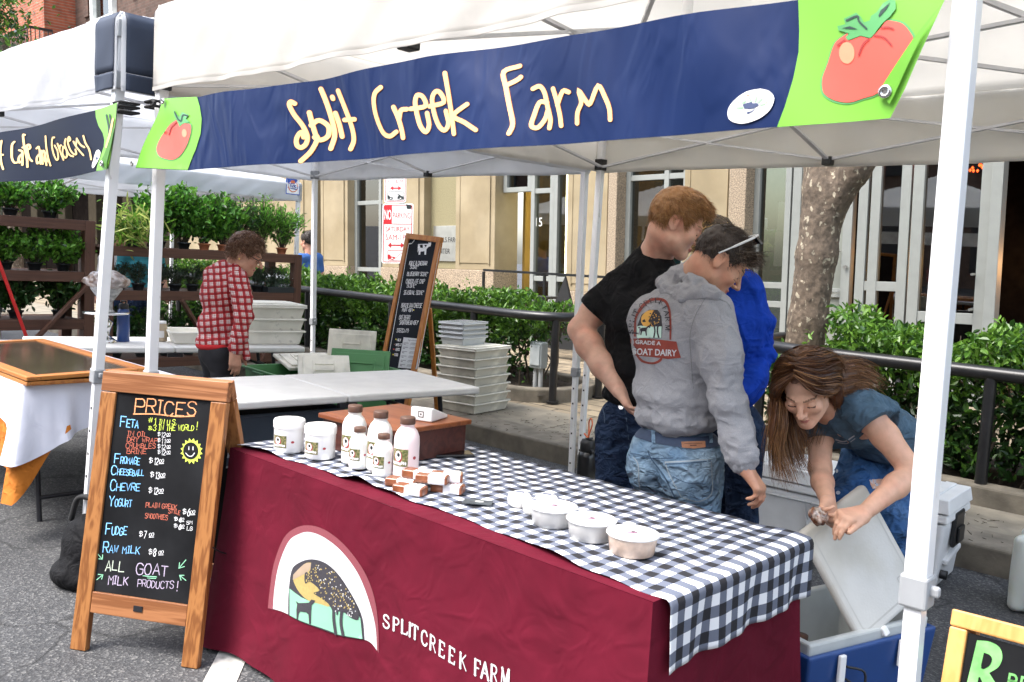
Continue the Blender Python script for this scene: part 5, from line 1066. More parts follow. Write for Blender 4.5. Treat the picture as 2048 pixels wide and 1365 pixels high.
for x, y, c in ((222, 1020, 1), (210, 1064, 2), (203, 1105, 3), (198, 1150, 1), (372, 770, 1)): mbfill(m, circ(x, y, 6, n=10), mm_, 20, c)
m.build('chalk_writing', [CH['white'], mat('yellow_dot', (.8, .65, .05)), mat('brown_dot', (.2, .1, .06)), mat('red_dot', (.7, .05, .04)), M['slate']], mn)
m = MB(); mmp = lambda x, y: tuple(np.array(mm_(x, y))+nM*.002)
mbfill(m, [(288, 1003), (443, 1018), (404, 1275), (240, 1262)], mmp, 60, 0); mmq = lambda x, y: tuple(np.array(mm_(x, y))+nM*.0028)
pfont(m, 'Ingredients', (328, 1032), (398, 1038), 14, mmq, 1, UPM)
for k in range(6):
    y = 1050+k*37; x0 = 290-k*6
    for dy, a_, b_, w in ((0, 0, 40, 4), (10, 0, 14, 5), (2, 62, 125, 3), (9, 55, 128, 2), (16, 55, 110, 2)): V, F_ = ribbon([(x0+a_, y+dy), (x0+b_, y+dy+3)], w); m.add([mmq(*v) for v in V], F_, 1)
m.build('paper_sheet', [mat('paper', (.62, .63, .64), rough=.9), mat('grey_ink', (.10, .10, .11))], mn)
# parking signs
sp_ = thing('parking_sign', 'dark post with two white and red no parking signs', 'road sign')
SY = 3.9; a_ = onpl(797, 500, (0, SY+.03, 0), (0, 1, 0), False)
q = MB(); q.tube([(a_[0]+.02, SY+.05, .1), (a_[0]+.035, SY+.05, 3.2)], .028, 10); q.build('post', M['rail'], sp_)
def sg(x, y, off=0.0): p = onpl(740+x/6.5, 330+y/6.5, (0, SY, 0), (0, 1, 0), False); return (p[0], p[1]-off, p[2])
M['sgw'] = mat('sign_white', (.68, .68, .66), rough=.45, var=.04); M['sgr'] = mat('sign_red', (.42, .012, .018), rough=.45); M['sgk'] = mat('sign_black', (.015, .02, .02), rough=.5)
def rrect(x0, y0, x1, y1, r, dx=0.0):
    P = []
    for cx, cy, a0 in ((x1-r, y1-r, 0), (x0+r, y1-r, PI/2), (x0+r, y0+r, PI), (x1-r, y0+r, 1.5*PI)): P += [(cx+r*math.cos(a0+k*PI/8)+dx*(cy-y0), cy+r*math.sin(a0+k*PI/8)) for k in range(5)]
    return P
def plate(m, P, off, mi, th=.003):
    n = len(P); V = [sg(x, y, off) for x, y in P]+[sg(x, y, off-th) for x, y in P]; m.add(V, [tuple(range(n)), tuple(range(2*n-1, n-1, -1))]+[(i, (i+1) % n, n+(i+1) % n, n+i) for i in range(n)], mi)
def ring(m, P, w, off, mi): V, F_ = ribbon([np.array(p) for p in P]+[np.array(P[0])], w, False); m.add([sg(*v, off) for v in V], F_, mi)
S_ = -.018
m = MB(); plate(m, rrect(163, 505, 566, 1282, 30, S_), 0, 0); ring(m, rrect(183, 525, 548, 1262, 24, S_), 10, .001, 1)
mbfill(m, [(190, 527), (287, 529), (284, 765), (184, 765)], lambda x, y: sg(x, y, .0012), 60, 1); V, F_ = ribbon([(182, 768), (545, 772)], 9); m.add([sg(*v, .0012) for v in V], F_, 1)
pfont(m, 'NO', (190, 712), (280, 712), 132, lambda x, y: sg(x, y, .0022), 0, (0, -1), .02); pfont(m, 'PARKING', (300, 698), (528, 700), 84, lambda x, y: sg(x, y, .0016), 1, (0, -1), -.005)
pfont(m, 'SATURDAY', (203, 866), (515, 868), 66, lambda x, y: sg(x, y, .0016), 1); pfont(m, '5AM-1PM', (204, 978), (520, 980), 78, lambda x, y: sg(x, y, .0016), 1, (0, -1), -.008)
def arrow(m, x0, x1, y, h, off): mbfill(m, [(x0, y), (x0+44, y-h), (x0+44, y-9), (x1-44, y-9), (x1-44, y-h), (x1, y), (x1-44, y+h), (x1-44, y+9), (x0+44, y+9), (x0+44, y+h)], lambda x, y: sg(x, y, off), 80, 1)
arrow(m, 233, 446, 1046, 40, .0016)
def tow(m, x0, y0, x1, y1, c):
    ring(m, rrect(x0, y0, x1, y1, 18), 6, .0016, c); w, h = x1-x0, y1-y0; g = lambda x, y: sg(x0+w*x, y0+h*y, .0018)
    mbfill(m, [(.01, .45), (.08, .42), (.16, .62), (.30, .66), (.36, .78), (.30, .85), (.02, .88)], g, 2, c); mbfill(m, [(.58, .30), (.74, .32), (.86, .52), (.98, .58), (.98, .9), (.60, .86), (.62, .55), (.70, .50)], g, 2, c)
    for xx in (.20, .80): mbfill(m, circ(xx, .82, .075, .14, 14), lambda x, y: sg(x0+w*x, y0+h*y, .0021), 2, c); mbfill(m, circ(xx, .82, .045, .085, 12), lambda x, y: sg(x0+w*x, y0+h*y, .0024), 2, 0)
    V, F_ = ribbon([(x0+.38*w, y0+.75*h), (x0+.58*w, y0+.32*h)], 4); m.add([sg(*v, .0018) for v in V], F_, c)
tow(m, 232, 1112, 520, 1240, 1); mbfill(m, [(470, 512), (545, 530), (535, 575), (480, 570)], lambda x, y: sg(x, y, .0026), 60, 2); m.build('lower_plate', [M['sgw'], M['sgr'], M['sgk']], sp_)
m = MB(); plate(m, rrect(196, -150, 478, 492, 26, S_), 0, 0); ring(m, rrect(212, -135, 466, 474, 20, S_), 8, .001, 1)
pfont(m, '5-7 A.M.', (234, 250), (440, 246), 58, lambda x, y: sg(x, y, .0016), 1, (0, -1), -.01); pfont(m, 'WED', (286, 162), (386, 160), 60, lambda x, y: sg(x, y, .0016), 2); arrow(m, 260, 412, 304, 30, .0016); tow(m, 230, 350, 440, 458, 2); m.build('upper_plate', [M['sgw'], M['sgr'], M['sgk']], sp_)
# right hand chalkboard
rb = thing('chalkboard_sign', 'pine framed chalkboard with a big green letter at the lower right corner', 'chalkboard', frame=STREET)
RY = .42; o_ = onpl(1908, 1217, (0, RY, 0), (0, 1, 0)); e2 = onpl(2048, 1253, (0, RY, 0), (0, 1, 0))-o_; e2 = e2/np.linalg.norm(e2); d2 = onpl(1878, 1365, (0, RY-.05, 0), (0, 1, 0))-o_; d2 = d2-e2*(d2@e2); d2 /= np.linalg.norm(d2); n2 = np.cross(e2, -d2); R2 = Matrix((Vector(e2), Vector(-d2), Vector(n2))).transposed()
n2 = n2 if n2[1] < 0 else -n2; Lr = o_[2]/-d2[2]; Wr = .50
f = MB(); f.box(o_+d2*.019+e2*Wr/2, (Wr, .036, .03), R2)
for s in (.018, Wr-.018): f.box(o_+e2*s+d2*(Lr/2+.019), (.036, Lr-.038, .028), R2)
f.build('frame', wood('light_pine', (.70, .36, .11), (.62, .29, .075), .6, 'Z'), rb, bevel=.004)
f = MB(); f.box(o_+e2*Wr/2+d2*(.0375+(Lr-.16)/2), (Wr-.074, Lr-.17, .010), R2); f.build('chalkboard', M['slate'], rb)
f = MB()
for s in (.03, Wr-.03): f.bar(o_+e2*s+np.array((0, .02, -.03)), o_*[1, 1, 0]+e2*[s, s, 0]+np.array((0, .42, 0.0)), .03, .025)
f.build('back_leg', M['pine'], rb)
rm_ = lambda x, y, k=.0065: tuple(onpl(1840+x/3.37, 960+y/3.37, o_+n2*k, n2))
m = MB(); ring_o = catmull([(385, 1082), (470, 1092), (535, 1130), (555, 1195), (530, 1260), (470, 1300)], 4)
mbfill(m, [(385, 1082)]+[tuple(p) for p in ring_o[1:]]+[(465, 1300), (540, 1420), (560, 1480), (470, 1480), (405, 1330), (395, 1330), (360, 1480), (290, 1480)], rm_, 30, 0)
mbfill(m, [tuple(p) for p in catmull([(430, 1165), (470, 1180), (485, 1210), (465, 1255), (412, 1270), (430, 1165)], 3)[:-1]], lambda x, y: rm_(x, y, .008), 30, 1)
ptext(m, 'BREAD', (590, 1400), (980, 1500), 90, 16, rm_, 0, (.18, -1)); m.build('chalk_writing', [mat('green_chalk_paint', (.20, .55, .16), rough=.95, var=.35, vs=30), M['slate']], rb)
# small board by the door
sb = thing('small_sign', 'small dark tent sign with printed menu behind the right hedge', 'sign', (.55, 6.4, .12))
f = MB(); f.box((0, 0, .42), (.5, .03, .85), Matrix.Rotation(rad(-12), 3, 'X')); f.box((0, .22, .42), (.5, .03, .85), Matrix.Rotation(rad(12), 3, 'X')); f.build('frame', M['black'], sb, bevel=.01)
f = MB(); Rx = Matrix.Rotation(rad(-12), 3, 'X'); f.box(Rx @ Vector((0, -.018, 0))+Vector((0, 0, .45)), (.42, .004, .70), Rx); f.build('sheet', mat('printed_sheet', (.26, .25, .22), rough=.7, var=.3, vs=8), sb)
f = MB(); g_ = lambda x, y: tuple(Rx @ Vector((x, -.0215, y))+Vector((0, 0, .45))); pfont(f, 'CHOCOLATE', (-.16, .16), (.17, .16), .075, g_, 0, (0, 1)); pfont(f, 'COFFEE', (-.16, .04), (.1, .04), .07, g_, 0, (0, 1)); f.build('lettering', M['letter'], sb)
# ============================================================ GOODS ON THE CHEESE TABLE
TZ = TH+.0095
M['wplast'] = mat('white_glossy_plastic', (.80, .80, .79), rough=.3, var=.02, coat=.2)
M['milk'] = mat('milk_white_bottle', (.80, .785, .75), rough=.35, var=.03, sub=.15); M['pinkmilk'] = mat('pale_pink_bottle', (.80, .66, .66), rough=.35, var=.03)
M['cap'] = mat('brown_cap', (.095, .045, .028), rough=.5); M['lab_g'] = mat('green_photo_label', (.10, .12, .035), rough=.5, var=.5, vs=160, col2=(.25, .22, .10), mixs=120); M['lab_w'] = mat('white_label', (.75, .74, .72), rough=.6); M['lab_r'] = mat('red_label_print', (.35, .04, .05), rough=.6)
def wrap_label(parent, R, z0, z1, a0, a1, both=True):
    m = MB(); P = lambda rr: (lambda a, z: (rr*math.cos(a), rr*math.sin(a), z))
    g = lambda rr, A, B, Z0, Z1, mi: m.grid(lambda u, v: P(rr)(A+(B-A)*u, Z0+(Z1-Z0)*v), 14, 2, mi)
    g(R+.0006, a0, a1, z0, z1, 0); h = z1-z0; w = a1-a0; c = a0+w*.42
    def blob(cx, cz, ra, rz, rr, mi): m.add([P(rr)(cx+ra*math.cos(t), cz+rz*math.sin(t)) for t in np.linspace(0, 2*PI, 14, endpoint=False)], [tuple(range(14))], mi)
    blob(c, z0+h*.55, w*.26, h*.36, R+.0012, 2); blob(c, z0+h*.60, w*.20, h*.30, R+.0016, 1); blob(c+w*.03, z0+h*.66, w*.09, h*.12, R+.0020, 3)
    r = random.Random(int(R*1e5))
    for k in range(9): blob(a0+w*(.08+.1*k), z0+h*(.14+.08*r.random()), w*.045, h*.10, R+.0020, 1)
    if both: blob(a1+w*.38, z0+h*.5, w*.10, h*.10, R+.0010, 2)
    m.build('label', [M['lab_g'], M['lab_w'], M['lab_r'], M['letter']], parent)
FA = math.atan2(-1.0, .55)     # labels face the camera side
def tub(loc, label):
    t = thing('yogurt_tub', label, 'tub', (*loc, TZ), 0, 'white yogurt tubs on the gingham runner', STREET)
    m = MB(); m.lathe([(.050, 0), (.0535, .004), (.0545, .088)], n=40); m.build('body', M['wplast'], t)
    m = MB(); m.lathe([(.0570, .0885), (.0575, .112), (.054, .1185), (.045, .119), (.001, .1195)], n=40); m.build('lid', M['wplast'], t)
    wrap_label(t, .0545, .020, .064, FA-.75, FA+.32)
tub((.80, .15), 'white yogurt tub with a green label, nearer the price board'); tub((.945, .185), 'white yogurt tub with a green label, beside the tall milk bottles')
def bottle(loc, label, s, h, mt):
    t = thing('milk_bottle', label, 'bottle', (*loc, TZ), 0, 'milk and smoothie bottles on the gingham runner', STREET)
    m = MB(); m.lathe([(s*.86, 0), (s*.97, .004), (s, .012), (s, h*.60), (s*.97, h*.68), (s*.80, h*.77), (s*.55, h*.83), (s*.50, h*.86), (s*.56, h*.865), (s*.56, h*.88)], n=36); m.build('body', mt, t)
    m = MB(); m.lathe([(s*.58, h*.882), (s*.60, h*.89), (s*.60, h*.985), (s*.55, h), (.001, h)], n=32); m.build('cap', M['cap'], t)
    wrap_label(t, s, h*.22, h*.50, FA-.9, FA+.5)
bottle((1.075, .235), 'tall white milk bottle with brown cap, farthest from the fudge', .0425, .205, M['milk']); bottle((1.205, .245), 'tall white milk bottle with brown cap in the middle of the group', .0425, .205, M['milk']); bottle((1.335, .255), 'tall pale pink smoothie bottle with brown cap next to the fudge', .0425, .205, M['pinkmilk'])
bottle((1.145, .205), 'short white bottle with brown cap, left one of the two', .034, .142, M['milk']); bottle((1.275, .205), 'short white bottle with brown cap, right one of the two', .034, .142, M['milk'])
M['boxtop'] = wood('worn_red_brown_wood', (.24, .070, .020), (.165, .045, .014), .5, 'X', .4, .03); M['boxside'] = wood('dark_mahogany', (.085, .022, .014), (.055, .014, .010), .6, 'X', .4, .03); M['boxend'] = wood('red_brown_side', (.20, .05, .02), (.13, .03, .014), .6, 'X', .4, .03)
bx = thing('wooden_box', 'worn red brown wooden cash box behind the milk bottles', 'box', (.99, .49, TZ), rad(2), frame=STREET)
m = MB(); m.bb((-.19, -.19, 0), (.19, -.178, .108)); m.bb((-.19, .178, 0), (.19, .19, .108)); m.bb((.178, -.178, 0), (.19, .178, .108)); m.build('side', M['boxside'], bx, bevel=.002)
m = MB(); m.bb((-.19, -.1775, 0), (-.178, .1775, .108)); m.bb((-.178, -.1775, 0), (.178, .1775, .01)); m.build('end_side', M['boxend'], bx, bevel=.002)
m = MB(); m.bb((-.205, -.205, .109), (.205, .205, .128)); m.build('lid', M['boxtop'], bx, bevel=.004)
m = MB(); m.bb((-.194, -.13, .085), (-.190, -.09, .120)); m.build('hinge', mat('brass', (.6, .42, .12), rough=.35, metal=1), bx)
cr = thing('card_reader', 'white square card reader on the wooden box', 'card reader', (1.10, .555, TZ+.129), rad(20), frame=STREET)
m = MB(); pr = [(-.055, 0), (.075, 0), (.080, .012), (-.035, .050), (-.055, .050)]
V = [(-.045, x, z) for x, z in pr]+[(.045, x, z) for x, z in pr]; n = len(pr); m.add(V, [tuple(range(n)), tuple(range(2*n-1, n-1, -1))]+[(i, n+i, n+(i+1) % n, (i+1) % n) for i in range(n)]); m.build('body', M['wplast'], cr, bevel=.006, seg=3)
m = MB(); g_ = lambda x, z: (x, -.0562, z)
V, F_ = ribbon([np.array(p) for p in ((-.010, .016), (.010, .016), (.010, .036), (-.010, .036), (-.010, .016))], .0028, False); m.add([g_(*v) for v in V], F_); m.add([g_(x, z) for x, z in ((-.003, .023), (.003, .023), (.003, .029), (-.003, .029))], [(0, 1, 2, 3)]); m.build('emblem', M['black'], cr)
ph = thing('phone', 'black phone lying on the gingham by the wooden box', 'phone', (1.185, .615, TZ), rad(62), frame=STREET)
m = MB(); m.bb((-.075, -.037, 0), (.075, .037, .009)); m.build('body', M['black'], ph, bevel=.006, seg=3); m = MB(); m.bb((-.070, -.033, .0092), (.070, .033, .0097)); m.build('screen', mat('phone_screen', (.006, .006, .007), rough=.08), ph)
M['fudge'] = mat('caramel_fudge', (.215, .066, .024), rough=.4, var=.3, vs=60, bump=.4, bs=120, coat=.5); M['wraplab'] = mat('white_wrapper_label', (.78, .76, .76), rough=.35, var=.03, coat=.4)
def fudge(x, y, z, a, label):
    t = thing('fudge_bar', label, 'fudge', (x, y, TZ+z), rad(a), 'caramel fudge bars in the pile on the runner', STREET)
    m = MB(); m.bb((-.052, -.024, 0), (.052, .024, .028)); m.build('fudge_block', M['fudge'], t, bevel=.006, seg=3)
    m = MB(); m.bb((-.012, -.0255, -.0005), (.046, .0255, .0295)); m.build('paper_band', M['wraplab'], t, bevel=.006, seg=2)
    m = MB()
    for k in range(4): m.add([(-.002+.011*k+q*.003, -.006+p*.004+.004*(k % 2), .0302) for q, p in ((-1, -1), (1, -1), (1, 1), (-1, 1))], [(0, 1, 2, 3)])
    m.build('print', M['lab_r'], t)
for i, (x, y, z, a) in enumerate(((1.42, .17, 0, 28), (1.50, .135, 0, 24), (1.555, .245, 0, 30), (1.40, .26, 0, 20), (1.46, .205, .030, 24), (1.525, .205, .030, 34), (1.50, .29, 0, 40), (1.535, .255, .031, 45))):
    fudge(x, y, z, a, 'caramel fudge bar in paper band, '+['at the near left corner of the pile', 'at the front of the pile', 'at the right end of the pile, lower layer', 'at the back left of the pile', 'lying on top at the left', 'lying on top toward the front', 'low at the back of the pile', 'on top at the right of the pile'][i])
bc_ = thing('leaflet', 'small dark printed card lying flat between fudge and cheese', 'card', (1.70, .235, TZ+.003), rad(35), frame=STREET); m = MB(); m.bb((-.045, -.026, 0), (.045, .026, .0012)); m.build('card', mat('slate_card', (.05, .06, .07), rough=.4, var=.3, vs=40), bc_); m = MB(); m.add([(.004+.014*math.cos(t), .004+.007*math.sin(t), .0016) for t in np.linspace(0, 6.28, 12, endpoint=False)], [tuple(range(12))]); m.build('print', M['lab_w'], bc_)
M['cheese_w'] = mat('soft_white_cheese', (.78, .76, .72), rough=.5, var=.04, vs=60, bump=.5, bs=50); M['cheese_o'] = mat('peach_cheese', (.78, .60, .45), rough=.5, var=.08, vs=60, bump=.6, bs=60); M['cleartub'] = mat('milky_tub', (.80, .79, .77), rough=.3, var=.03, coat=.3, transl=.35)
M['peachtub'] = mat('peach_milky_tub', (.80, .64, .52), rough=.3, var=.10, vs=70, coat=.3, transl=.3)
def ctub(x, y, z, R, h, label, ms, group, cup=None):
    t = thing('cheese_tub', label, 'tub', (x, y, TZ+z), 0, group, STREET)
    m = MB(); m.lathe([(R*.80, .003), (R*.84, .004), (R*.93, h*.80), (R*.85, h*.84), (.001, h*.86)], n=36); m.build('cheese', ms, t)
    m = MB(); m.lathe([(R*.82, 0), (R*.86, .0015), (R*.97, h*.93)], n=40); m.build('cup', cup or M['cleartub'], t)
    m = MB(); m.lathe([(R*1.0, h*.88), (R*1.03, h*.90), (R*1.03, h*.985), (R*.98, h), (R*.90, h*.97), (.001, h*.965)], n=40); lo = m.build('lid', mat('milky_lid', (.78, .77, .76), rough=.25, var=.02, coat=.3) if 'lidm' not in M else M['lidm'], t); M['lidm'] = lo.data.materials[0]
    m = MB(); zz = h*.967+.0006; ca, sa = math.cos(.6), math.sin(.6)
    def rr(px, py): return (px*ca-py*sa, px*sa+py*ca, zz)
    for cx, cy, w, d, mi in ((0, 0, .46, .05, 0), (.04, .10, .22, .07, 1), (-.05, -.10, .34, .03, 0), (0, .19, .16, .04, 0)): m.add([rr(R*(cx+w*i), R*(cy+d*j)) for i, j in ((-.5, -.5), (.5, -.5), (.5, .5), (-.5, .5))], [(0, 1, 2, 3)], mi)
    m.build('print', [mat('plum_print', (.35, .08, .22), rough=.6), M['letter']], t)
g1 = 'clear round cheese tubs in the front row'
ctub(1.975, .265, 0, .068, .054, 'clear tub of white goat cheese next to the small stacked tubs', M['cheese_w'], g1); ctub(2.12, .255, 0, .068, .054, 'clear tub of white goat cheese in the middle of the row', M['cheese_w'], g1); ctub(2.265, .245, 0, .068, .054, 'clear tub of peach coloured cheese at the end of the row', M['cheese_o'], g1, M['peachtub'])
def cball(x, y, label):
    t = thing('cheese_ball', label, 'cheese', (x, y, TZ), rad(30), 'small white wrapped cheeses by the leaflet', STREET)
    m = MB(); m.lathe([(.030, 0), (.036, .006), (.037, .026), (.030, .036), (.012, .040), (.001, .040)], n=22); m.build('wrapped_cheese', M['cheese_w'], t, sub=0)
    m = MB(); m.lathe([(.020, .0400), (.020, .0412), (.001, .0414)], n=14); m.build('sticker', M['lab_w'], t); m = MB(); m.bb((-.013, -.006, .0416), (.013, .006, .0420)); m.build('print', M['pgrey'], t)
cball(1.79, .325, 'small white wrapped cheese at the left of its cluster'); cball(1.855, .375, 'small white wrapped cheese at the back of its cluster'); cball(1.875, .30, 'small white wrapped cheese at the front of its cluster')
# ============================================================ TABLES AND BINS BEHIND
folding_table('white folding table crossing behind the price board and wooden box', (-.285, .28, 0), rad(82.7), 1.74, .78, .73, STREET)
folding_table('white folding table in front of the plant racks with bread stand and tubs', (-2.66, .40, 0), rad(72.9), 1.86, .68, .73, STREET)
M['cotton'] = mat('white_tablecloth_cotton', (.66, .67, .75), rough=.85, var=.04, vs=3, wrk=.18, ws=3); M['orangecloth'] = mat('orange_cloth', (.50, .155, .012), rough=.85, var=.08, vs=5, wrk=.5, ws=5)
folding_table('table under the white and orange cloths, left edge', (-2.9, -.10, 0), 0, 1.80, .74, .735, STREET)
ct = thing('tablecloth', 'white cloth over an orange one on the table at the left edge', 'tablecloth', frame=STREET)
X1, Y0c = -1.06, -.14
def drape(name, mt, off, zf, zr, zc):
    # front face (y = Y0c), right end (x = X1) and a pointed corner fold
    m = MB()
    def col(sx):      # sx<0 along the front (distance from corner), sx>0 along the right end
        f_ = .03*math.sin(sx*15)+.018*math.sin(sx*37+1)+.008*math.sin(sx*71); cz = math.exp(-(sx/.10)**2)
        bot = (zf if sx < 0 else zr(sx))*(1-cz)+zc*cz
        return f_, cz, bot
    def S(u, v):
        sx = -1.9+u*2.65; f_, cz, bot = col(sx); z = .742-(.742-bot)*v; out = off+f_*v+.04*v+.07*cz*v
        if sx < 0: return (X1+min(sx, 0)+cz*out*.7, Y0c-out, z)
        return (X1+out, Y0c+sx-cz*out*.7, z)
    m.grid(S, 150, 16); m.build(name, mt, ct)
drape('orange_layer', M['orangecloth'], .004, .35, lambda s: .46+.10*min(1, s*3), .19)
drape('white_layer', M['cotton'], .014, .60, lambda s: .40+.16*min(1, s*2.2), .38)
m = MB(); m.grid(lambda u, v: (-2.98+(X1+2.98+.012)*u, Y0c-.012+.80*v, .7435), 10, 6); m.build('white_top', M['cotton'], ct)
cs_ = thing('display_case', 'low wooden display case with a sloping glass lid on the white cloth', 'display case', (0, 0, .745), frame=STREET)
M['honey'] = wood('honey_wood', (.42, .16, .03), (.30, .10, .02), .8, 'X'); M['honeyy'] = wood('honey_wood_side', (.42, .16, .03), (.30, .10, .02), .8, 'Y')
cx0, cx1, cy0, cy1 = -2.5, -1.0, -.14, .46
m = MB(); m.bb((cx0, cy0, 0), (cx1, cy0+.02, .018)); m.bb((cx0, cy1-.02, 0), (cx1, cy1, .030)); m.bb((cx0, cy0+.02, 0), (cx0+.02, cy1-.02, .02)); m.bb((cx1-.02, cy0+.02, 0), (cx1, cy1-.02, .02)); m.bb((cx0+.02, cy0+.02, 0), (cx1-.02, cy1-.02, .006)); m.build('tray', M['honey'], cs_, bevel=.004)
Ry = Matrix.Rotation(rad(1.4), 3, 'X')
def L_(x, y, z=0): return Vector((x, cy0, .033))+Ry @ Vector((0, y-cy0, z))
m = MB(); W_ = .065
for a_, b_, w_ in (((cx0, cy0+W_/2), (cx1, cy0+W_/2), W_), ((cx0, cy1-W_/2), (cx1, cy1-W_/2), W_)): m.bar(L_(*a_), L_(*b_), w_, .022)
m.build('lid_rail', M['honey'], cs_, bevel=.004); m = MB()
for x in (cx0+W_/2, cx1-W_/2): m.bar(L_(x, cy0+W_), L_(x, cy1-W_), W_, .021)
m.build('lid_stile', M['honeyy'], cs_, bevel=.004)
m = MB(); m.add([L_(cx0+W_, cy0+W_, .004), L_(cx1-W_, cy0+W_, .004), L_(cx1-W_, cy1-W_, .004), L_(cx0+W_, cy1-W_, .004)], [(0, 1, 2, 3)]); m.build('glass', mat('brown_glass', (.055, .042, .030), rough=.12, spec=.8, var=.2, vs=3), cs_)
# things on the far table
stz = .732
sd_ = thing('cake_stand', 'silver pedestal cake stand on the far table', 'cake stand', (-2.78, .97, stz), frame=STREET)
m = MB(); m.lathe([(.075, 0), (.075, .012), (.05, .03), (.022, .05), (.03, .09), (.05, .14), (.02, .165), (.018, .19), (.12, .20), (.155, .205), (.155, .215), (.001, .212)], n=32); m.build('stand', mat('polished_silver', (.75, .75, .75), rough=.12, metal=1, bump=.3, bs=60), sd_)
ld_ = thing('glass_dish', 'cut glass dish standing on the silver cake stand', 'dish', (-2.78, .97, stz+.216), frame=STREET); m = MB(); m.lathe([(.055, 0), (.04, .02), (.04, .07), (.07, .11), (.105, .16), (.11, .19)], n=20); m.build('dish', mat('cut_glass', (.42, .43, .43), rough=.2, var=.4, vs=40, bump=.8, bs=50), ld_)
br_ = thing('wrapped_bread', 'round brown loaf in plastic wrap on the glass dish', 'bread', frame=STREET); s_ = SDF(); s_.el((-2.78, .97, stz+.216+.215), (.165, .15, .055), k=.03); s_.el((-2.75, .95, stz+.216+.25), (.10, .10, .04), k=.04); s_.disp = lambda P: .008*vnoise(P*22)+.006*vnoise(P*50)
V, F_ = s_.mesh(.009); rawmesh('loaf', V, F_, mat('crusty_loaf', (.20, .13, .095), rough=.35, var=.4, vs=18, bump=.8, bs=50, coat=.7, col2=(.42, .38, .36), mixs=16), br_)
wb = thing('water_bottle', 'blue insulated water bottle on the far table', 'bottle', (-2.80, 1.10, stz), frame=STREET); m = MB(); m.lathe([(.040, 0), (.043, .004), (.043, .20), (.038, .225), (.030, .235)], n=28); m.build('body', mat('blue_steel', (.012, .05, .20), rough=.35, coat=.3), wb); m = MB(); m.lathe([(.033, .236), (.035, .26), (.03, .272), (.001, .273)], n=20); m.tube([(-.03, 0, .25), (-.03, 0, .29), (.03, 0, .29), (.03, 0, .25)], .006, 6); m.build('cap', M['black'], wb)
jr = thing('spice_jar', 'small clear jar of tan powder beside the white tent leg', 'jar', (-2.74, 1.36, stz), frame=STREET); m = MB(); m.lathe([(.032, 0), (.036, .004), (.036, .10), (.026, .13)], n=20); m.build('jar', mat('tan_powder', (.42, .33, .22), rough=.3, coat=.5), jr); m = MB(); m.lathe([(.028, .131), (.028, .15), (.001, .151)], n=20); m.build('lid', M['wplast'], jr); m = MB(); m.grid(lambda u, v: (.0366*math.cos(FA-1+2*u), .0366*math.sin(FA-1+2*u), .03+.05*v), 10, 1); m.build('label', M['lab_w'], jr)
M['cream'] = mat('cream_polyethylene', (.84, .81, .70), rough=.5, var=.06, vs=6, col2=(.58, .56, .48), mixs=5); M['cream2'] = mat('scuffed_cream_tub', (.80, .78, .70), rough=.55, var=.08, vs=9, col2=(.40, .39, .36), mixs=14, thr=(.62, .72))
def tray(t, name, L, Wd, H, z, mt, rim=.016, taper=.03):
    m = MB(); a, b = L/2, Wd/2
    V = [(-a+taper, -b+taper, z), (a-taper, -b+taper, z), (a-taper, b-taper, z), (-a+taper, b-taper, z)]+[(x*(a-.008), y*(b-.008), z+H-.012) for x, y in ((-1, -1), (1, -1), (1, 1), (-1, 1))]
    m.add(V, [(3, 2, 1, 0)]+[(i, (i+1) % 4, 4+(i+1) % 4, 4+i) for i in range(4)])
    for k in range(4):
        (x0, y0), (x1, y1) = [((-1, -1), (1, -1), (1, 1), (-1, 1))[i % 4] for i in (k, k+1)]
        m.bar((x0*a, y0*b, z+H-.006), (x1*a, y1*b, z+H-.006), .022, .014)
    V = [(-a+taper, -b+taper, z+.012), (a-taper, -b+taper, z+.012), (a-taper, b-taper, z+.012), (-a+taper, b-taper, z+.012)]+[(x*(a-.011), y*(b-.011), z+H-.002) for x, y in ((-1, -1), (1, -1), (1, 1), (-1, 1))]
    m.add(V, [(0, 1, 2, 3)]+[((i+1) % 4, i, 4+i, 4+(i+1) % 4) for i in range(4)])
    return m.build(name, mt, t, bevel=.006, seg=2)
def stack(kind, label, n, L, Wd, H, loc, rz, mt, step, frame=STREET, grp=None, lid=True):
    for k in range(n):
        t = thing(kind, label(k), 'tub', (loc[0], loc[1], loc[2]+k*step), rz+rad(((k*37) % 5-2)*.5), grp, frame)
        tray(t, 'tub_body', L, Wd, H, 0, mt)
        if lid and k == n-1: m = MB(); m.bb((-L/2-.006, -Wd/2-.006, H+.002), (L/2+.006, Wd/2+.006, H+.016)); m.bb((-L/2+.05, -Wd/2+.05, H+.0165), (L/2-.05, Wd/2-.05, H+.024)); m.build('lid', mt, t, bevel=.006)
nm3 = ['lowest', 'middle', 'topmost']
stack('bus_tub', lambda k: f'cream bus tub, {nm3[k]} of the stack on the far table', 3, .52, .39, .105, (-2.50, 2.06, stz), rad(75), M['cream2'], .092, grp='cream bus tubs stacked on the far table')
fl_ = thing('bus_tub', 'long shallow cream tub lying on the far table behind the plaid shirt', 'tub', (-2.62, 1.62, stz), rad(70), frame=STREET); tray(fl_, 'tub_body', .50, .36, .09, 0, M['cream2'])
q = MB(); q.add([(.09+.0, -.001, 0)], []); 
nm7 = ['lowest', 'second lowest', 'third lowest', 'fourth', 'third highest', 'second highest', 'topmost opaque']
stack('stacking_tray', lambda k: f'cream stacking tray, {nm7[k]} of the tall stack by the kerb', 7, .46, .46, .088, (-1.93, 3.78, .165), rad(3), M['cream'], .0765, SIDE if False else LEVEL, 'cream trays stacked on the sidewalk', lid=True)
M['clearpl'] = mat('clear_grey_plastic', (.50, .52, .52), rough=.15, var=.1, vs=9, coat=.5)
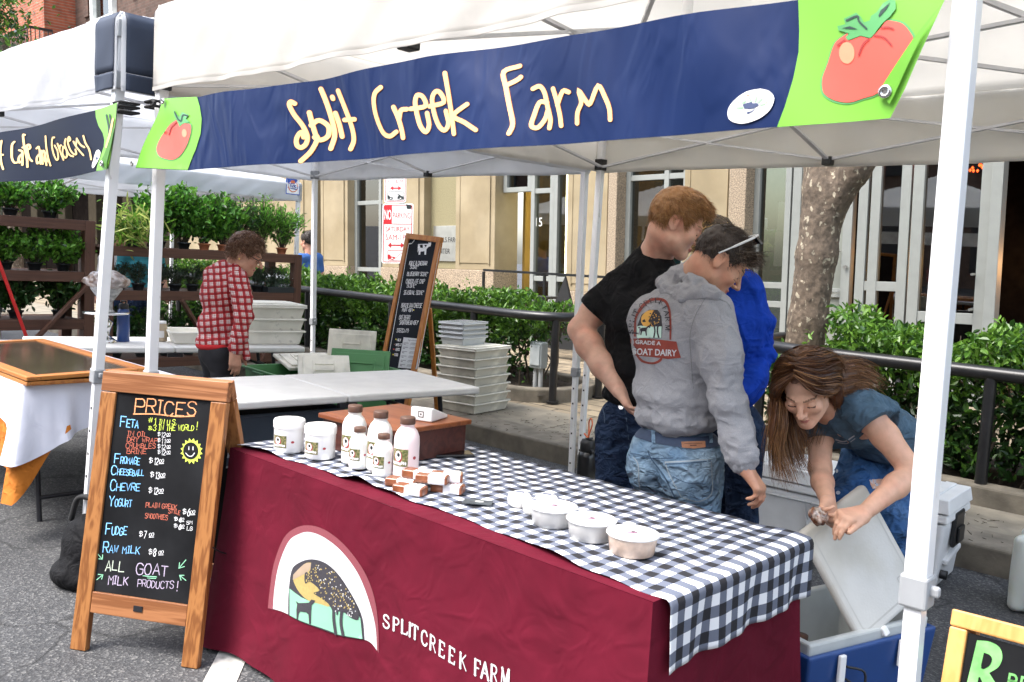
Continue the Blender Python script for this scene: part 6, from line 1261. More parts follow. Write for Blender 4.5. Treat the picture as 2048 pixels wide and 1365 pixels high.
for k in range(4):
    t = thing('clear_tub', f'clear plastic tub with a white rim, {["lowest", "second", "third", "topmost"][k]} of the clear ones on the cream stack', 'tub', (-2.02, 3.74, .165+.0765*6+.088+.018+k*.040), 0, 'clear tubs on the tray stack'); tray(t, 'tub_body', .30, .30, .075, 0, M['clearpl'], taper=.02); m = MB(); m.bb((-.155, -.155, .0765), (.155, .155, .084)); m.build('lid', M['clearpl'], t, bevel=.003)
M['gbin'] = mat('green_bin', (.085, .26, .095), rough=.5, var=.06, vs=5); M['greybin'] = mat('slate_grey_bin', (.065, .085, .115), rough=.5, var=.08)
def bin_(label, loc, rz, L, Wd, H, mt, name='storage_bin'):
    t = thing(name, label, 'bin', loc, rz, frame=STREET); tray(t, 'bin_body', L, Wd, H, 0, mt, taper=.06)
    m = MB()
    for s in (-1, 1): m.bb((s*(L/2+.012)-.012, -.08, H-.05), (s*(L/2+.012)+.012, .08, H-.012))
    m.build('handle', mt, t, bevel=.006); return t
bin_('green open plastic bin beyond the middle folding table', (-1.42, 1.86, 0), rad(84), .92, .50, .68, M['gbin'])
bin_('slate grey open bin under the middle folding table', (-.62, .98, 0), rad(84), .62, .42, .62, M['greybin'])
nb_ = thing('folded_cloth', 'pile of black cloth and netting inside the grey bin', 'cloth', frame=STREET); s_ = SDF(); s_.el((-.62, .98, .60), (.15, .26, .07), k=.05); s_.disp = lambda P: .03*vnoise(P*12)+.012*vnoise(P*30); V, F_ = s_.mesh(.014); rawmesh('cloth', V, F_, mat('black_net', (.012, .012, .013), rough=.9, bump=.6, bs=80), nb_)
def lid(label, mt, c, rx, rz, L, Wd, name='bin_lid', th=.022):
    t = thing(name, label, 'lid', c, rz, frame=STREET); R = Matrix.Rotation(rx, 3, 'X'); m = MB()
    m.box((0, 0, 0), (L, Wd, th), R); m.box(R @ Vector((0, 0, th/2+.005)), (L-.06, Wd-.06, .012), R); o = m.build('panel', mt, t, bevel=.02, seg=3)
    m = MB(); 
    for a in (-1, 1): m.box(R @ Vector((a*(L/2-.10), 0, th/2+.014)), (.012, Wd-.14, .008), R); m.box(R @ Vector((0, a*(Wd/2-.10), th/2+.014)), (L-.22, .012, .008), R)
    m.build('rib', mt, t, bevel=.003); return t
lid('green bin lid leaning upright in the green bin', M['gbin'], (-1.24, 2.02, .67), rad(68), rad(42), .40, .30)
lid('cream tub lid standing upright behind the green lid', M['cream'], (-1.52, 2.16, .75), rad(80), rad(40), .34, .34)
lid('cream tub lid slanting against the green lid', M['cream'], (-1.30, 1.78, .685), rad(38), rad(60), .34, .26)
lid('pale lid lying across the rim of the green bin', M['cream'], (-1.60, 1.86, .70), rad(12), rad(80), .40, .30)
for k, (x, y) in enumerate(((-2.20, 1.42), (-2.1, 1.80))):
    t = bin_(['grey lidded green tote under the far table, left of the plaid shirt', 'grey lidded green tote under the far table, right of the plaid shirt'][k], (x-.15, y-.1, 0), rad(73), .56, .40, .40, M['gbin'], 'storage_tote'); m = MB(); m.bb((-.30, -.22, .402), (.30, .22, .43)); m.bb((-.25, -.17, .43), (.25, .17, .442)); m.build('lid', mat('grey_lid', (.24, .25, .25), rough=.5), t, bevel=.01)
# ============================================================ COOLERS, JUG, FLASK
M['rotomold'] = mat('white_rotomoulded_plastic', (.76, .76, .75), rough=.45, var=.05, vs=10, bump=.15, bs=90)
wc = thing('cooler', 'large white marine cooler with black latches behind the crouching girl', 'cooler', (1.745, 3.03, 0), rad(3), frame=STREET)
Lc, Wc, Hc = 1.08, .44, .47
def tbox(m, x0, x1, y0, y1, z0, z1, tp, mi=0): V = [(x0+tp, y0+tp, z0), (x1-tp, y0+tp, z0), (x1-tp, y1-tp, z0), (x0+tp, y1-tp, z0), (x0, y0, z1), (x1, y0, z1), (x1, y1, z1), (x0, y1, z1)]; m.add(V, [(3, 2, 1, 0), (4, 5, 6, 7), (0, 1, 5, 4), (1, 2, 6, 5), (2, 3, 7, 6), (3, 0, 4, 7)], mi)
m = MB(); tbox(m, -Lc/2+.01, Lc/2-.01, -Wc/2+.01, Wc/2-.01, .0, .335, .028); m.build('body', M['rotomold'], wc, bevel=.022, seg=4)
m = MB(); tbox(m, -Lc/2, Lc/2, -Wc/2, Wc/2, .34, .385, -.004); m.build('rim', M['rotomold'], wc, bevel=.012, seg=3)
m = MB(); tbox(m, -Lc/2+.004, Lc/2-.004, -Wc/2+.004, Wc/2-.004, .39, Hc-.01, -.012); 
for k in range(9): m.bb((-Lc/2+.08+k*.11, -Wc/2+.03, Hc-.012), (-Lc/2+.135+k*.11, Wc/2-.03, Hc))
m.build('lid', M['rotomold'], wc, bevel=.016, seg=4)
m = MB()
for x in (-.28, .0, .28):
    for pts in ([(x-.12, -.207, .10), (x+.12, -.207, .10), (x+.16, -.21, .30), (x-.16, -.21, .30), (x-.12, -.207, .10)],): m.tube(pts, .006, 6)
m.build('moulded_groove', M['rotomold'], wc)
m = MB(); m.bb((Lc/2-.012, -.085, .20), (Lc/2+.010, .085, .375)); m.build('side_latch', M['black'], wc, bevel=.012); m = MB(); m.bb((Lc/2+.0105, -.055, .22), (Lc/2+.022, .055, .30)); m.build('latch_grip', M['black'], wc, bevel=.008)
m = MB(); m.lathe([(.022, 0), (.022, .03), (.001, .032)], (Lc/2-.03, -.12, .07), 14, R=Matrix.Rotation(PI/2, 3, 'Y')); m.build('drain_plug', M['black'], wc)
m = MB(); m.bar((Lc/2-.016, -.12, .13), (Lc/2-.016, .12, .17), .03, .03); m.build('grip_rib', M['rotomold'], wc, bevel=.008)
M['bluepl'] = mat('blue_cooler_plastic', (.010, .052, .20), rough=.4, var=.05, coat=.2); M['whitein'] = mat('grey_white_liner', (.50, .52, .50), rough=.45, var=.08); M['lidpl'] = mat('stained_white_lid', (.58, .57, .53), rough=.5, var=.06, vs=5, bump=.15, bs=120, col2=(.50, .48, .42), mixs=4)
bcx, bcy, bra = 2.40, 1.235, math.atan2(.53, .16)
bc = thing('cooler', 'blue cooler with its white lid tilted open, milk bottles inside, at the table end', 'cooler', (bcx, bcy, 0), bra, frame=STREET)
Lb, Wb, Hb = .62, .40, .375
m = MB(); tk = .035
def ringbox(m, L, Wd, z0, z1, tp, tin, mi=0):
    o = lambda k, z: [(x*(L/2-k), y*(Wd/2-k), z) for x, y in ((-1, -1), (1, -1), (1, 1), (-1, 1))]
    V = o(tp, z0)+o(0, z1)+o(tin, z1)+o(tin+tp, z0+.03); m.add(V, [(3, 2, 1, 0)]+[(k*4+i, k*4+(i+1) % 4, k*4+4+(i+1) % 4, k*4+4+i) for k in range(3) for i in range(4)]+[(12, 13, 14, 15)], mi)
ringbox(m, Lb, Wb, 0, Hb-.03, .03, .02); m.build('body', M['bluepl'], bc, bevel=.02, seg=3)
m = MB(); ringbox(m, Lb-.042, Wb-.042, .03, Hb, .01, .026); m.build('liner', M['whitein'], bc, bevel=.008, seg=2)
for x in (-.17, .12):
    m = MB(); m.bb((x-.014, -Wb/2-.014, Hb-.13), (x+.014, -Wb/2-.001, Hb-.04)); m.build('latch', M['wplast'], bc, bevel=.004)
m = MB(); m.tube(catmull([(-.15, -Wb/2-.01, Hb-.12), (-.10, -Wb/2-.035, Hb-.15), (-.09, -Wb/2-.03, Hb-.10), (-.15, -Wb/2-.01, Hb-.08)], 4), .004, 6); m.build('latch_cord', M['black'], bc)
Tb = Matrix.Translation((bcx, bcy, 0)) @ Matrix.Rotation(bra, 4, 'Z')
for k, (x, y) in enumerate(((-.20, -.07), (-.09, -.08), (-.19, .07), (.04, -.06), (-.05, .06))):
    p = Tb @ Vector((x, y, .035)); t = thing('milk_bottle', ['white bottle with brown cap in the near corner of the blue cooler', 'white bottle with brown cap by the front wall of the blue cooler', 'white bottle with brown cap in the far corner of the blue cooler', 'white bottle with brown cap under the lid of the blue cooler', 'white bottle with brown cap in the middle of the blue cooler'][k], 'bottle', p, 0, 'bottles inside the blue cooler', STREET)
    m = MB(); m.lathe([(.036, 0), (.042, .01), (.042, .15), (.022, .19), (.022, .20)], n=24); m.build('body', M['milk'], t); m = MB(); m.lathe([(.025, .201), (.026, .235), (.001, .237)], n=20); m.build('cap', M['cap'], t)
PL, PB, PR_ = [np.array(p) for p in ((2.372, 1.028, .672), (2.562, 1.152, .325), (2.644, 1.438, .462))]
e1, e2_ = PR_-PB, PL-PB; L1, L2 = np.linalg.norm(e1)*1.24, np.linalg.norm(e2_); e1 /= L1; e2_ = e2_-e1*(e2_@e1); L2 = np.linalg.norm(e2_); e2_ /= L2; n3 = np.cross(e1, e2_)
fwd_ = np.array((.69, -.73, 0)); n3 = n3 if n3@fwd_ > 0 else -n3
lt = None; Rl = Matrix((Vector(e1), Vector(e2_), Vector(np.cross(e1, e2_)))).transposed(); cl_ = PB+e1*L1/2+e2_*L2/2
m = MB(); m.box(cl_-n3*.022, (L1, L2, .045), Rl); lt = m.build('lid', M['lidpl'], bc, bevel=.018, seg=4, label='off white lid tilted open'); LI = bc.matrix_world.inverted() @ STREET; lt.matrix_local = LI
m = MB(); V, F_ = ribbon([np.array(p) for p in rrect(-L1/2+.035, -L2/2+.035, L1/2-.035, L2/2-.035, .02)]+[np.array((L1/2-.035, L2/2-.055))], .006, False)
m.add([cl_+e1*x+e2_*y+n3*.0015 for x, y in V], F_); m.build('raised_border', mat('lid_border', (.48, .47, .43), rough=.5), lt)
m = MB(); V, F_ = ribbon([np.array(p) for p in rrect(L1/2-.10, -L2/2+.06, L1/2-.045, -L2/2+.10, .004)], .003, False); m.add([cl_+e1*x+e2_*y+n3*.0018 for x, y in V], F_); ptext(m, 'COLD', (L1/2-.092, -L2/2+.072), (L1/2-.052, -L2/2+.072), .016, .002, lambda x, y: tuple(cl_+e1*x+e2_*y+n3*.0018), 0, (0, 1)); m.build('moulded_mark', mat('lid_mark', (.42, .41, .38), rough=.5), lt)
m = MB(); m.box(PB+e1*L1*.30-e2_*.004-n3*.012, (.03, .03, .05), Rl); m.build('lid_latch', M['wplast'], lt, bevel=.004)
jg = thing('water_jug', 'translucent white square jug with black cap by the kerb', 'jug', (2.69, 2.99, 0), rad(4), frame=STREET)
s_ = SDF()
for a_ in (-1, 1):
    for b_ in (-1, 1): s_.rc((a_*.09, b_*.09, .04), (a_*.09, b_*.09, .33), .035, .035, .02)
s_.el((0, 0, .19), (.128, .128, .20), k=.05); s_.rc((0, 0, .10), (0, 0, .30), .115, .10, .05); s_.rc((.02, -.03, .38), (.02, -.03, .405), .03, .03, .02); s_.rc((-.06, .06, .36), (.0, .0, .40), .022, .022, .02)
V, F_ = s_.mesh(.009); rawmesh('jug_body', V, F_, mat('milky_jug', (.55, .57, .52), rough=.3, var=.06, vs=5, sub=.3), jg); m = MB(); m.lathe([(.034, .425), (.034, .455), (.001, .457)], (.02, -.03, 0), 18); m.build('cap', M['black'], jg)
fx, fy = .16, 2.78
stl = thing('step_stool', 'low white crate on the street behind the cheese table', 'crate', (fx+.08, fy, 0), rad(5), frame=STREET); tray(stl, 'crate_body', .44, .30, .10, 0, M['cream'])
fk = thing('water_flask', 'black insulated flask with an orange cord loop behind the table', 'flask', (fx, fy, .012), rad(-25), frame=STREET)
m = MB(); m.lathe([(.058, 0), (.062, .006), (.062, .25), (.055, .275), (.045, .285)], n=32); m.build('body', mat('black_steel', (.010, .010, .011), rough=.3, coat=.4), fk); m = MB(); m.lathe([(.048, .286), (.050, .30), (.050, .34), (.040, .36), (.001, .362)], n=28); m.bar((-.01, 0, .36), (.035, 0, .375), .03, .012); m.tube(catmull([(-.05, 0, .31), (-.075, 0, .29), (-.07, 0, .25), (-.061, 0, .24)], 4), .007, 6); m.bar((.05, 0, .30), (.075, 0, .29), .02, .02); m.build('cap', M['black'], fk)
m = MB(); m.tube(catmull([(0, 0, .37), (-.02, .01, .42), (-.025, .01, .47), (0, .01, .495), (.02, .01, .46), (.008, .0, .40), (0, 0, .37)], 5), .0045, 6); m.tube([(-.06, 0, .385), (.01, -.01, .375)], .006, 6); m.build('cord_loop', mat('orange_cord', (.65, .14, .05), rough=.8), fk)
m = MB(); cyl_ = lambda a, z: (.0626*math.cos(a), .0626*math.sin(a), z); fa = FA+rad(25)
m.add([cyl_(fa-.62+.34*math.cos(t), .115+.024*math.sin(t)) for t in np.linspace(0, 6.28, 20, endpoint=False)], [tuple(range(20))], 0); m.add([(lambda p: (p[0]*1.006, p[1]*1.006, p[2]))(cyl_(fa-.62+.27*math.cos(t), .115+.019*math.sin(t))) for t in np.linspace(0, 6.28, 20, endpoint=False)], [tuple(range(20))], 1)
pfont(m, 'bubba', (fa+.12, .052), (fa+.72, .052), .020, cyl_, 0, (0, 1), .01); m.build('sticker', [M['lab_w'], mat('sticker_green', (.03, .28, .12))], fk)
# ============================================================ PLANT RACKS
M['rackw'] = wood('brown_stained_timber', (.095, .040, .022), (.070, .028, .016), .7, 'Y', .6); M['rackz'] = wood('brown_stained_post', (.095, .040, .022), (.070, .028, .016), .7, 'Z', .6)
def rack(label, y0, y1, shelves, top, x=-4.6, dep=.55):
    t = thing('plant_rack', label, 'rack', (x, y0, 0), frame=STREET); L = y1-y0
    for yy in (.045, L-.045):
        for xx in (-.045, -dep): m = MB(); m.bb((xx-.045, yy-.045, 0), (xx+.045, yy+.045, top)); m.build('post', M['rackz'], t, bevel=.004)
    for z in shelves:
        m = MB(); m.bb((-.03, .0905, z-.045), (-.001, L-.0905, z+.045)); m.bb((-dep+.0, .0905, z-.045), (-dep+.03, L-.0905, z+.045)); m.build('beam', M['rackw'], t, bevel=.004)
        m = MB()
        for k in range(5): m.bb((-.04-(k+1)*.095, .0905, z+.02), (-.05-k*.095, L-.0905, z+.04))
        m.build('shelf', M['rackw'], t)
    top_ = -1 if len(shelves) == 2 else -2
    for (ya, za), (yb, zb) in (((L-1.35, shelves[top_]-.04), (L-.75, shelves[top_-1]-.30)), ((L-.06, shelves[top_]-.06), (L-.66, shelves[top_-1]+(.03 if top_ == -1 else -.30)))):
        m = MB(); m.bar((.018, ya, za), (.018, yb, zb), .06, .03); m.build('brace', M['rackz'], t, bevel=.003)
    return t
rack('brown timber plant rack with three shelves of herbs at the left edge', -.95, 1.62, (.68, 1.10, 1.555), 1.60); rack('brown timber plant rack with two shelves behind the plaid shirt', 1.70, 3.78, (.30, .94, 1.345), 1.39)
M['terra'] = mat('terracotta', (.42, .14, .06), rough=.85, var=.12, vs=20); M['potblk'] = mat('black_nursery_pot', (.012, .016, .018), rough=.6)
def herbmat(n, c): return leafmat(n, c, .5, .35)
H = {'mint': [herbmat('mint_leaf', (.060, .200, .018)), herbmat('mint_leaf_light', (.12, .30, .028)), M['lf3']], 'parsley': [herbmat('parsley_leaf', (.10, .28, .025)), herbmat('parsley_leaf_light', (.15, .34, .04)), M['lf3']], 'grey': [herbmat('lavender_leaf', (.075, .105, .070)), herbmat('rosemary_leaf', (.045, .075, .045)), M['lf3']], 'yellow': [herbmat('yellow_green_leaf', (.26, .36, .02)), herbmat('yellow_leaf', (.40, .42, .03)), M['lf1']], 'spider': [herbmat('striped_leaf', (.38, .44, .12)), herbmat('spider_leaf', (.14, .30, .03)), herbmat('spider_leaf_dark', (.06, .14, .02))], 'dark': [herbmat('deep_green_leaf', (.025, .085, .014)), M['lf3'], M['lf1']]}
PM = {}
def potted(label, kind, x, y, z, r, h, n, ls, pot='black', group='potted herbs on the brown racks', seed=1, wr=.45, ph=.07):
    t = thing('potted_plant', label, 'plant', (x, y, z), 0, group, STREET); R = np.random.RandomState(seed)
    m = MB(); pr = .055 if pot == 'terra' else .06
    m.lathe([(pr*.72, 0), (pr*.95, ph*.78), (pr*1.08, ph*.78), (pr*1.10, ph), (pr*.95, ph), (pr*.9, ph*.9), (.001, ph*.88)], n=18); m.build('pot', M['terra'] if pot == 'terra' else M['potblk'], t)
    tips = []; m = MB(); P = []; D = []
    for k in range(max(6, n//26)):
        a_, q_ = R.uniform(0, 2*PI), math.sqrt(R.uniform(0, 1)); tip = np.array((r*q_*math.cos(a_), r*q_*math.sin(a_), ph+h*(1-.35*q_*q_)*R.uniform(.8, 1.08))); b = np.array((pr*.5*q_*math.cos(a_), pr*.5*q_*math.sin(a_), ph*.9)); mid = (b+tip)/2+np.array((0, 0, h*.08))
        c = catmull([b, mid, tip], 5); m.tube(c, .0025, 4, cap=False)
        for q in range(26): s = R.uniform(.15, 1)**.8; i = min(int(s*(len(c)-1)), len(c)-1); P.append(c[i]+R.normal(0, ls*.55, 3)); D.append((math.cos(a_)*.5, math.sin(a_)*.5, .2))
    m.build('stem', M['twig'], t); leaves('foliage', np.array(P), ls, np.array(D), H[kind], t, seed=seed, wr=wr, jit=.7, probs=[.55, .30, .15]); return t
r = random.Random(12)
for i in range(7): potted(f'leafy green sage in a black pot, {ORD[i]} from right, left rack top', 'mint', -4.78, 1.30-i*.33+r.uniform(-.04, .04), 1.595, .27, .27, 1200, .048, seed=30+i)
for i in range(9): potted(f'bright parsley in a black pot, {ORD[i]} from right, left rack middle shelf', 'parsley', -4.80, 1.42-i*.235, 1.14, .25, .27+.05*r.random(), 1300, .042, seed=50+i, wr=.6)
for i in range(6): potted(f'dark leafy herb, {ORD[i]} from right, left rack low shelf', 'dark', -4.82, 1.40-i*.36, .72, .25, .34, 1000, .055, seed=70+i)
for i, (y, pot, hh) in enumerate(((2.30, 'black', .52), (2.55, 'black', .56), (2.72, 'terra', .52), (2.92, 'terra', .50), (3.16, 'black', .50), (3.38, 'black', .53), (3.60, 'terra', .46))):
    potted(f'tall bushy green mint in a {"terracotta" if pot == "terra" else "black"} pot, {ORD[i]} from left, right rack top', 'mint' if i < 4 else 'dark' if i == 4 else 'parsley', -4.72 if pot == 'terra' else -4.80, y, 1.385, .25 if i < 4 else .25, hh, 1350, .060 if i < 4 else .048, pot, seed=90+i, wr=.5 if i < 4 else .26)
for i in range(10): potted(f'small {"yellow green" if i in (5, 6) else "grey green"} herb, {ORD[i]} from left, right rack lower shelf', 'yellow' if i in (5, 6) else 'grey', -4.75, 1.90+i*.18, .98, .125, .20, 560, .036, seed=120+i, wr=.2)
for i in range(8): potted(f'dark bushy plant, {ORD[i]} from left, right rack ground shelf', 'dark', -4.8, 1.9+i*.24, .34, .20, .40, 600, .05, seed=140+i)
t = potted('striped spider plant with arching leaves at the left end of the right rack', 'spider', -4.66, 1.98, 1.385, .22, .22, 520, .13, group='spider plant', seed=160, wr=.12)
for c in t.children:
    if c.name.startswith('foliage'): pass
wfl = thing('potted_plant', 'tray of small white flowers at the right end of the lower shelf', 'plant', (-4.70, 3.60, .98), frame=STREET); m = MB(); m.bb((-.10, -.22, 0), (.10, .12, .06)); m.build('tray', M['potblk'], wfl, bevel=.004); leaves('foliage', NR.uniform(0, 1, (300, 3))*[.2, .34, .10]+[-.10, -.22, .06], .03, np.tile([0, 0, .6], (300, 1)), H['grey'], wfl, seed=3); leaves('blossom', NR.uniform(0, 1, (60, 3))*[.2, .34, .05]+[-.10, -.22, .15], .018, np.tile([0, 0, .6], (60, 1)), [mat('white_petal', (.75, .75, .72), rough=.8)], wfl, seed=4, wr=.9)
tl = thing('garden_tool', 'long thin red handled pole leaning in front of the left rack', 'pole', frame=STREET); m = MB(); a_, b_ = onpl(0, 530, (-4.4, 0, 0), (1, 0, 0)), onpl(52, 672, (-4.4, 0, 0), (1, 0, 0)); d_ = b_-a_; m.tube([a_-d_*.4, b_+d_*1.7], .014, 8); m.build('shaft', mat('red_paint', (.60, .02, .02), rough=.4), tl)
# ============================================================ PEOPLE
CRv, FWv, ZV = np.array((math.cos(YAW), -math.sin(YAW), 0)), np.array((math.sin(YAW), math.cos(YAW), 0)), np.array((0, 0, 1.0))
def unit(v): v = np.array(v, float); return v/np.linalg.norm(v)
def cdir(a, b, c): return unit(CRv*a+FWv*b+ZV*c)          # right, away, up as seen from the pavement edge where the picture was taken
def frame3(f, u=ZV): f = unit(f); r = unit(np.cross(f, u)); return r, f, np.cross(r, f)
def skinmat(n, c, red): return mat(n, c, rough=.45, var=.12, vs=26, col2=red, mixs=11, thr=(.48, .78), sub=.06, bump=.18, bs=260, spec=.45)
def pm(root, name, V, F, mats, mi=None, smooth=True):
    return rawmesh(name, np.asarray(V)-np.array(root.matrix_world.translation), F, mats, root, smooth, mi)
def pmb(root, name, mb, mats):
    loc = np.array(root.matrix_world.translation); mb.v = [tuple(np.array(v)-loc) for v in mb.v]; return mb.build(name, mats, root)
def head(S, c, f, u=ZV, s=1.0, jaw=1.0, nose=1.0):
    r, f, u = frame3(f, u); R = np.stack([r, f, u], 1); p = lambda x, y, z: c+(r*x+f*y+u*z)*s
    S.el(p(0, -.012, .035), np.array((.074, .097, .090))*s, R, .02); S.el(p(0, .035, -.028), np.array((.060*jaw, .060, .082))*s, R, .025)
    for q in (-1, 1):
        S.rc(p(q*.048*jaw, .012, -.062), p(q*.012, .074, -.094), .021*s, .015*s, .03); S.el(p(q*.040, .068, -.022), np.array((.022, .020, .022))*s, R, .02)
        S.rc(p(q*.012, .088, .024), p(q*.042, .074, .022), .010*s, .008*s, .015)
    S.el(p(0, .083, -.092), np.array((.017, .014, .014))*s, R, .02)
    for q in (-1, 1): S.el(p(q*.031, .104, .004), np.array((.017, .017, .012))*s, R, .012, True)
    for q in (-1, 1): S.el(p(q*.031, .0795, .003), np.array((.0135, .0135, .0120))*s, R, .003)
    S.rc(p(0, .092, .012), p(0, .112*nose+.006, -.026), .0075*s, .0105*s, .010)
    for q in (-1, 1): S.el(p(q*.011, .104, -.032), np.array((.0085, .010, .007))*s, R, .006)
    S.el(p(0, .0945, -.0575), np.array((.0150, .0095, .0055))*s, R, .006); S.el(p(0, .0925, -.0665), np.array((.0140, .0095, .0065))*s, R, .004)
    S.rc(p(-.010, .0998, -.0622), p(.010, .0998, -.0622), .0018*s, .0018*s, .003, True)
    for q in (-1, 1):
        S.el(p(q*.077, -.012, .000), np.array((.0075, .019, .031))*s, R, .004); S.el(p(q*.085, -.008, .003), np.array((.006, .010, .018))*s, R, .005, True); S.rc(p(q*.074, .002, -.024), p(q*.076, -.006, -.030), .007*s, .006*s, .006)
    return R
def headmi(V, F, c, R, s=1.0):
    """0 skin, 1 lips, 2 brow, 3 lash line"""
    L = ((V[F].mean(1)-c)@R)/s; x, y, z = np.abs(L[:, 0]), L[:, 1], L[:, 2]; mi = np.zeros(len(F), int)
    mi[(y > .085) & (x < .016) & (z < -.0555) & (z > -.0705) & (x < .0165-abs(z+.0625)*.7)] = 1
    mi[(y > .055) & (x > .013) & (x < .050) & (z > .0225+.0025*np.sin((x-.013)*70)) & (z < .0285+.0015*np.sin((x-.013)*70))] = 2
    mi[(y > .070) & (x > .018) & (x < .045) & (z > -.0080) & (z < -.0035)] = 3
    return mi
def hand(S, w, d, n, s, curl=(.35, .5, .4), k=1.0, spread=.0, thumb=(.55, .75, .25)):
    """w wrist, d towards the fingers, n the way the palm faces, s the thumb's side"""
    d = unit(d); n = unit(n-d*(np.array(n)@d)); s2 = np.cross(d, n); s = s2 if s2@np.array(s) > 0 else -s2
    kn = [(.027, .088), (.009, .092), (-.010, .088), (-.027, .079)]; ln = [.070, .078, .072, .056]; rd = [.0090, .0092, .0088, .0078]
    for (a, b), L, r in zip(kn, ln, rd):
        p = w+(s*a+d*b)*k; S.rc(w+(s*a*.62+d*.012)*k, p, .0165*k, .0118*k, .016)
        ang = 0; q = p; i = kn.index((a, b))
        for j, (fr, c) in enumerate(zip((.44, .31, .25), curl)):
            ang += c*(1+.14*i); v = unit(d*math.cos(ang)+n*math.sin(ang)+s*a*spread*10); q2 = q+v*L*fr*k
            S.rc(q, q2, r*k*(1-.09*j), r*k*(.92-.09*j), .004 if j else .007); q = q2
    b = w+(d*.022+s*.022+n*.006)*k; v = unit(d*thumb[0]+s*thumb[1]+n*thumb[2]); m1 = b+v*.040*k; v2 = unit(v+d*.45+n*.2); m2 = m1+v2*.030*k; v3 = unit(v2+d*.3+n*.25)
    S.rc(b, m1, .0155*k, .0115*k, .014); S.rc(m1, m2, .0108*k, .0098*k, .004); S.rc(m2, m2+v3*.025*k, .0098*k, .0082*k, .003)
def folds(amp, f, seed, st=(1, 1, 1)):
    st = np.array(st, float)
    def g(P):
        Q = P*st*f+seed*7.3; a = vnoise(Q); b = vnoise(Q*2.1+11); w = vnoise(P*f*.4+seed)
        return amp*((1-np.abs(a))**2.2*(.6+.4*w)+.45*(1-np.abs(b))**2.5-.75)
    return g
class OnMesh:
    """prints and trim laid over a garment where they are seen on it"""
    def __init__(s, o): me = o.data; off = np.array(o.parent.matrix_world.translation); s.t = bvhtree.BVHTree.FromPolygons([tuple(np.array(v.co)+off) for v in me.vertices], [tuple(p.vertices) for p in me.polygons])
    def __call__(s, px, py, off=.0015):
        d = Vector(unit(F1+R1*(px-IW/2)/FPX-U1*(py-IH/2)/FPX)); h, n, i, l = s.t.ray_cast(Vector(CAM), d)
        if h is None: h, n, i, l = s.t.find_nearest(Vector(CAM)+d*3.2)
        if n.dot(d) > 0: n = -n
        return tuple(h+n*off)
def band(om, c, up, r0, z0, z1, off, n=72, rz=4, lo=0, hi=2*PI, amp=0.0):
    """a strip round a garment: rays cast inward to the surface"""
    r, f, u = frame3(np.cross(up, (1, .2, .1)), up); m = MB()
    def S(a, b):
        w = lo+(hi-lo)*a; dr = r*math.cos(w)+f*math.sin(w); o = c+u*(z0+(z1-z0)*b)
        h, n_, i, l = om.t.ray_cast(Vector(o), Vector(dr)); p = np.array(h) if h is not None else o+dr*.05
        return tuple(p+dr*(off+amp*math.sin(w*9)))
    m.grid(S, n, rz); return m
HAIRN = [0]
def strands(root, name, P, D, L, w, mats, segs=3, grav=0.0, curl=0.0, seed=1, probs=None):
    R = np.random.RandomState(seed); n = len(P); D = D/np.linalg.norm(D, axis=1)[:, None]; pts = [P]; d = D.copy(); Ls = L*R.uniform(.6, 1.2, n)[:, None]
    for k in range(segs):
        d = d+R.normal(0, curl, (n, 3)); d[:, 2] -= grav; d /= np.linalg.norm(d, axis=1)[:, None]; pts.append(pts[-1]+d*Ls/segs)
    sd_ = np.cross(D, R.normal(0, 1, (n, 3))); sd_ /= np.linalg.norm(sd_, axis=1)[:, None]; V = []
    for k, p in enumerate(pts): ww = w*(1-.85*k/segs); V += [p-sd_*ww, p+sd_*ww]
    V = np.stack(V, 1).reshape(-1, 3); o = np.arange(n)[:, None]*(2*segs+2); F = np.concatenate([o+[2*k, 2*k+1, 2*k+3, 2*k+2] for k in range(segs)], 1).reshape(-1, 4)
    return pm(root, name, V, F, mats, np.repeat(R.choice(len(mats), n, p=probs), segs), False)
def hairmats(n, cs): return [mat(f'{n}_{i}', c, rough=.42, var=.15, vs=30, spec=.45) for i, c in enumerate(cs)]
def shorthair(root, c, R, s, zl, th, mats, n, L, comb, seed, top=None, probs=None, w=.0011, cur=.25):
    """scalp cap limited by hairline zl(y) plus combed strands; comb(local P)->local direction"""
    S = SDF(); S.el(c+R@np.array((0, -.014, .037))*s, np.array((.076+th*.55, .099+th*.7, .091+th))*s, R, .02)
    if top: 
        for q, rr in top: S.el(c+R@np.array(q)*s, np.array(rr)*s, R, .03)
    S.disp = lambda P: .0035*vnoise(P*70+seed)+.0025*vnoise(P*140)
    def cut(P): l = ((P-c)@R)/s; return (zl(l)-l[:, 2])*s
    V, F = S.mesh(.0045, cut=cut); pm(root, 'hair', V, F, mats[:1])
    l = ((V-c)@R)/s; g = np.where((l[:, 2] > zl(l)+.004) & (np.linalg.norm(l-np.array((0, -.014, .03)), axis=1) > .07))[0]; rs = np.random.RandomState(seed); I = rs.choice(g, n)
    Lp = l[I]; D = comb(Lp); out = Lp-np.array((0, -.014, .02)); out /= np.linalg.norm(out, axis=1)[:, None]; D = D/np.linalg.norm(D, axis=1)[:, None]+out*.35
    P = V[I]-(out@R.T)*.003+rs.normal(0, .002, (n, 3)); return strands(root, 'hair_strand', P, D@R.T, L, w, mats, 3, 0, cur, seed, probs)
def iline(xs, zs): return lambda l: np.interp(l[:, 1], xs, zs)
DENIM_N = [0]
def denim(n, c, c2): 
    m = mat(n, c, rough=.85, var=.18, vs=9, col2=c2, mixs=7, thr=(.42, .70), bump=.4, bs=600, spec=.2, wrk=.9, ws=7, wst=(1, 1, 1.5)); return m
def legs(S, hips, knees, ankles, rh=.098, rk=.066, ra=.052, k=.05):
    for h, kn, a in zip(hips, knees, ankles): S.rc(h, kn, rh, rk, k); S.rc(kn, a, rk, ra, .04)
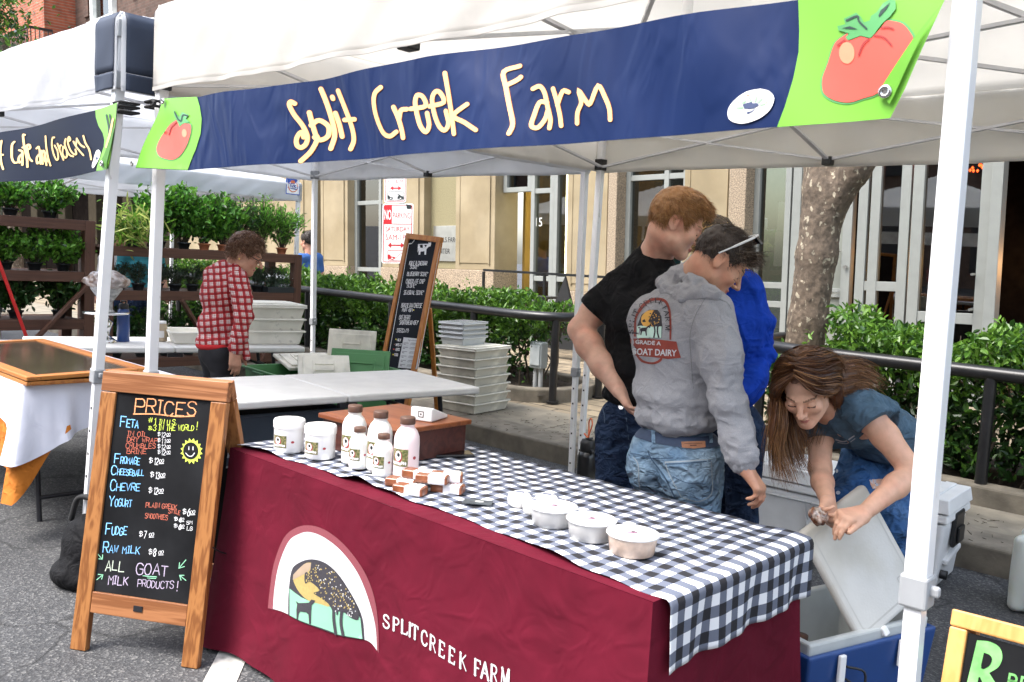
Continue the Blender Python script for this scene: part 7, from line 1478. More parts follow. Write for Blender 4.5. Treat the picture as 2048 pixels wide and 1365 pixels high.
def ground(p): q = np.array(p, float); zz = -(MT[:, 2]@(np.array((q[0], q[1], 0))-tilt((0, 0, 0))))/MT[2, 2]; return np.array((q[0], q[1], zz))
def core(S, RT, ch, wa, pe, shs, hips, knees, ankles, k=1.0):
    S.el(ch, np.array((.140, .085, .15))*k, RT, .05); S.el(wa, np.array((.125, .085, .13))*k, RT, .05); S.el(pe, np.array((.135, .09, .11))*k, RT, .05); S.rc(shs[0], shs[1], .045, .045, .05)
    for h, kn, a in zip(hips, knees, ankles): S.rc(h, kn, .070*k, .048*k, .04); S.rc(kn, a, .046*k, .034*k, .03)
def shoes(root, feet, f, mt, s=1.0):
    S = SDF()
    for p in feet: g = ground(p); f_ = unit(np.array((f[0], f[1], 0))); S.rc(g+f_*-.06+ZV*.045, g+f_*.13+ZV*.032, .045*s, .036*s, .02); S.rc(g+ZV*.06, g+ZV*.11, .045, .05, .03)
    V, F = S.mesh(.011); pm(root, 'shoes', V, F, mt)
M['lip'] = mat('lips', (.42, .14, .12), rough=.45); M['lash'] = mat('lash_line', (.015, .009, .007), rough=.7); M['shoe'] = mat('dark_shoe', (.04, .035, .03), rough=.7)
# ------------------------------------------------------------ woman in the grey hoodie
g0 = ground(at(1372, 900, 3.22)); pw = thing('person', 'person in grey hooded sweatshirt and light jeans, white sunglasses pushed up on short dark hair', 'person', g0)
SKW = skinmat('tanned_skin', (.56, .30, .19), (.56, .24, .15)); hW = at(1438, 523, 3.09); fW = cdir(.74, -.05, -.66)
fw = cdir(.75, .66, 0); rw = cdir(.66, -.75, 0); RWt = np.stack([rw, fw, ZV], 1)
S = SDF(); RW = head(S, hW, fW, s=.95); S.rc(at(1396, 556, 3.17), hW+RW@np.array((0, -.03, -.055)), .056, .054, .03); S.rc(at(1388, 600, 3.19), at(1396, 556, 3.17), .10, .06, .05)
eW, wW = at(1452, 795, 2.98), at(1489, 934, 2.915); S.rc(at(1470, 870, 2.95), wW, .036, .027, .02)
hand(S, wW, at(1513, 968, 2.90)-wW, cdir(-.75, .45, -.35), cdir(.3, .8, -.2), (.55, .55, .35), .98)
S.chain([at(1418, 632, 3.07), at(1440, 715, 3.00), eW, at(1470, 870, 2.95)], [.045, .042, .036, .036], .03); S.chain([at(1300, 640, 3.34), at(1318, 790, 3.36)], [.045, .04], .03)
peW = at(1354, 905, 3.225); hpW = [peW+rw*.085-ZV*.05, peW-rw*.085-ZV*.05]; ftW = [ground(peW*[1, 1, 0]+rw*.11), ground(peW*[1, 1, 0]-rw*.11)]; core(S, RWt, at(1358, 690, 3.2), at(1352, 800, 3.21), peW, (at(1310, 632, 3.32), at(1410, 632, 3.07)), hpW, [(h*.5+g*.5)+fw*.015 for h, g in zip(hpW, ftW)], [g+ZV*.07 for g in ftW])
V, F = S.mesh(.0036); mi = headmi(V, F, hW, RW, .95)
pm(pw, 'body', V, F, [SKW, M['lip'], mat('dark_brow', (.05, .03, .02)), M['lash']], mi)
M['hoodie'] = mat('heather_grey_fleece', (.33, .33, .345), rough=.95, var=.10, vs=330, bump=.30, bs=420, spec=.12, wrk=.42, ws=5, wst=(1, 1, 1.2))
S = SDF(); el = lambda px, py, d, r, k=.06: S.el(at(px, py, d), r, RWt, k)
el(1356, 690, 3.2, (.195, .140, .19)); el(1352, 790, 3.21, (.180, .138, .13)); el(1350, 835, 3.215, (.178, .140, .075), .03); S.rc(at(1306, 632, 3.32), at(1412, 632, 3.07), .082, .085, .06)
el(1372, 610, 3.19, (.14, .10, .075)); S.chain([at(1418, 632, 3.07), at(1440, 715, 3.00), eW, at(1478, 880, 2.95), at(1484, 915, 2.93)], [.088, .080, .072, .062, .054], .035)
S.rc(at(1300, 640, 3.34), at(1318, 790, 3.36), .08, .065, .04)
fa, fb = folds(.020, 6.5, 3, (1, 1, .55)), folds(.022, 12, 5, (1, 1, 1.5))
S.disp = lambda P: fa(P)+.8*fb(P)*np.clip(np.exp(-((np.linalg.norm(P-eW, axis=1))/.17)**2)+np.exp(-((P[:, 2]-at(1352, 840, 3.2)[2])/.09)**2)+.15, 0, 1)
V, F = S.mesh(.0068); hd = pm(pw, 'sweatshirt', V, F, M['hoodie']); OW = OnMesh(hd)
S = SDF(); S.chain([at(1330, 566, 3.27), at(1338, 580, 3.17), at(1372, 588, 3.08), at(1410, 584, 3.02), at(1428, 590, 3.00)], [.034, .036, .035, .030, .020], .018); S.chain([at(1340, 560, 3.26), at(1365, 552, 3.17), at(1392, 560, 3.09), at(1415, 575, 3.04)], [.040, .043, .038, .026], .014); S.chain([at(1372, 535, 3.24), at(1384, 528, 3.18), at(1408, 548, 3.07)], [.026, .027, .020], .02)
S.chain([at(1428, 590, 3.0), at(1436, 604, 3.04), at(1440, 612, 3.12)], [.022, .02, .018], .02)
fh = folds(.020, 13, 8, (1, 1, 1.3)); S.disp = fh; V, F = S.mesh(.0055); pm(pw, 'hood', V, F, M['hoodie'])
S = SDF(); S.chain([at(1478, 898, 2.94), at(1486, 924, 2.92)], [.050, .045], .02); S.disp = lambda P: .002*np.sin((P-at(1478, 898, 2.94))@unit(np.cross(F1, wW-eW))*400); V, F = S.mesh(.005); pm(pw, 'cuff', V, F, M['hoodie'])
m = band(OW, at(1350, 848, 3.215), ZV, .40, -.028, .012, .003, amp=.0); pmb(pw, 'hem', m, M['hoodie'])
M['denim1'] = denim('light_washed_denim', (.135, .225, .33), (.30, .41, .50))
S = SDF(); pel = at(1354, 905, 3.225); S.el(pel+ZV*.01, (.172, .128, .115), RWt, .05); hp = [pel+rw*.085-ZV*.05, pel-rw*.085-ZV*.05]; ft = [pel*[1, 1, 0]+rw*.11, pel*[1, 1, 0]-rw*.11]; ft = [ground(p) for p in ft]
for q in (-1, 1): S.el(pel+rw*q*.076-fw*.055-ZV*.055, (.086, .085, .095), RWt, .03)
legs(S, hp, [(h*.5+g*.5)+fw*.015 for h, g in zip(hp, ft)], [g+ZV*.07 for g in ft], .100, .075, .062); fj = folds(.012, 9, 13, (1, 1, 1.6)); S.disp = lambda P: fj(P)*np.clip((pel[2]+.10-P[:, 2])/.10, .15, 1)
V, F = S.mesh(.007); jw = pm(pw, 'jeans', V, F, M['denim1']); OJ = OnMesh(jw); shoes(pw, ft, fw, M['shoe'])
pmb(pw, 'belt', band(OJ, at(1352, 872, 3.22), ZV, .40, -.012, .022, .004), mat('navy_belt', (.035, .055, .10), rough=.8, var=.1, vs=80))
pmb(pw, 'waistband', band(OJ, at(1352, 886, 3.22), ZV, .40, -.022, .006, .003), M['denim1'])
k6 = lambda x, y: (1100+x/2.053, 700+y/2.053); M['stitch'] = mat('pale_stitching', (.34, .40, .44), rough=.9); M['seamd'] = mat('dark_seam', (.06, .11, .18), rough=.9)
def ink(m, om, pts, w, mi=0, cur=True, off=.0014, k=k6):
    P = [np.array(k(*p)) for p in pts]; P = catmull(P, 5) if cur and len(P) > 2 else [P[0]+(P[-1]-P[0])*t for t in np.linspace(0, 1, 8)] if len(P) == 2 else P
    V, F_ = ribbon(P, w, False); m.add([om(v[0], v[1], off) for v in V], F_, mi)
m = MB()
for pts, w, mi in (([(472, 462), (560, 458), (660, 448)], 3.2, 0), ([(472, 470), (560, 466), (660, 456)], 1.6, 1), ([(472, 462), (495, 520), (540, 605)], 2.0, 0), ([(660, 448), (664, 520), (662, 590), (610, 622), (545, 606)], 2.2, 0), ([(342, 440), (362, 470), (366, 540), (372, 580)], 2.2, 0), ([(405, 400), (412, 440), (470, 520), (515, 610)], 2.4, 1), ([(330, 425), (370, 432), (415, 445), (560, 440), (735, 400)], 2.0, 1), ([(722, 470), (728, 560), (730, 650)], 2.2, 1), ([(505, 520), (560, 545), (640, 550)], 1.2, 1)): ink(m, OJ, pts, w, mi)
for x in (428, 655): ink(m, OJ, [(x, 335), (x+2, 385)], 7, 2, off=.007)
mbfill(m, [k6(*p) for p in ((540, 380), (634, 378), (636, 402), (590, 408), (544, 404))], lambda x, y: OJ(x, y, .0065), 14, 3); ink(m, OJ, [(552, 388), (622, 386)], 1.2, 4, off=.0075); ink(m, OJ, [(575, 396), (600, 395)], 2.4, 4, off=.0075)
pmb(pw, 'pocket_stitching', m, [M['stitch'], M['seamd'], M['denim1'], mat('leather_patch', (.38, .17, .085), rough=.7, var=.15, vs=60), mat('burnt_mark', (.13, .05, .03))])
# printed back emblem
k5 = lambda x, y: (1100+x/2.967, 340+y/2.967); m = MB(); fl5 = lambda poly, off, mi, st=8: mbfill(m, [k5(*p) for p in poly], lambda x, y: OW(x, y, off), st, mi)
orim = catmull([(500, 990), (505, 880), (540, 810), (590, 770), (640, 760), (690, 775), (715, 830), (722, 920), (720, 1010)], 5); irim = catmull([(710, 1008), (710, 920), (704, 840), (682, 790), (640, 776), (595, 786), (555, 822), (516, 885), (512, 990)], 5)
fl5([tuple(p) for p in orim]+[tuple(p) for p in irim], .0016, 0); fl5([tuple(p) for p in catmull([(512, 1100), (545, 1140), (610, 1154), (655, 1140), (668, 1118), (658, 1116), (640, 1132), (605, 1142), (555, 1130), (524, 1100), (512, 1100)], 3)[:-1]], .0016, 0)
pic = [(520, 1000), (522, 920), (545, 860), (590, 832), (640, 832), (662, 870), (668, 930), (664, 1000)]; fl5(pic, .0016, 1); fl5([(521, 998), (522, 930), (540, 925), (600, 932), (664, 930), (662, 998)], .0024, 3); fl5([tuple(p) for p in catmull([(545, 905), (548, 870), (580, 840), (620, 838), (610, 880), (590, 925), (560, 928), (545, 905)], 3)[:-1]], .0024, 2)
fl5([(585, 900), (600, 870), (615, 840), (650, 842), (662, 890), (655, 930), (630, 925), (610, 935), (600, 915)], .0030, 1)
r_ = random.Random(6)
for i in range(36): x, y = r_.uniform(590, 660), r_.uniform(845, 930); fl5([(x+r_.uniform(3, 6)*math.cos(a_), y+r_.uniform(3, 6)*math.sin(a_)) for a_ in (0, 1.6, 3.1, 4.7)], .0034, 1 if r_.random() < .6 else 2, 20)
for pts, w in (([(620, 920), (625, 960), (618, 998)], 3), ([(645, 915), (640, 960), (648, 998)], 3), ([(625, 940), (600, 905)], 1.6), ([(640, 940), (660, 915)], 1.6)): ink(m, OW, pts, w, 1, off=.0036, k=k5)
fl5([(538, 948), (550, 938), (575, 936), (588, 924), (592, 932), (582, 942), (578, 955), (580, 985), (574, 985), (570, 960), (552, 960), (546, 982), (540, 980), (543, 960)], .0036, 1, 10)
fl5([(481, 1002), (560, 1000), (680, 1012), (752, 1020), (760, 1060), (778, 1115), (700, 1122), (600, 1110), (510, 1102), (486, 1104)], .0024, 0)
omf = lambda off: (lambda x, y: OW(*k5(x, y), off))
def slab(t, p0, p1, h, mi=4): pfont(m, t, p0, p1, h, omf(.0036), mi, (.05, -1), .025)
slab('GRADE A', (512, 1032), (660, 1042), 24); slab('GOAT DAIRY', (487, 1094), (752, 1106), 38)
for pts in ([(968, 690), (905, 790), (858, 880), (832, 985), (836, 1100), (850, 1300)], [(965, 715), (1010, 770), (1050, 790), (1075, 830)]): ink(m, OW, pts, 1.1, 5, off=.0012, k=k5)
tx_ = 'SPLIT CREEK FARM'; ap = catmull([(495, 975), (500, 910), (522, 852), (560, 815), (610, 790), (650, 795), (676, 830), (688, 890), (690, 985)], 8); tot2 = sum(SW.get(c, 4.6)+.55 for c in tx_)
def apath(u):
    f_ = u/tot2*(len(ap)-1); i = min(int(f_), len(ap)-2); a_ = ap[i]+(ap[i+1]-ap[i])*(f_-i); d_ = unit(ap[i+1]-ap[i]); Lp = np.sum(np.linalg.norm(np.diff(ap, axis=0), axis=1))/tot2; nn = np.array((d_[1], -d_[0])); return a_-nn*2, d_*Lp*.95, nn*4.6
serif_text(m, tx_, apath, omf(.0024), 1, weight=.9)
pmb(pw, 'back_print', m, [mat('brick_red_print', (.25, .045, .03), rough=.9, var=.1, vs=60), M['pr_black'], mat('amber_print', (.70, .38, .08), rough=.9), mat('pale_mint_print', (.55, .75, .65), rough=.9), mat('grey_white_print', (.55, .55, .56), rough=.9), mat('grey_seam', (.20, .20, .21), rough=.95)])
HMW = hairmats('dark_brown_hair', [(.030, .018, .012), (.055, .035, .024), (.16, .12, .085)])
zl = iline([-.12, -.085, -.04, -.018, 0, .02, .034, .055, .075, .10], [-.060, -.062, -.040, .012, .036, .012, -.005, .045, .072, .080])
def combW(l): D = np.stack([l[:, 0]*1.0, .6+0*l[:, 0], -.6-2*np.clip(.08-l[:, 2], 0, 1)], 1); t_ = l[:, 2] > .085; D[t_] = np.stack([l[t_, 0]*3, 1.2+0*l[t_, 0], .55+0*l[t_, 0]], 1); return D
shorthair(pw, hW, RW, .95, zl, .005, HMW, 6500, .020, combW, 11, probs=[.55, .35, .10], w=.0008)
R_ = np.random.RandomState(3); nn_ = 1900; Lq = np.stack([R_.normal(0, .036, nn_), R_.uniform(.0, .085, nn_), .088+R_.normal(0, .007, nn_)-.4*np.clip(R_.uniform(0, .085, nn_)-.05, 0, 1)], 1); Lq[:, 2] -= 6*Lq[:, 0]**2
strands(pw, 'hair_strand', hW+Lq@RW.T, (np.stack([R_.normal(0, .5, nn_), 1+0*R_.normal(0, 1, nn_), .55+R_.normal(0, .35, nn_)], 1))@RW.T, .055, .0011, HMW, 6, .10, .38, 5, [.25, .40, .35])
sg_ = MB(); P0 = [hW+RW@np.array(p) for p in ((.084, -.030, .010), (.088, -.010, .055), (.080, .010, .100), (.066, .024, .132))]
sg_.tube(catmull(P0, 5), [.0028]*6+[.0042]*10, 8); P1 = [hW+RW@np.array(p) for p in ((.066, .024, .134), (.04, .030, .148), (.0, .034, .152), (-.04, .030, .148), (-.066, .024, .134))]; sg_.tube(catmull(P1, 4), .0040, 8)
so = pmb(pw, 'sunglasses', sg_, mat('white_frame', (.72, .73, .74), rough=.3)); ln_ = MB()
for q in (-1, 1): ln_.grid(lambda u, v: tuple(hW+RW@np.array((q*(.010+.054*u), .036-.008*u*u+.030*v, .150-.014*u*u-.006*v))), 6, 4)
lo_ = pmb(pw, 'sunglass_lens', ln_, mat('dark_lens', (.02, .02, .025), rough=.1)); rg_ = MB(); rc_ = wW+unit(at(1513, 968, 2.90)-wW)*.10
hn = unit(at(1513, 968, 2.90)-wW); 
# ------------------------------------------------------------ boy in the black T-shirt
pb = thing('person', 'tall person with short reddish hair in a black T-shirt, hand in jeans pocket', 'person', ground(at(1275, 900, 3.75)))
SKB = skinmat('ruddy_skin', (.68, .40, .29), (.66, .29, .20)); hB = at(1352, 447, 3.58); fB = cdir(.86, -.10, -.47); fb_ = cdir(.55, .83, 0); rb_ = cdir(.83, -.55, 0); RBt = np.stack([rb_, fb_, ZV], 1)
S = SDF(); RB = head(S, hB, fB, s=1.07, jaw=1.06); nb0 = at(1312, 512, 3.70); S.rc(nb0, hB+RB@np.array((0, -.035, -.055)), .060, .057, .03); S.rc(at(1296, 548, 3.72), nb0, .08, .062, .05); S.rc(at(1255, 562, 3.78), at(1335, 562, 3.66), .045, .045, .05)
eB, wB = at(1160, 660, 3.84), at(1238, 782, 3.63); S.chain([at(1238, 582, 3.80), at(1190, 622, 3.83), eB], [.056, .058, .050], .03); S.chain([eB, at(1178, 690, 3.79), at(1205, 732, 3.72), wB], [.048, .056, .048, .031], .03)
hand(S, wB, at(1266, 830, 3.56)-wB, cdir(.5, -.35, -.1)+np.array((0, 0, 0)), cdir(.6, .2, .5), (.25, .3, .2), 1.05)
peB = at(1272, 855, 3.74); hpB = [peB+rb_*.085-ZV*.05, peB-rb_*.085-ZV*.05]; fb3 = [ground(peB+rb_*.10), ground(peB-rb_*.10)]; core(S, RBt, at(1287, 650, 3.73), at(1280, 745, 3.73), peB, (at(1250, 580, 3.78), at(1345, 580, 3.66)), hpB, [h*.5+g*.5 for h, g in zip(hpB, fb3)], [g+ZV*.07 for g in fb3])
V, F = S.mesh(.0038); mi = headmi(V, F, hB, RB, 1.07)
pm(pb, 'body', V, F, [SKB, M['lip'], mat('sandy_brow', (.30, .16, .08)), M['lash']], mi)
M['blacktee'] = mat('black_cotton', (.012, .012, .013), rough=.9, var=.2, vs=12, bump=.2, bs=400, spec=.15, wrk=.8, ws=5)
S = SDF(); ebt = lambda px, py, d, r, k=.06: S.el(at(px, py, d), r, RBt, k)
ebt(1287, 640, 3.73, (.195, .130, .20)); ebt(1280, 740, 3.73, (.172, .125, .15)); ebt(1276, 790, 3.73, (.172, .125, .07), .03); S.rc(at(1238, 572, 3.80), at(1352, 575, 3.64), .072, .072, .05); ebt(1296, 543, 3.72, (.14, .095, .07)); S.rc(at(1296, 535, 3.72), at(1309, 508, 3.70), .094, .076, .04)
S.chain([at(1236, 580, 3.80), at(1205, 610, 3.82), at(1190, 622, 3.83)], [.084, .082, .080], .03); fa2 = folds(.016, 6, 21, (1, 1, .5)); fb2 = folds(.010, 14, 4); S.disp = lambda P: fa2(P)+.5*fb2(P)
ax = unit(at(1178, 634, 3.83)-at(1232, 575, 3.80)); ce = at(1186, 624, 3.83)
def cutB(P): return np.where((P-at(1210, 605, 3.81))@ax > 0, np.where(np.linalg.norm(np.cross(P-ce, ax), axis=1) < .12, (P-ce)@ax, -1), -1)
V, F = S.mesh(.0068, cut=cutB); pm(pb, 'tshirt', V, F, M['blacktee'])
M['denim2'] = denim('dark_denim', (.010, .020, .050), (.030, .055, .11)); S = SDF(); pelb = at(1272, 855, 3.74); S.el(pelb+ZV*.03, (.160, .122, .13), RBt, .05); hp = [pelb+rb_*.085-ZV*.05, pelb-rb_*.085-ZV*.05]; fb3 = [ground(pelb+rb_*.10), ground(pelb-rb_*.10)]
legs(S, hp, [h*.5+g*.5+fb_*.01 for h, g in zip(hp, fb3)], [g+ZV*.07 for g in fb3], .10, .076, .065); fj2 = folds(.012, 9, 31, (1, 1, 1.5)); S.disp = fj2; V, F = S.mesh(.008); jb = pm(pb, 'jeans', V, F, M['denim2']); OB = OnMesh(jb); shoes(pb, fb3, fb_, M['shoe'])
m = MB(); mbfill(m, [k5(*p) for p in ((272, 1290), (298, 1296), (300, 1345), (274, 1340))], lambda x, y: OB(x, y, .004), 10, 0); ink(m, OB, [(290, 150), (310, 260), (330, 420)], 1.6, 1); ink(m, OB, [(200, 190), (222, 260), (225, 300)], 1.6, 1); mbfill(m, circ(*k6(293, 236), 5, n=12), lambda x, y: OB(x, y, .005), 4, 2); pmb(pb, 'patch_and_stitching', m, [mat('brown_leather_patch', (.20, .07, .035)), mat('blue_stitch', (.06, .10, .16)), M['eyelet']])
HMB = hairmats('ginger_hair', [(.34, .165, .060), (.48, .27, .105), (.20, .090, .034)])
zlb = iline([-.12, -.085, -.04, -.018, 0, .02, .034, .052, .075, .10], [-.066, -.064, -.040, .010, .036, .010, -.010, .035, .066, .075])
def combB(l): return np.stack([l[:, 0]*1.5, .75+0*l[:, 0], -.55-4*np.clip(.07-l[:, 2], 0, 1)], 1)
shorthair(pb, hB, RB, 1.07, zlb, .009, HMB, 11000, .030, combB, 23, [((0, .025, .098), (.056, .070, .036))], probs=[.45, .35, .20], w=.0010, cur=.22)
# ------------------------------------------------------------ person in the blue sweater
ps = thing('person', 'person in a bright blue sweater mostly hidden behind the grey hoodie', 'person', ground(at(1465, 900, 4.02)))
SKS = skinmat('pink_skin', (.50, .25, .165), (.48, .20, .13)); hS = at(1434, 494, 3.98); fS = cdir(-.6, -.35, -.7); fs_ = cdir(-.8, -.55, 0); rs_ = cdir(-.55, .8, 0); RSt = np.stack([rs_, fs_, ZV], 1)
S = SDF(); RS = head(S, hS, fS); S.rc(at(1470, 545, 4.02), hS+RS@np.array((0, -.03, -.055)), .06, .056, .03); eS, wS = at(1529, 705, 3.93), at(1484, 796, 3.80); S.rc(at(1504, 762, 3.85), wS, .024, .026, .02); hand(S, wS, at(1455, 830, 3.74)-wS, cdir(-.3, .5, -.4), cdir(-.4, -.6, .3), (.3, .4, .3), 1.0)
S.chain([at(1496, 605, 3.96), eS, at(1504, 762, 3.85)], [.034, .026, .024], .03); peS = at(1460, 850, 4.02); hpS = [peS+rs_*.08-ZV*.05, peS-rs_*.08-ZV*.05]; f4 = [ground(peS+rs_*.1), ground(peS-rs_*.1)]; core(S, RSt, at(1462, 680, 4.0), at(1460, 770, 4.0), peS, (at(1490, 600, 3.97), at(1437, 602, 4.07)), hpS, [h*.5+g*.5 for h, g in zip(hpS, f4)], [g+ZV*.07 for g in f4])
V, F = S.mesh(.0048); mi = headmi(V, F, hS, RS); pm(ps, 'body', V, F, [SKS, M['lip'], M['lash'], M['lash']], mi)
M['bluesw'] = mat('royal_blue_jersey', (.007, .048, .40), rough=.85, var=.14, vs=9, bump=.25, bs=350, spec=.15, wrk=.5, ws=5); S = SDF()
S.el(at(1462, 670, 4.0), (.19, .13, .20), RSt, .06); S.el(at(1460, 770, 4.0), (.172, .125, .14), RSt, .06); S.rc(at(1492, 590, 3.97), at(1435, 592, 4.08), .078, .075, .05); S.el(at(1470, 565, 4.01), (.12, .08, .06), RSt, .05)
S.chain([at(1500, 600, 3.95), at(1520, 655, 3.93), eS, at(1508, 755, 3.87), at(1490, 785, 3.82)], [.075, .070, .062, .055, .045], .03); S.chain([at(1430, 600, 4.1), at(1405, 690, 4.05), at(1425, 780, 3.85)], [.075, .062, .05], .03); fa3 = folds(.022, 7, 41, (1, 1, .6)); fb4 = folds(.026, 13, 9, (1, 1, 1.6)); S.disp = lambda P: fa3(P)+fb4(P)*np.exp(-((np.linalg.norm(P-eS, axis=1))/.15)**2); V, F = S.mesh(.007); sws = pm(ps, 'sweater', V, F, M['bluesw']); OS = OnMesh(sws)
m = MB(); mbfill(m, circ(*k5(1062, 805), 4, 6, n=12), lambda x, y: OS(x, y, .002), 4, 0); mbfill(m, circ(*k5(1062, 850), 4, 3, n=12), lambda x, y: OS(x, y, .002), 4, 0); pmb(ps, 'chest_print', m, M['pwhite'])
S = SDF(); pls = at(1460, 850, 4.02); S.el(pls, (.16, .12, .13), RSt, .05); hp = [pls+rs_*.08-ZV*.05, pls-rs_*.08-ZV*.05]; f4 = [ground(pls+rs_*.1), ground(pls-rs_*.1)]; legs(S, hp, [h*.5+g*.5 for h, g in zip(hp, f4)], [g+ZV*.07 for g in f4]); V, F = S.mesh(.011); pm(ps, 'trousers', V, F, M['denim2']); shoes(ps, f4, fs_, M['shoe'])
HMS = hairmats('streaked_blond_hair', [(.055, .034, .016), (.70, .48, .17), (.42, .25, .08)]); shorthair(ps, hS, RS, 1.0, iline([-.12, -.08, 0, .03, .06, .1], [-.06, -.06, .02, .0, .06, .08]), .014, HMS, 6000, .05, lambda l: np.stack([l[:, 0]*1.5+.3, .8+0*l[:, 0], -.3+0*l[:, 0]], 1), 33, probs=[.40, .38, .22], w=.0012)
# ------------------------------------------------------------ girl bending over the cooler
pg = thing('person', 'crouching person with long brown hair in a blue grey T-shirt reaching into the cooler', 'person', ground(at(1760, 950, 3.35)))
SKG = skinmat('light_tan_skin', (.66, .38, .255), (.66, .33, .22)); hG = at(1614, 776, 2.95); fG = cdir(-.42, -.68, -.60); upG = unit(ZV+CRv*(-.06)); 
S = SDF(); RG = head(S, hG, fG, upG, s=.97, jaw=.88); nG = at(1672, 822, 3.08); S.rc(nG, hG+RG@np.array((0, -.03, -.055)), .050, .049, .03); S.rc(at(1700, 835, 3.12), nG, .09, .055, .04)
shL, elL, wrL = at(1722, 815, 3.0), at(1824, 943, 2.88), at(1726, 1028, 2.76); shR, elR, wrR = at(1640, 850, 3.16), at(1640, 938, 3.06), at(1657, 1008, 2.87)
S.chain([shL, at(1770, 872, 2.95), elL], [.050, .044, .037], .02); S.chain([elL, at(1792, 972, 2.85), wrL], [.037, .038, .024], .02); S.chain([shR, elR], [.046, .037], .02); S.chain([elR, at(1645, 965, 3.0), wrR], [.036, .035, .024], .02)
hand(S, wrL, at(1672, 1036, 2.70)-wrL, cdir(-.2, .15, -1), cdir(-.1, -.9, .1), (.85, .30, .25), .95, thumb=(.9, .35, .15)); hand(S, wrR, at(1648, 1046, 2.76)-wrR, cdir(.3, -.6, .2), cdir(.8, .2, 0), (.4, .5, .4), .93)
chG, waG, peG = at(1715, 838, 3.10), at(1770, 872, 3.24), at(1790, 903, 3.38); ax_s = unit(chG-peG); rg = unit(np.cross(cdir(-.45, -.75, -.5), ax_s)); fg = np.cross(ax_s, rg); RGt = np.stack([rg, fg, ax_s], 1)
hpG = [at(1800, 915, 3.38), at(1728, 912, 3.38)]; knG = [at(1778, 1045, 3.12), at(1692, 1030, 3.12)]; akG = [ground(at(1800, 1150, 3.42))+ZV*.08, ground(at(1705, 1140, 3.42))+ZV*.08]; core(S, RGt, chG, waG, peG, (shL*.85+shR*.15, shR*.85+shL*.15), hpG, knG, akG, .78)
V, F = S.mesh(.0036); mi = headmi(V, F, hG, RG)
pm(pg, 'body', V, F, [SKG, mat('rose_lips', (.46, .16, .13), rough=.4), mat('brown_brow', (.19, .10, .055)), M['lash']], mi)
M['bluetee'] = mat('blue_grey_jersey', (.072, .125, .175), rough=.9, var=.16, vs=40, bump=.25, bs=420, spec=.15, col2=(.085, .14, .195), mixs=9, wrk=.5, ws=7)
chG, waG, peG = at(1715, 838, 3.10), at(1770, 872, 3.24), at(1790, 903, 3.38); ax_s = unit(chG-peG); rg = unit(np.cross(cdir(-.45, -.75, -.5), ax_s)); fg = np.cross(ax_s, rg); RGt = np.stack([rg, fg, ax_s], 1)
S = SDF(); S.el(chG, (.152, .105, .15), RGt, .05); S.el(waG, (.140, .105, .14), RGt, .05); S.el(waG*.35+peG*.65, (.150, .112, .10), RGt, .04); S.rc(shL, shR, .062, .06, .05); S.rc(at(1700, 838, 3.12), at(1690, 832, 3.1), .075, .06, .03)
S.chain([shL, at(1752, 850, 2.96)], [.070, .072], .03); S.chain([shR, at(1640, 885, 3.12)], [.062, .062], .03); fa5 = folds(.016, 9, 51, (1, 1, 1)); fb5 = folds(.010, 17, 6); S.disp = lambda P: fa5(P)+.6*fb5(P)
axL = unit(elL-shL); cL = at(1748, 846, 2.965); axR = unit(elR-shR); cR_ = at(1640, 885, 3.12)
def cutG(P):
    a_ = np.where(np.linalg.norm(np.cross(P-cL, axL), axis=1) < .11, (P-cL)@axL, -1); a_ = np.where(((P-shL)@axL) < .03, -1, a_)
    b_ = np.where((np.linalg.norm(np.cross(P-cR_, axR), axis=1) < .10) & ((P-shR)@axR > .03), (P-cR_)@axR, -1); return np.maximum(a_, b_)
V, F = S.mesh(.006, cut=cutG); tg = pm(pg, 'tshirt', V, F, M['bluetee']); OG = OnMesh(tg); k7 = lambda x, y: (1448+x/1.785, 600+y/1.785)
m = MB(); ink(m, OG, [(398, 498), (430, 505), (466, 484)], 2.4, 0, k=k7); ink(m, OG, [(405, 508), (440, 512), (468, 494)], 1.2, 0, k=k7); pmb(pg, 'chest_print', m, mat('pale_print', (.4, .42, .45)))
M['denim3'] = denim('blue_denim', (.022, .075, .20), (.075, .16, .32)); S = SDF(); S.el(peG+cdir(.2, .2, -.3)*.03, (.155, .13, .13), RGt, .05)
hp = [at(1800, 915, 3.38), at(1728, 912, 3.38)]; kn = [at(1778, 1045, 3.12), at(1692, 1030, 3.12)]; ak = [ground(at(1800, 1150, 3.42))+ZV*.08, ground(at(1705, 1140, 3.42))+ZV*.08]; legs(S, hp, kn, ak, .088, .064, .05, .035); fj3 = folds(.013, 10, 61, (1, 1, 1.6)); S.disp = fj3; V, F = S.mesh(.0068); jg_ = pm(pg, 'jeans', V, F, M['denim3']); OJG = OnMesh(jg_); shoes(pg, ak, cdir(-.4, -.9, 0), M['shoe'])
m = MB(); mbfill(m, [k7(*p) for p in ((520, 642), (570, 640), (582, 652), (560, 668), (530, 676), (522, 660))], lambda x, y: OJG(x, y, .0016), 5, 0)
for i in range(9): ink(m, OJG, [(518+i*1.5, 645+i*3.4), (580-i*2, 642+i*3.2)], 1.0, 1, k=k7)
for p in ((408, 690), (404, 612), (470, 700)): mbfill(m, [k7(p[0]+9*math.cos(a_)*random.Random(p[0]).uniform(.5, 1), p[1]+7*math.sin(a_)) for a_ in np.linspace(0, 5.6, 7)], lambda x, y: OJG(x, y, .0016), 5, 1)
pmb(pg, 'torn_patch', m, [SKG, mat('white_thread', (.55, .60, .66), rough=.9)])
HMG = hairmats('long_brown_hair', [(.048, .017, .008), (.095, .036, .013), (.18, .076, .025), (.30, .145, .052)]); HG = lambda x, y, z: hG+RG@np.array((x, y, z))
GD = []   # guide locks: root .. tip
part = lambda t: HG(.006, .085-.15*t, .105+.030*math.sin(PI*min(1, t*1.1+.15)))
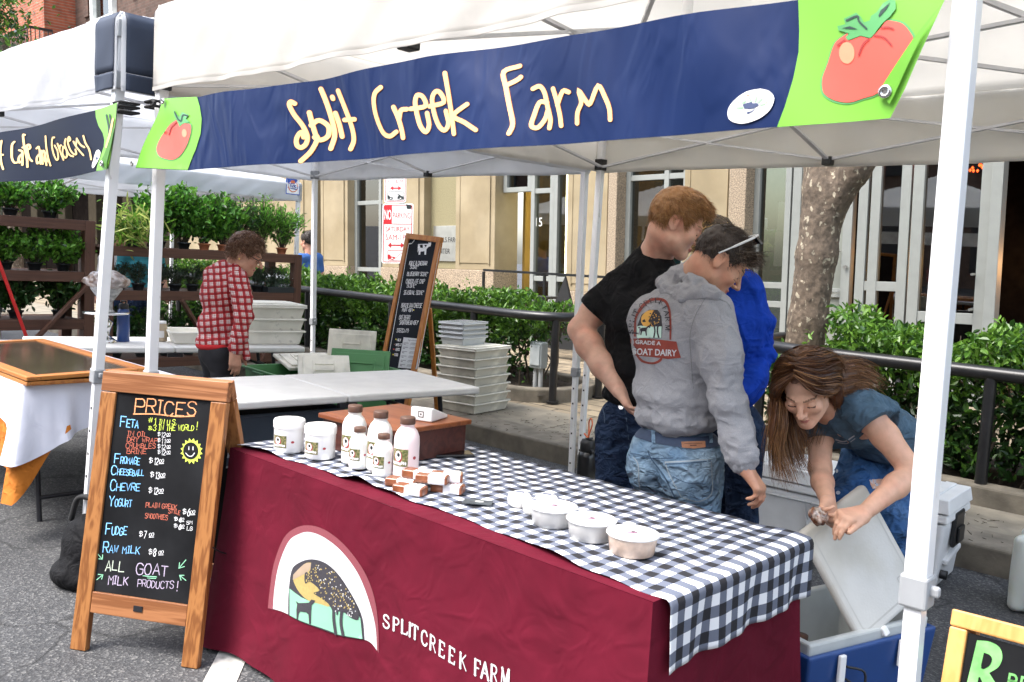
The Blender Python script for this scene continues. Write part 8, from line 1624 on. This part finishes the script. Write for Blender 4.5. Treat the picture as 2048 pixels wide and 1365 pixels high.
LK = [  # curtain falling past the face on the left of the picture
 ([part(.05), HG(.060, .080, .070), HG(.083, .050, .0), at(1566, 842, 2.93), at(1556, 900, 2.93), at(1566, 985, 2.93)], 150, .012), ([part(.12), HG(.066, .062, .075), HG(.088, .025, .0), at(1556, 835, 2.95), at(1548, 890, 2.95), at(1552, 965, 2.95)], 190, .014), ([part(.2), HG(.070, .035, .080), HG(.092, .0, .0), at(1552, 830, 2.98), at(1560, 900, 2.98), at(1590, 985, 2.97)], 190, .014), ([part(.3), HG(.072, .01, .082), HG(.092, -.025, .0), at(1572, 840, 3.02), at(1582, 900, 3.02), at(1606, 965, 3.0)], 170, .014), ([part(.45), HG(.070, -.03, .080), HG(.088, -.05, .0), at(1580, 850, 3.05), at(1594, 905, 3.04), at(1618, 950, 3.02)], 150, .014), ([part(.6), HG(.065, -.06, .07), HG(.075, -.085, .0), at(1590, 850, 3.08), at(1605, 890, 3.06), at(1600, 930, 3.02)], 130, .014),
 # hair swept over the back of the neck to the right
 ([part(.08), HG(-.050, .078, .078), HG(-.080, .030, .030), HG(-.086, -.02, .0), at(1676, 812, 3.0), at(1706, 800, 3.0)], 170, .012), ([part(.18), HG(-.058, .055, .088), HG(-.088, .0, .045), at(1668, 778, 2.99), at(1710, 772, 3.0), at(1742, 788, 3.0)], 210, .015), ([part(.3), HG(-.058, .030, .098), HG(-.086, -.03, .060), at(1672, 752, 3.02), at(1718, 748, 3.04), at(1758, 768, 3.04)], 230, .016), ([part(.45), HG(-.050, .0, .108), HG(-.080, -.05, .075), at(1672, 735, 3.05), at(1716, 734, 3.07), at(1756, 758, 3.08)], 230, .016), ([part(.6), HG(-.045, -.04, .108), HG(-.060, -.08, .07), at(1680, 740, 3.10), at(1730, 748, 3.12), at(1772, 776, 3.14)], 190, .016), ([part(.8), HG(-.03, -.075, .085), HG(-.04, -.11, .03), at(1690, 770, 3.12), at(1730, 770, 3.13), at(1750, 790, 3.12)], 160, .016), ([part(.9), HG(.03, -.08, .085), HG(.04, -.11, .02), at(1650, 800, 3.12), at(1640, 850, 3.10), at(1625, 900, 3.06)], 160, .016)]
S = SDF(); S.el(HG(0, -.016, .040), (.083, .106, .098), RG, .02)
for g_, n_, sp__ in LK:
    c_ = catmull(g_, 4); m_ = len(c_); S.chain([p for p in c_[int(m_*.5):int(m_*.78)]], [.020-.012*i/m_ for i in range(len(c_[int(m_*.5):int(m_*.78)]))], .02)
zlG = lambda l: np.interp(l[:, 1], [-.12, -.08, .0, .03, .05, .075, .09, .11], [-.20, -.16, -.13, -.05, .045, .074, .086, .092])
def cutH(P):
    l = (P-hG)@RG; inner = (l[:, 1] > .028) & (np.abs(l[:, 0]) < .075) & (l[:, 2] < .088); q = (zlG(l)-l[:, 2]); return np.where(inner, np.maximum(q, .01), -1)
S.disp = lambda P: .004*vnoise(P*[60, 60, 18]); V, F = S.mesh(.0055, cut=cutH); pm(pg, 'hair', V, F, HMG[1:2])
SV = []; SF = []; SM = []; R_ = np.random.RandomState(17); nvx = 0
for g_, n_, sp__ in LK:
    base = np.array(catmull(g_, 6)); m_ = len(base); tt = np.linspace(0, 1, m_)[:, None]
    for i in range(int(n_*2.0)):
        o1, o2, o3 = R_.normal(0, 1, 3), R_.normal(0, 1, 3), R_.normal(0, 1, 3); wv = .0025*np.sin(tt*R_.uniform(5, 10)+R_.uniform(0, 6))*o3*tt
        P = base+(o1*sp__*(.30+.55*np.sin(np.minimum(tt*1.4, 1)*PI*.5))+o2*sp__*.45*tt**2)*np.minimum(1, tt*5+.25)+wv; out = P-HG(0, -.014, .03); dd = np.linalg.norm(out, axis=1)[:, None]; P = np.where((dd < .105) & (tt < .55), HG(0, -.014, .03)+out/dd*(.1055+.006*R_.uniform()), P)
        l = (P-hG)@RG
        if ((l[:, 1] > .055) & (np.abs(l[:, 0]) < .045) & (l[:, 2] < .06) & (l[:, 2] > -.11)).any(): continue
        ln = int(m_*R_.uniform(.72, 1.0)); P = P[:ln]; sd2 = unit(np.cross(P[-1]-P[0], R_.normal(0, 1, 3))); ww = np.linspace(.0013, .0004, ln)[:, None]
        V_ = np.stack([P-sd2*ww, P+sd2*ww], 1).reshape(-1, 3); SV.append(V_); ii = np.arange(ln-1)[:, None]*2; SF.append(ii+[0, 1, 3, 2]+nvx); nvx += len(V_); base_m = R_.choice(4, p=[.30, .38, .22, .10]); SM.append(np.where(np.arange(ln-1) > ln*.62, min(3, base_m+1), base_m))
pm(pg, 'hair_strand', np.concatenate(SV), np.concatenate(SF), HMG, np.concatenate(SM), False)
pk = thing('cheese_packet', 'clear packet of brown cheese held above the blue cooler', 'packet'); S = SDF(); c_ = at(1640, 1034, 2.75); S.el(c_, (.032, .022, .030), None, .01); S.disp = lambda P: .010*vnoise(P*45)+.004*vnoise(P*100); V, F = S.mesh(.0045); rawmesh('packet', V, F, mat('brown_packet', (.14, .055, .028), rough=.2, var=.6, vs=60, coat=.8, col2=(.45, .36, .30), mixs=50), pk)
# ------------------------------------------------------------ woman in the plaid shirt
pp = thing('person', 'older person in a red and white plaid shirt and dark trousers standing between tables', 'person', ground(at(440, 720, 5.6)))
SKP = skinmat('weathered_skin', (.54, .29, .195), (.53, .24, .165)); hP = at(490, 509, 5.55); fP = cdir(.87, .10, -.46); fp_ = cdir(.8, .6, 0); rp_ = cdir(.6, -.8, 0); RPt = np.stack([rp_, fp_, ZV], 1)
S = SDF(); RP = head(S, hP, fP, s=1.0, nose=1.08); S.rc(at(468, 532, 5.58), hP+RP@np.array((0, -.03, -.055)), .055, .053, .03); eP, wP = at(487, 634, 5.42), at(470, 702, 5.42); S.rc(at(474, 690, 5.42), wP, .032, .026, .02); hand(S, wP, at(470, 722, 5.42)-wP, cdir(-.5, .7, 0), cdir(.8, .5, 0), (.25, .35, .3), 1.0)
S.chain([at(472, 566, 5.49), eP, at(474, 690, 5.42)], [.045, .036, .032], .03); peP = at(440, 702, 5.6); hpP = [peP+rp_*.08-ZV*.05, peP-rp_*.08-ZV*.05]; f5 = [ground(peP+rp_*.1), ground(peP-rp_*.1)]; core(S, RPt, at(444, 592, 5.6), at(440, 650, 5.6), peP, (at(430, 556, 5.67), at(470, 562, 5.51)), hpP, [h*.5+g*.5 for h, g in zip(hpP, f5)], [g+ZV*.07 for g in f5], .95)
V, F = S.mesh(.0046); mi = headmi(V, F, hP, RP); pm(pp, 'body', V, F, [SKP, M['lip'], mat('brown_grey_brow', (.10, .06, .04)), M['lash']], mi)
def plaid(name, ux, uy):
    m = bpy.data.materials.new(name); m.use_nodes = True; k = NT(m); b = k.n['Principled BSDF']; tc = k.add('ShaderNodeTexCoord'); nz = k.add('ShaderNodeTexNoise'); nz.inputs['Scale'].default_value = 6; k.link(tc.outputs['Object'], nz.inputs['Vector']); mv = k.add('ShaderNodeVectorMath', operation='MULTIPLY_ADD'); mv.inputs[1].default_value = (.02, .02, .02); k.link(nz.outputs['Color'], mv.inputs[0]); k.link(tc.outputs['Object'], mv.inputs[2]); fs = []
    for ax_ in (ux, uy):
        d = k.add('ShaderNodeVectorMath', operation='DOT_PRODUCT'); d.inputs[1].default_value = tuple(np.array(ax_)/.040); k.link(mv.outputs[0], d.inputs[0]); f = k.add('ShaderNodeMath', operation='FRACT'); k.link(d.outputs['Value'], f.inputs[0])
        r = k.add('ShaderNodeValToRGB'); r.color_ramp.interpolation = 'CONSTANT'; e = r.color_ramp.elements; e[0].color = (1, 1, 1, 1); e[1].position = .9; e[1].color = (1, 1, 1, 1)
        for p, c in ((.10, 0), (.52, 1), (.60, 0), (.66, 1), (.86, 0), (.93, 1)): q = e.new(p); q.color = (c, c, c, 1)
        k.link(f.outputs[0], r.inputs[0]); fs.append(r)
    ad = k.add('ShaderNodeMath', operation='ADD'); k.link(fs[0].outputs[0], ad.inputs[0]); k.link(fs[1].outputs[0], ad.inputs[1]); hf = k.add('ShaderNodeMath', operation='MULTIPLY'); hf.inputs[1].default_value = .5; k.link(ad.outputs[0], hf.inputs[0])
    r = k.add('ShaderNodeValToRGB'); r.color_ramp.interpolation = 'CONSTANT'; e = r.color_ramp.elements; e[0].color = (.22, .006, .010, 1); e[1].position = .9; e[1].color = (.66, .62, .60, 1); q = e.new(.25); q.color = (.42, .035, .04, 1); k.link(hf.outputs[0], r.inputs[0]); k.link(r.outputs[0], b.inputs['Base Color']); b.inputs['Roughness'].default_value = .9; return m
M['plaid'] = plaid('red_plaid_cotton', cdir(.96, .25, .08), cdir(-.08, 0, 1)); M['plaid2'] = plaid('red_plaid_sleeve', cdir(.9, .4, .1), cdir(.06, 0, 1))
S = SDF(); e_ = lambda px, py, d, r, k=.05: S.el(at(px, py, d), r, RPt, k)
e_(442, 588, 5.6, (.175, .125, .17)); e_(438, 650, 5.6, (.165, .135, .13)); e_(438, 682, 5.6, (.175, .145, .07), .03); S.rc(at(426, 548, 5.68), at(474, 556, 5.50), .065, .068, .05); e_(455, 536, 5.59, (.10, .08, .05)); fa6 = folds(.016, 7, 71, (1, 1, .6)); fb6 = folds(.009, 15, 3); S.disp = lambda P: fa6(P)+fb6(P)
V, F = S.mesh(.010); pm(pp, 'shirt', V, F, M['plaid']); S = SDF(); S.chain([at(476, 562, 5.48), at(484, 600, 5.44), eP, at(478, 672, 5.42), at(474, 692, 5.42)], [.068, .062, .056, .050, .045], .03); S.rc(at(474, 690, 5.42), at(472, 697, 5.42), .047, .046, .01); S.rc(at(488, 690, 5.46), at(494, 716, 5.46), .028, .024, .03); fa7 = folds(.012, 12, 75, (1, 1, 1.5)); S.disp = fa7; V, F = S.mesh(.008); pm(pp, 'sleeve', V, F, M['plaid2'])
S = SDF(); S.chain([at(456, 530, 5.60), at(464, 522, 5.55), at(476, 534, 5.50)], [.026, .026, .020], .02); V, F = S.mesh(.008); pm(pp, 'collar', V, F, M['plaid'])
S = SDF(); pl_ = at(440, 702, 5.6); S.el(pl_, (.165, .125, .12), RPt, .05); hp = [pl_+rp_*.08-ZV*.05, pl_-rp_*.08-ZV*.05]; f5 = [ground(pl_+rp_*.1), ground(pl_-rp_*.1)]; legs(S, hp, [h*.5+g*.5 for h, g in zip(hp, f5)], [g+ZV*.07 for g in f5], .092, .07, .06); S.disp = folds(.01, 9, 5); V, F = S.mesh(.012); pm(pp, 'trousers', V, F, mat('black_trousers', (.010, .010, .014), rough=.9)); shoes(pp, f5, fp_, M['shoe'])
m = MB(); g_ = at(412, 676, 5.58); S = SDF(); S.el(at(438, 690, 5.6), (.168, .138, .05), RPt, .03); V, F = S.mesh(.012); pm(pp, 'undershirt', V, F, mat('red_jersey', (.5, .02, .025), rough=.9))
HMP = hairmats('brown_curly_hair', [(.115, .055, .030), (.19, .10, .058), (.27, .16, .10)]); shorthair(pp, hP, RP, 1.0, iline([-.12, -.085, -.04, -.018, 0, .02, .034, .055, .075, .10], [-.070, -.070, -.050, -.012, .022, .004, -.010, .03, .055, .062]), .018, HMP, 7000, .040, lambda l: np.stack([l[:, 0]*2, .4+0*l[:, 0], -.6+3*(l[:, 2]-.05)], 1), 43, w=.0016, cur=.55)
gm = MB(); gm.tube([hP+RP@np.array(p) for p in ((.080, -.015, .012), (.076, .05, .012), (.062, .098, .008))], .0025, 6)
for q in (-1, 1): gm.tube([hP+RP@np.array((q*.032+.026*math.cos(a_), .104-.004*abs(math.cos(a_)), .002+.017*math.sin(a_))) for a_ in np.linspace(0, 2*PI, 18)], .0020, 5)
pmb(pp, 'glasses', gm, mat('dark_spectacles', (.02, .015, .012), rough=.4)); er = MB(); er.lathe([(.001, -.006), (.006, 0), (.001, .006)], hP+RP@np.array((.086, -.004, -.034)), 8); pmb(pp, 'earring', er, mat('gold', (.8, .6, .2), rough=.3, metal=1))
# ------------------------------------------------------------ people farther back
def far_person(label, px, py, d, f, shirt, hairc, trous, bun=False, hm=1.62, skin=SKS):
    h0 = at(px, py, d); g_ = np.array((h0[0], h0[1], h0[2]-hm+.12)); p_ = thing('person', label, 'person', g_); r, f, u = frame3(f); RR = np.stack([r, f, u], 1); S = SDF(); Rh = head(S, h0, f*.95-ZV*.15); nk = h0-ZV*.17-f*.03; S.rc(nk, h0-ZV*.05-f*.02, .06, .052, .03); sh = [nk+r*q*.17-ZV*.06 for q in (-1, 1)]; el_ = [s-ZV*.27+r*q*.05-f*.02 for s, q in zip(sh, (-1, 1))]; wr = [e+f*.18-ZV*.12 for e in el_]
    for s, e, w_ in zip(sh, el_, wr): S.chain([s, e, w_], [.05, .042, .030], .03); hand(S, w_, f*.7-ZV*.5, -ZV*.3-f*.3, ZV, (.4, .5, .4))
    V1 = S.mesh(.009); mi = headmi(V1[0], V1[1], h0, Rh); pm(p_, 'body', V1[0], V1[1], [skin, M['lip'], M['lash'], M['lash']], mi)
    S = SDF(); S.rc(sh[0], sh[1], .07, .07, .05); S.el(nk-ZV*.25, (.17, .12, .20), RR, .06); S.el(nk-ZV*.45, (.17, .13, .14), RR, .06)
    for s, e in zip(sh, el_): S.rc(s, s*.4+e*.6, .07, .066, .03)
    S.disp = folds(.014, 8, 3); V, F = S.mesh(.012); pm(p_, 'tshirt', V, F, shirt); S = SDF(); pe = nk-ZV*.60; S.el(pe, (.165, .12, .12), RR, .05); ft_ = [np.array((*(pe+r*q*.1)[:2], g_[2]+.06)) for q in (-1, 1)]; legs(S, [pe+r*q*.08 for q in (-1, 1)], [(pe+r*q*.08)*.5+b_*.5 for q, b_ in zip((-1, 1), ft_)], ft_); V, F = S.mesh(.014); pm(p_, 'trousers', V, F, trous)
    hm_ = hairmats(label[:12].replace(' ', '_'), [hairc, tuple(c*1.5 for c in hairc)]); shorthair(p_, h0, Rh, 1.0, iline([-.12, -.08, 0, .03, .06, .1], [-.06, -.06, .02, .02, .06, .08]), .018, hm_, 1500, .03, lambda l: np.stack([0*l[:, 0], -.8+0*l[:, 0], .2+0*l[:, 0]], 1), 3, [((0, -.09, .11), (.04, .04, .04))] if bun else None, w=.002)
far_person('far person in a blue T-shirt with dark hair tied up, beyond the hedge', 615, 484, 12.4, cdir(-.8, .5, 0), mat('mid_blue_jersey', (.035, .11, .33), rough=.9), (.03, .02, .014), M['denim2'], True, 1.62)
far_person('far person in a teal top behind the right plant rack', 282, 470, 9.6, cdir(.5, -.8, 0), mat('teal_jersey', (.05, .30, .36), rough=.9, var=.3, vs=30, vstretch=(.1, .1, 1)), (.05, .03, .02), M['denim2'], False, 1.62)
far_person('far person in a white top behind the left end of the right rack', 238, 480, 10.4, cdir(.2, -.9, 0), mat('off_white_jersey', (.5, .5, .5), rough=.9), (.08, .05, .03), M['denim2'], False, 1.62)
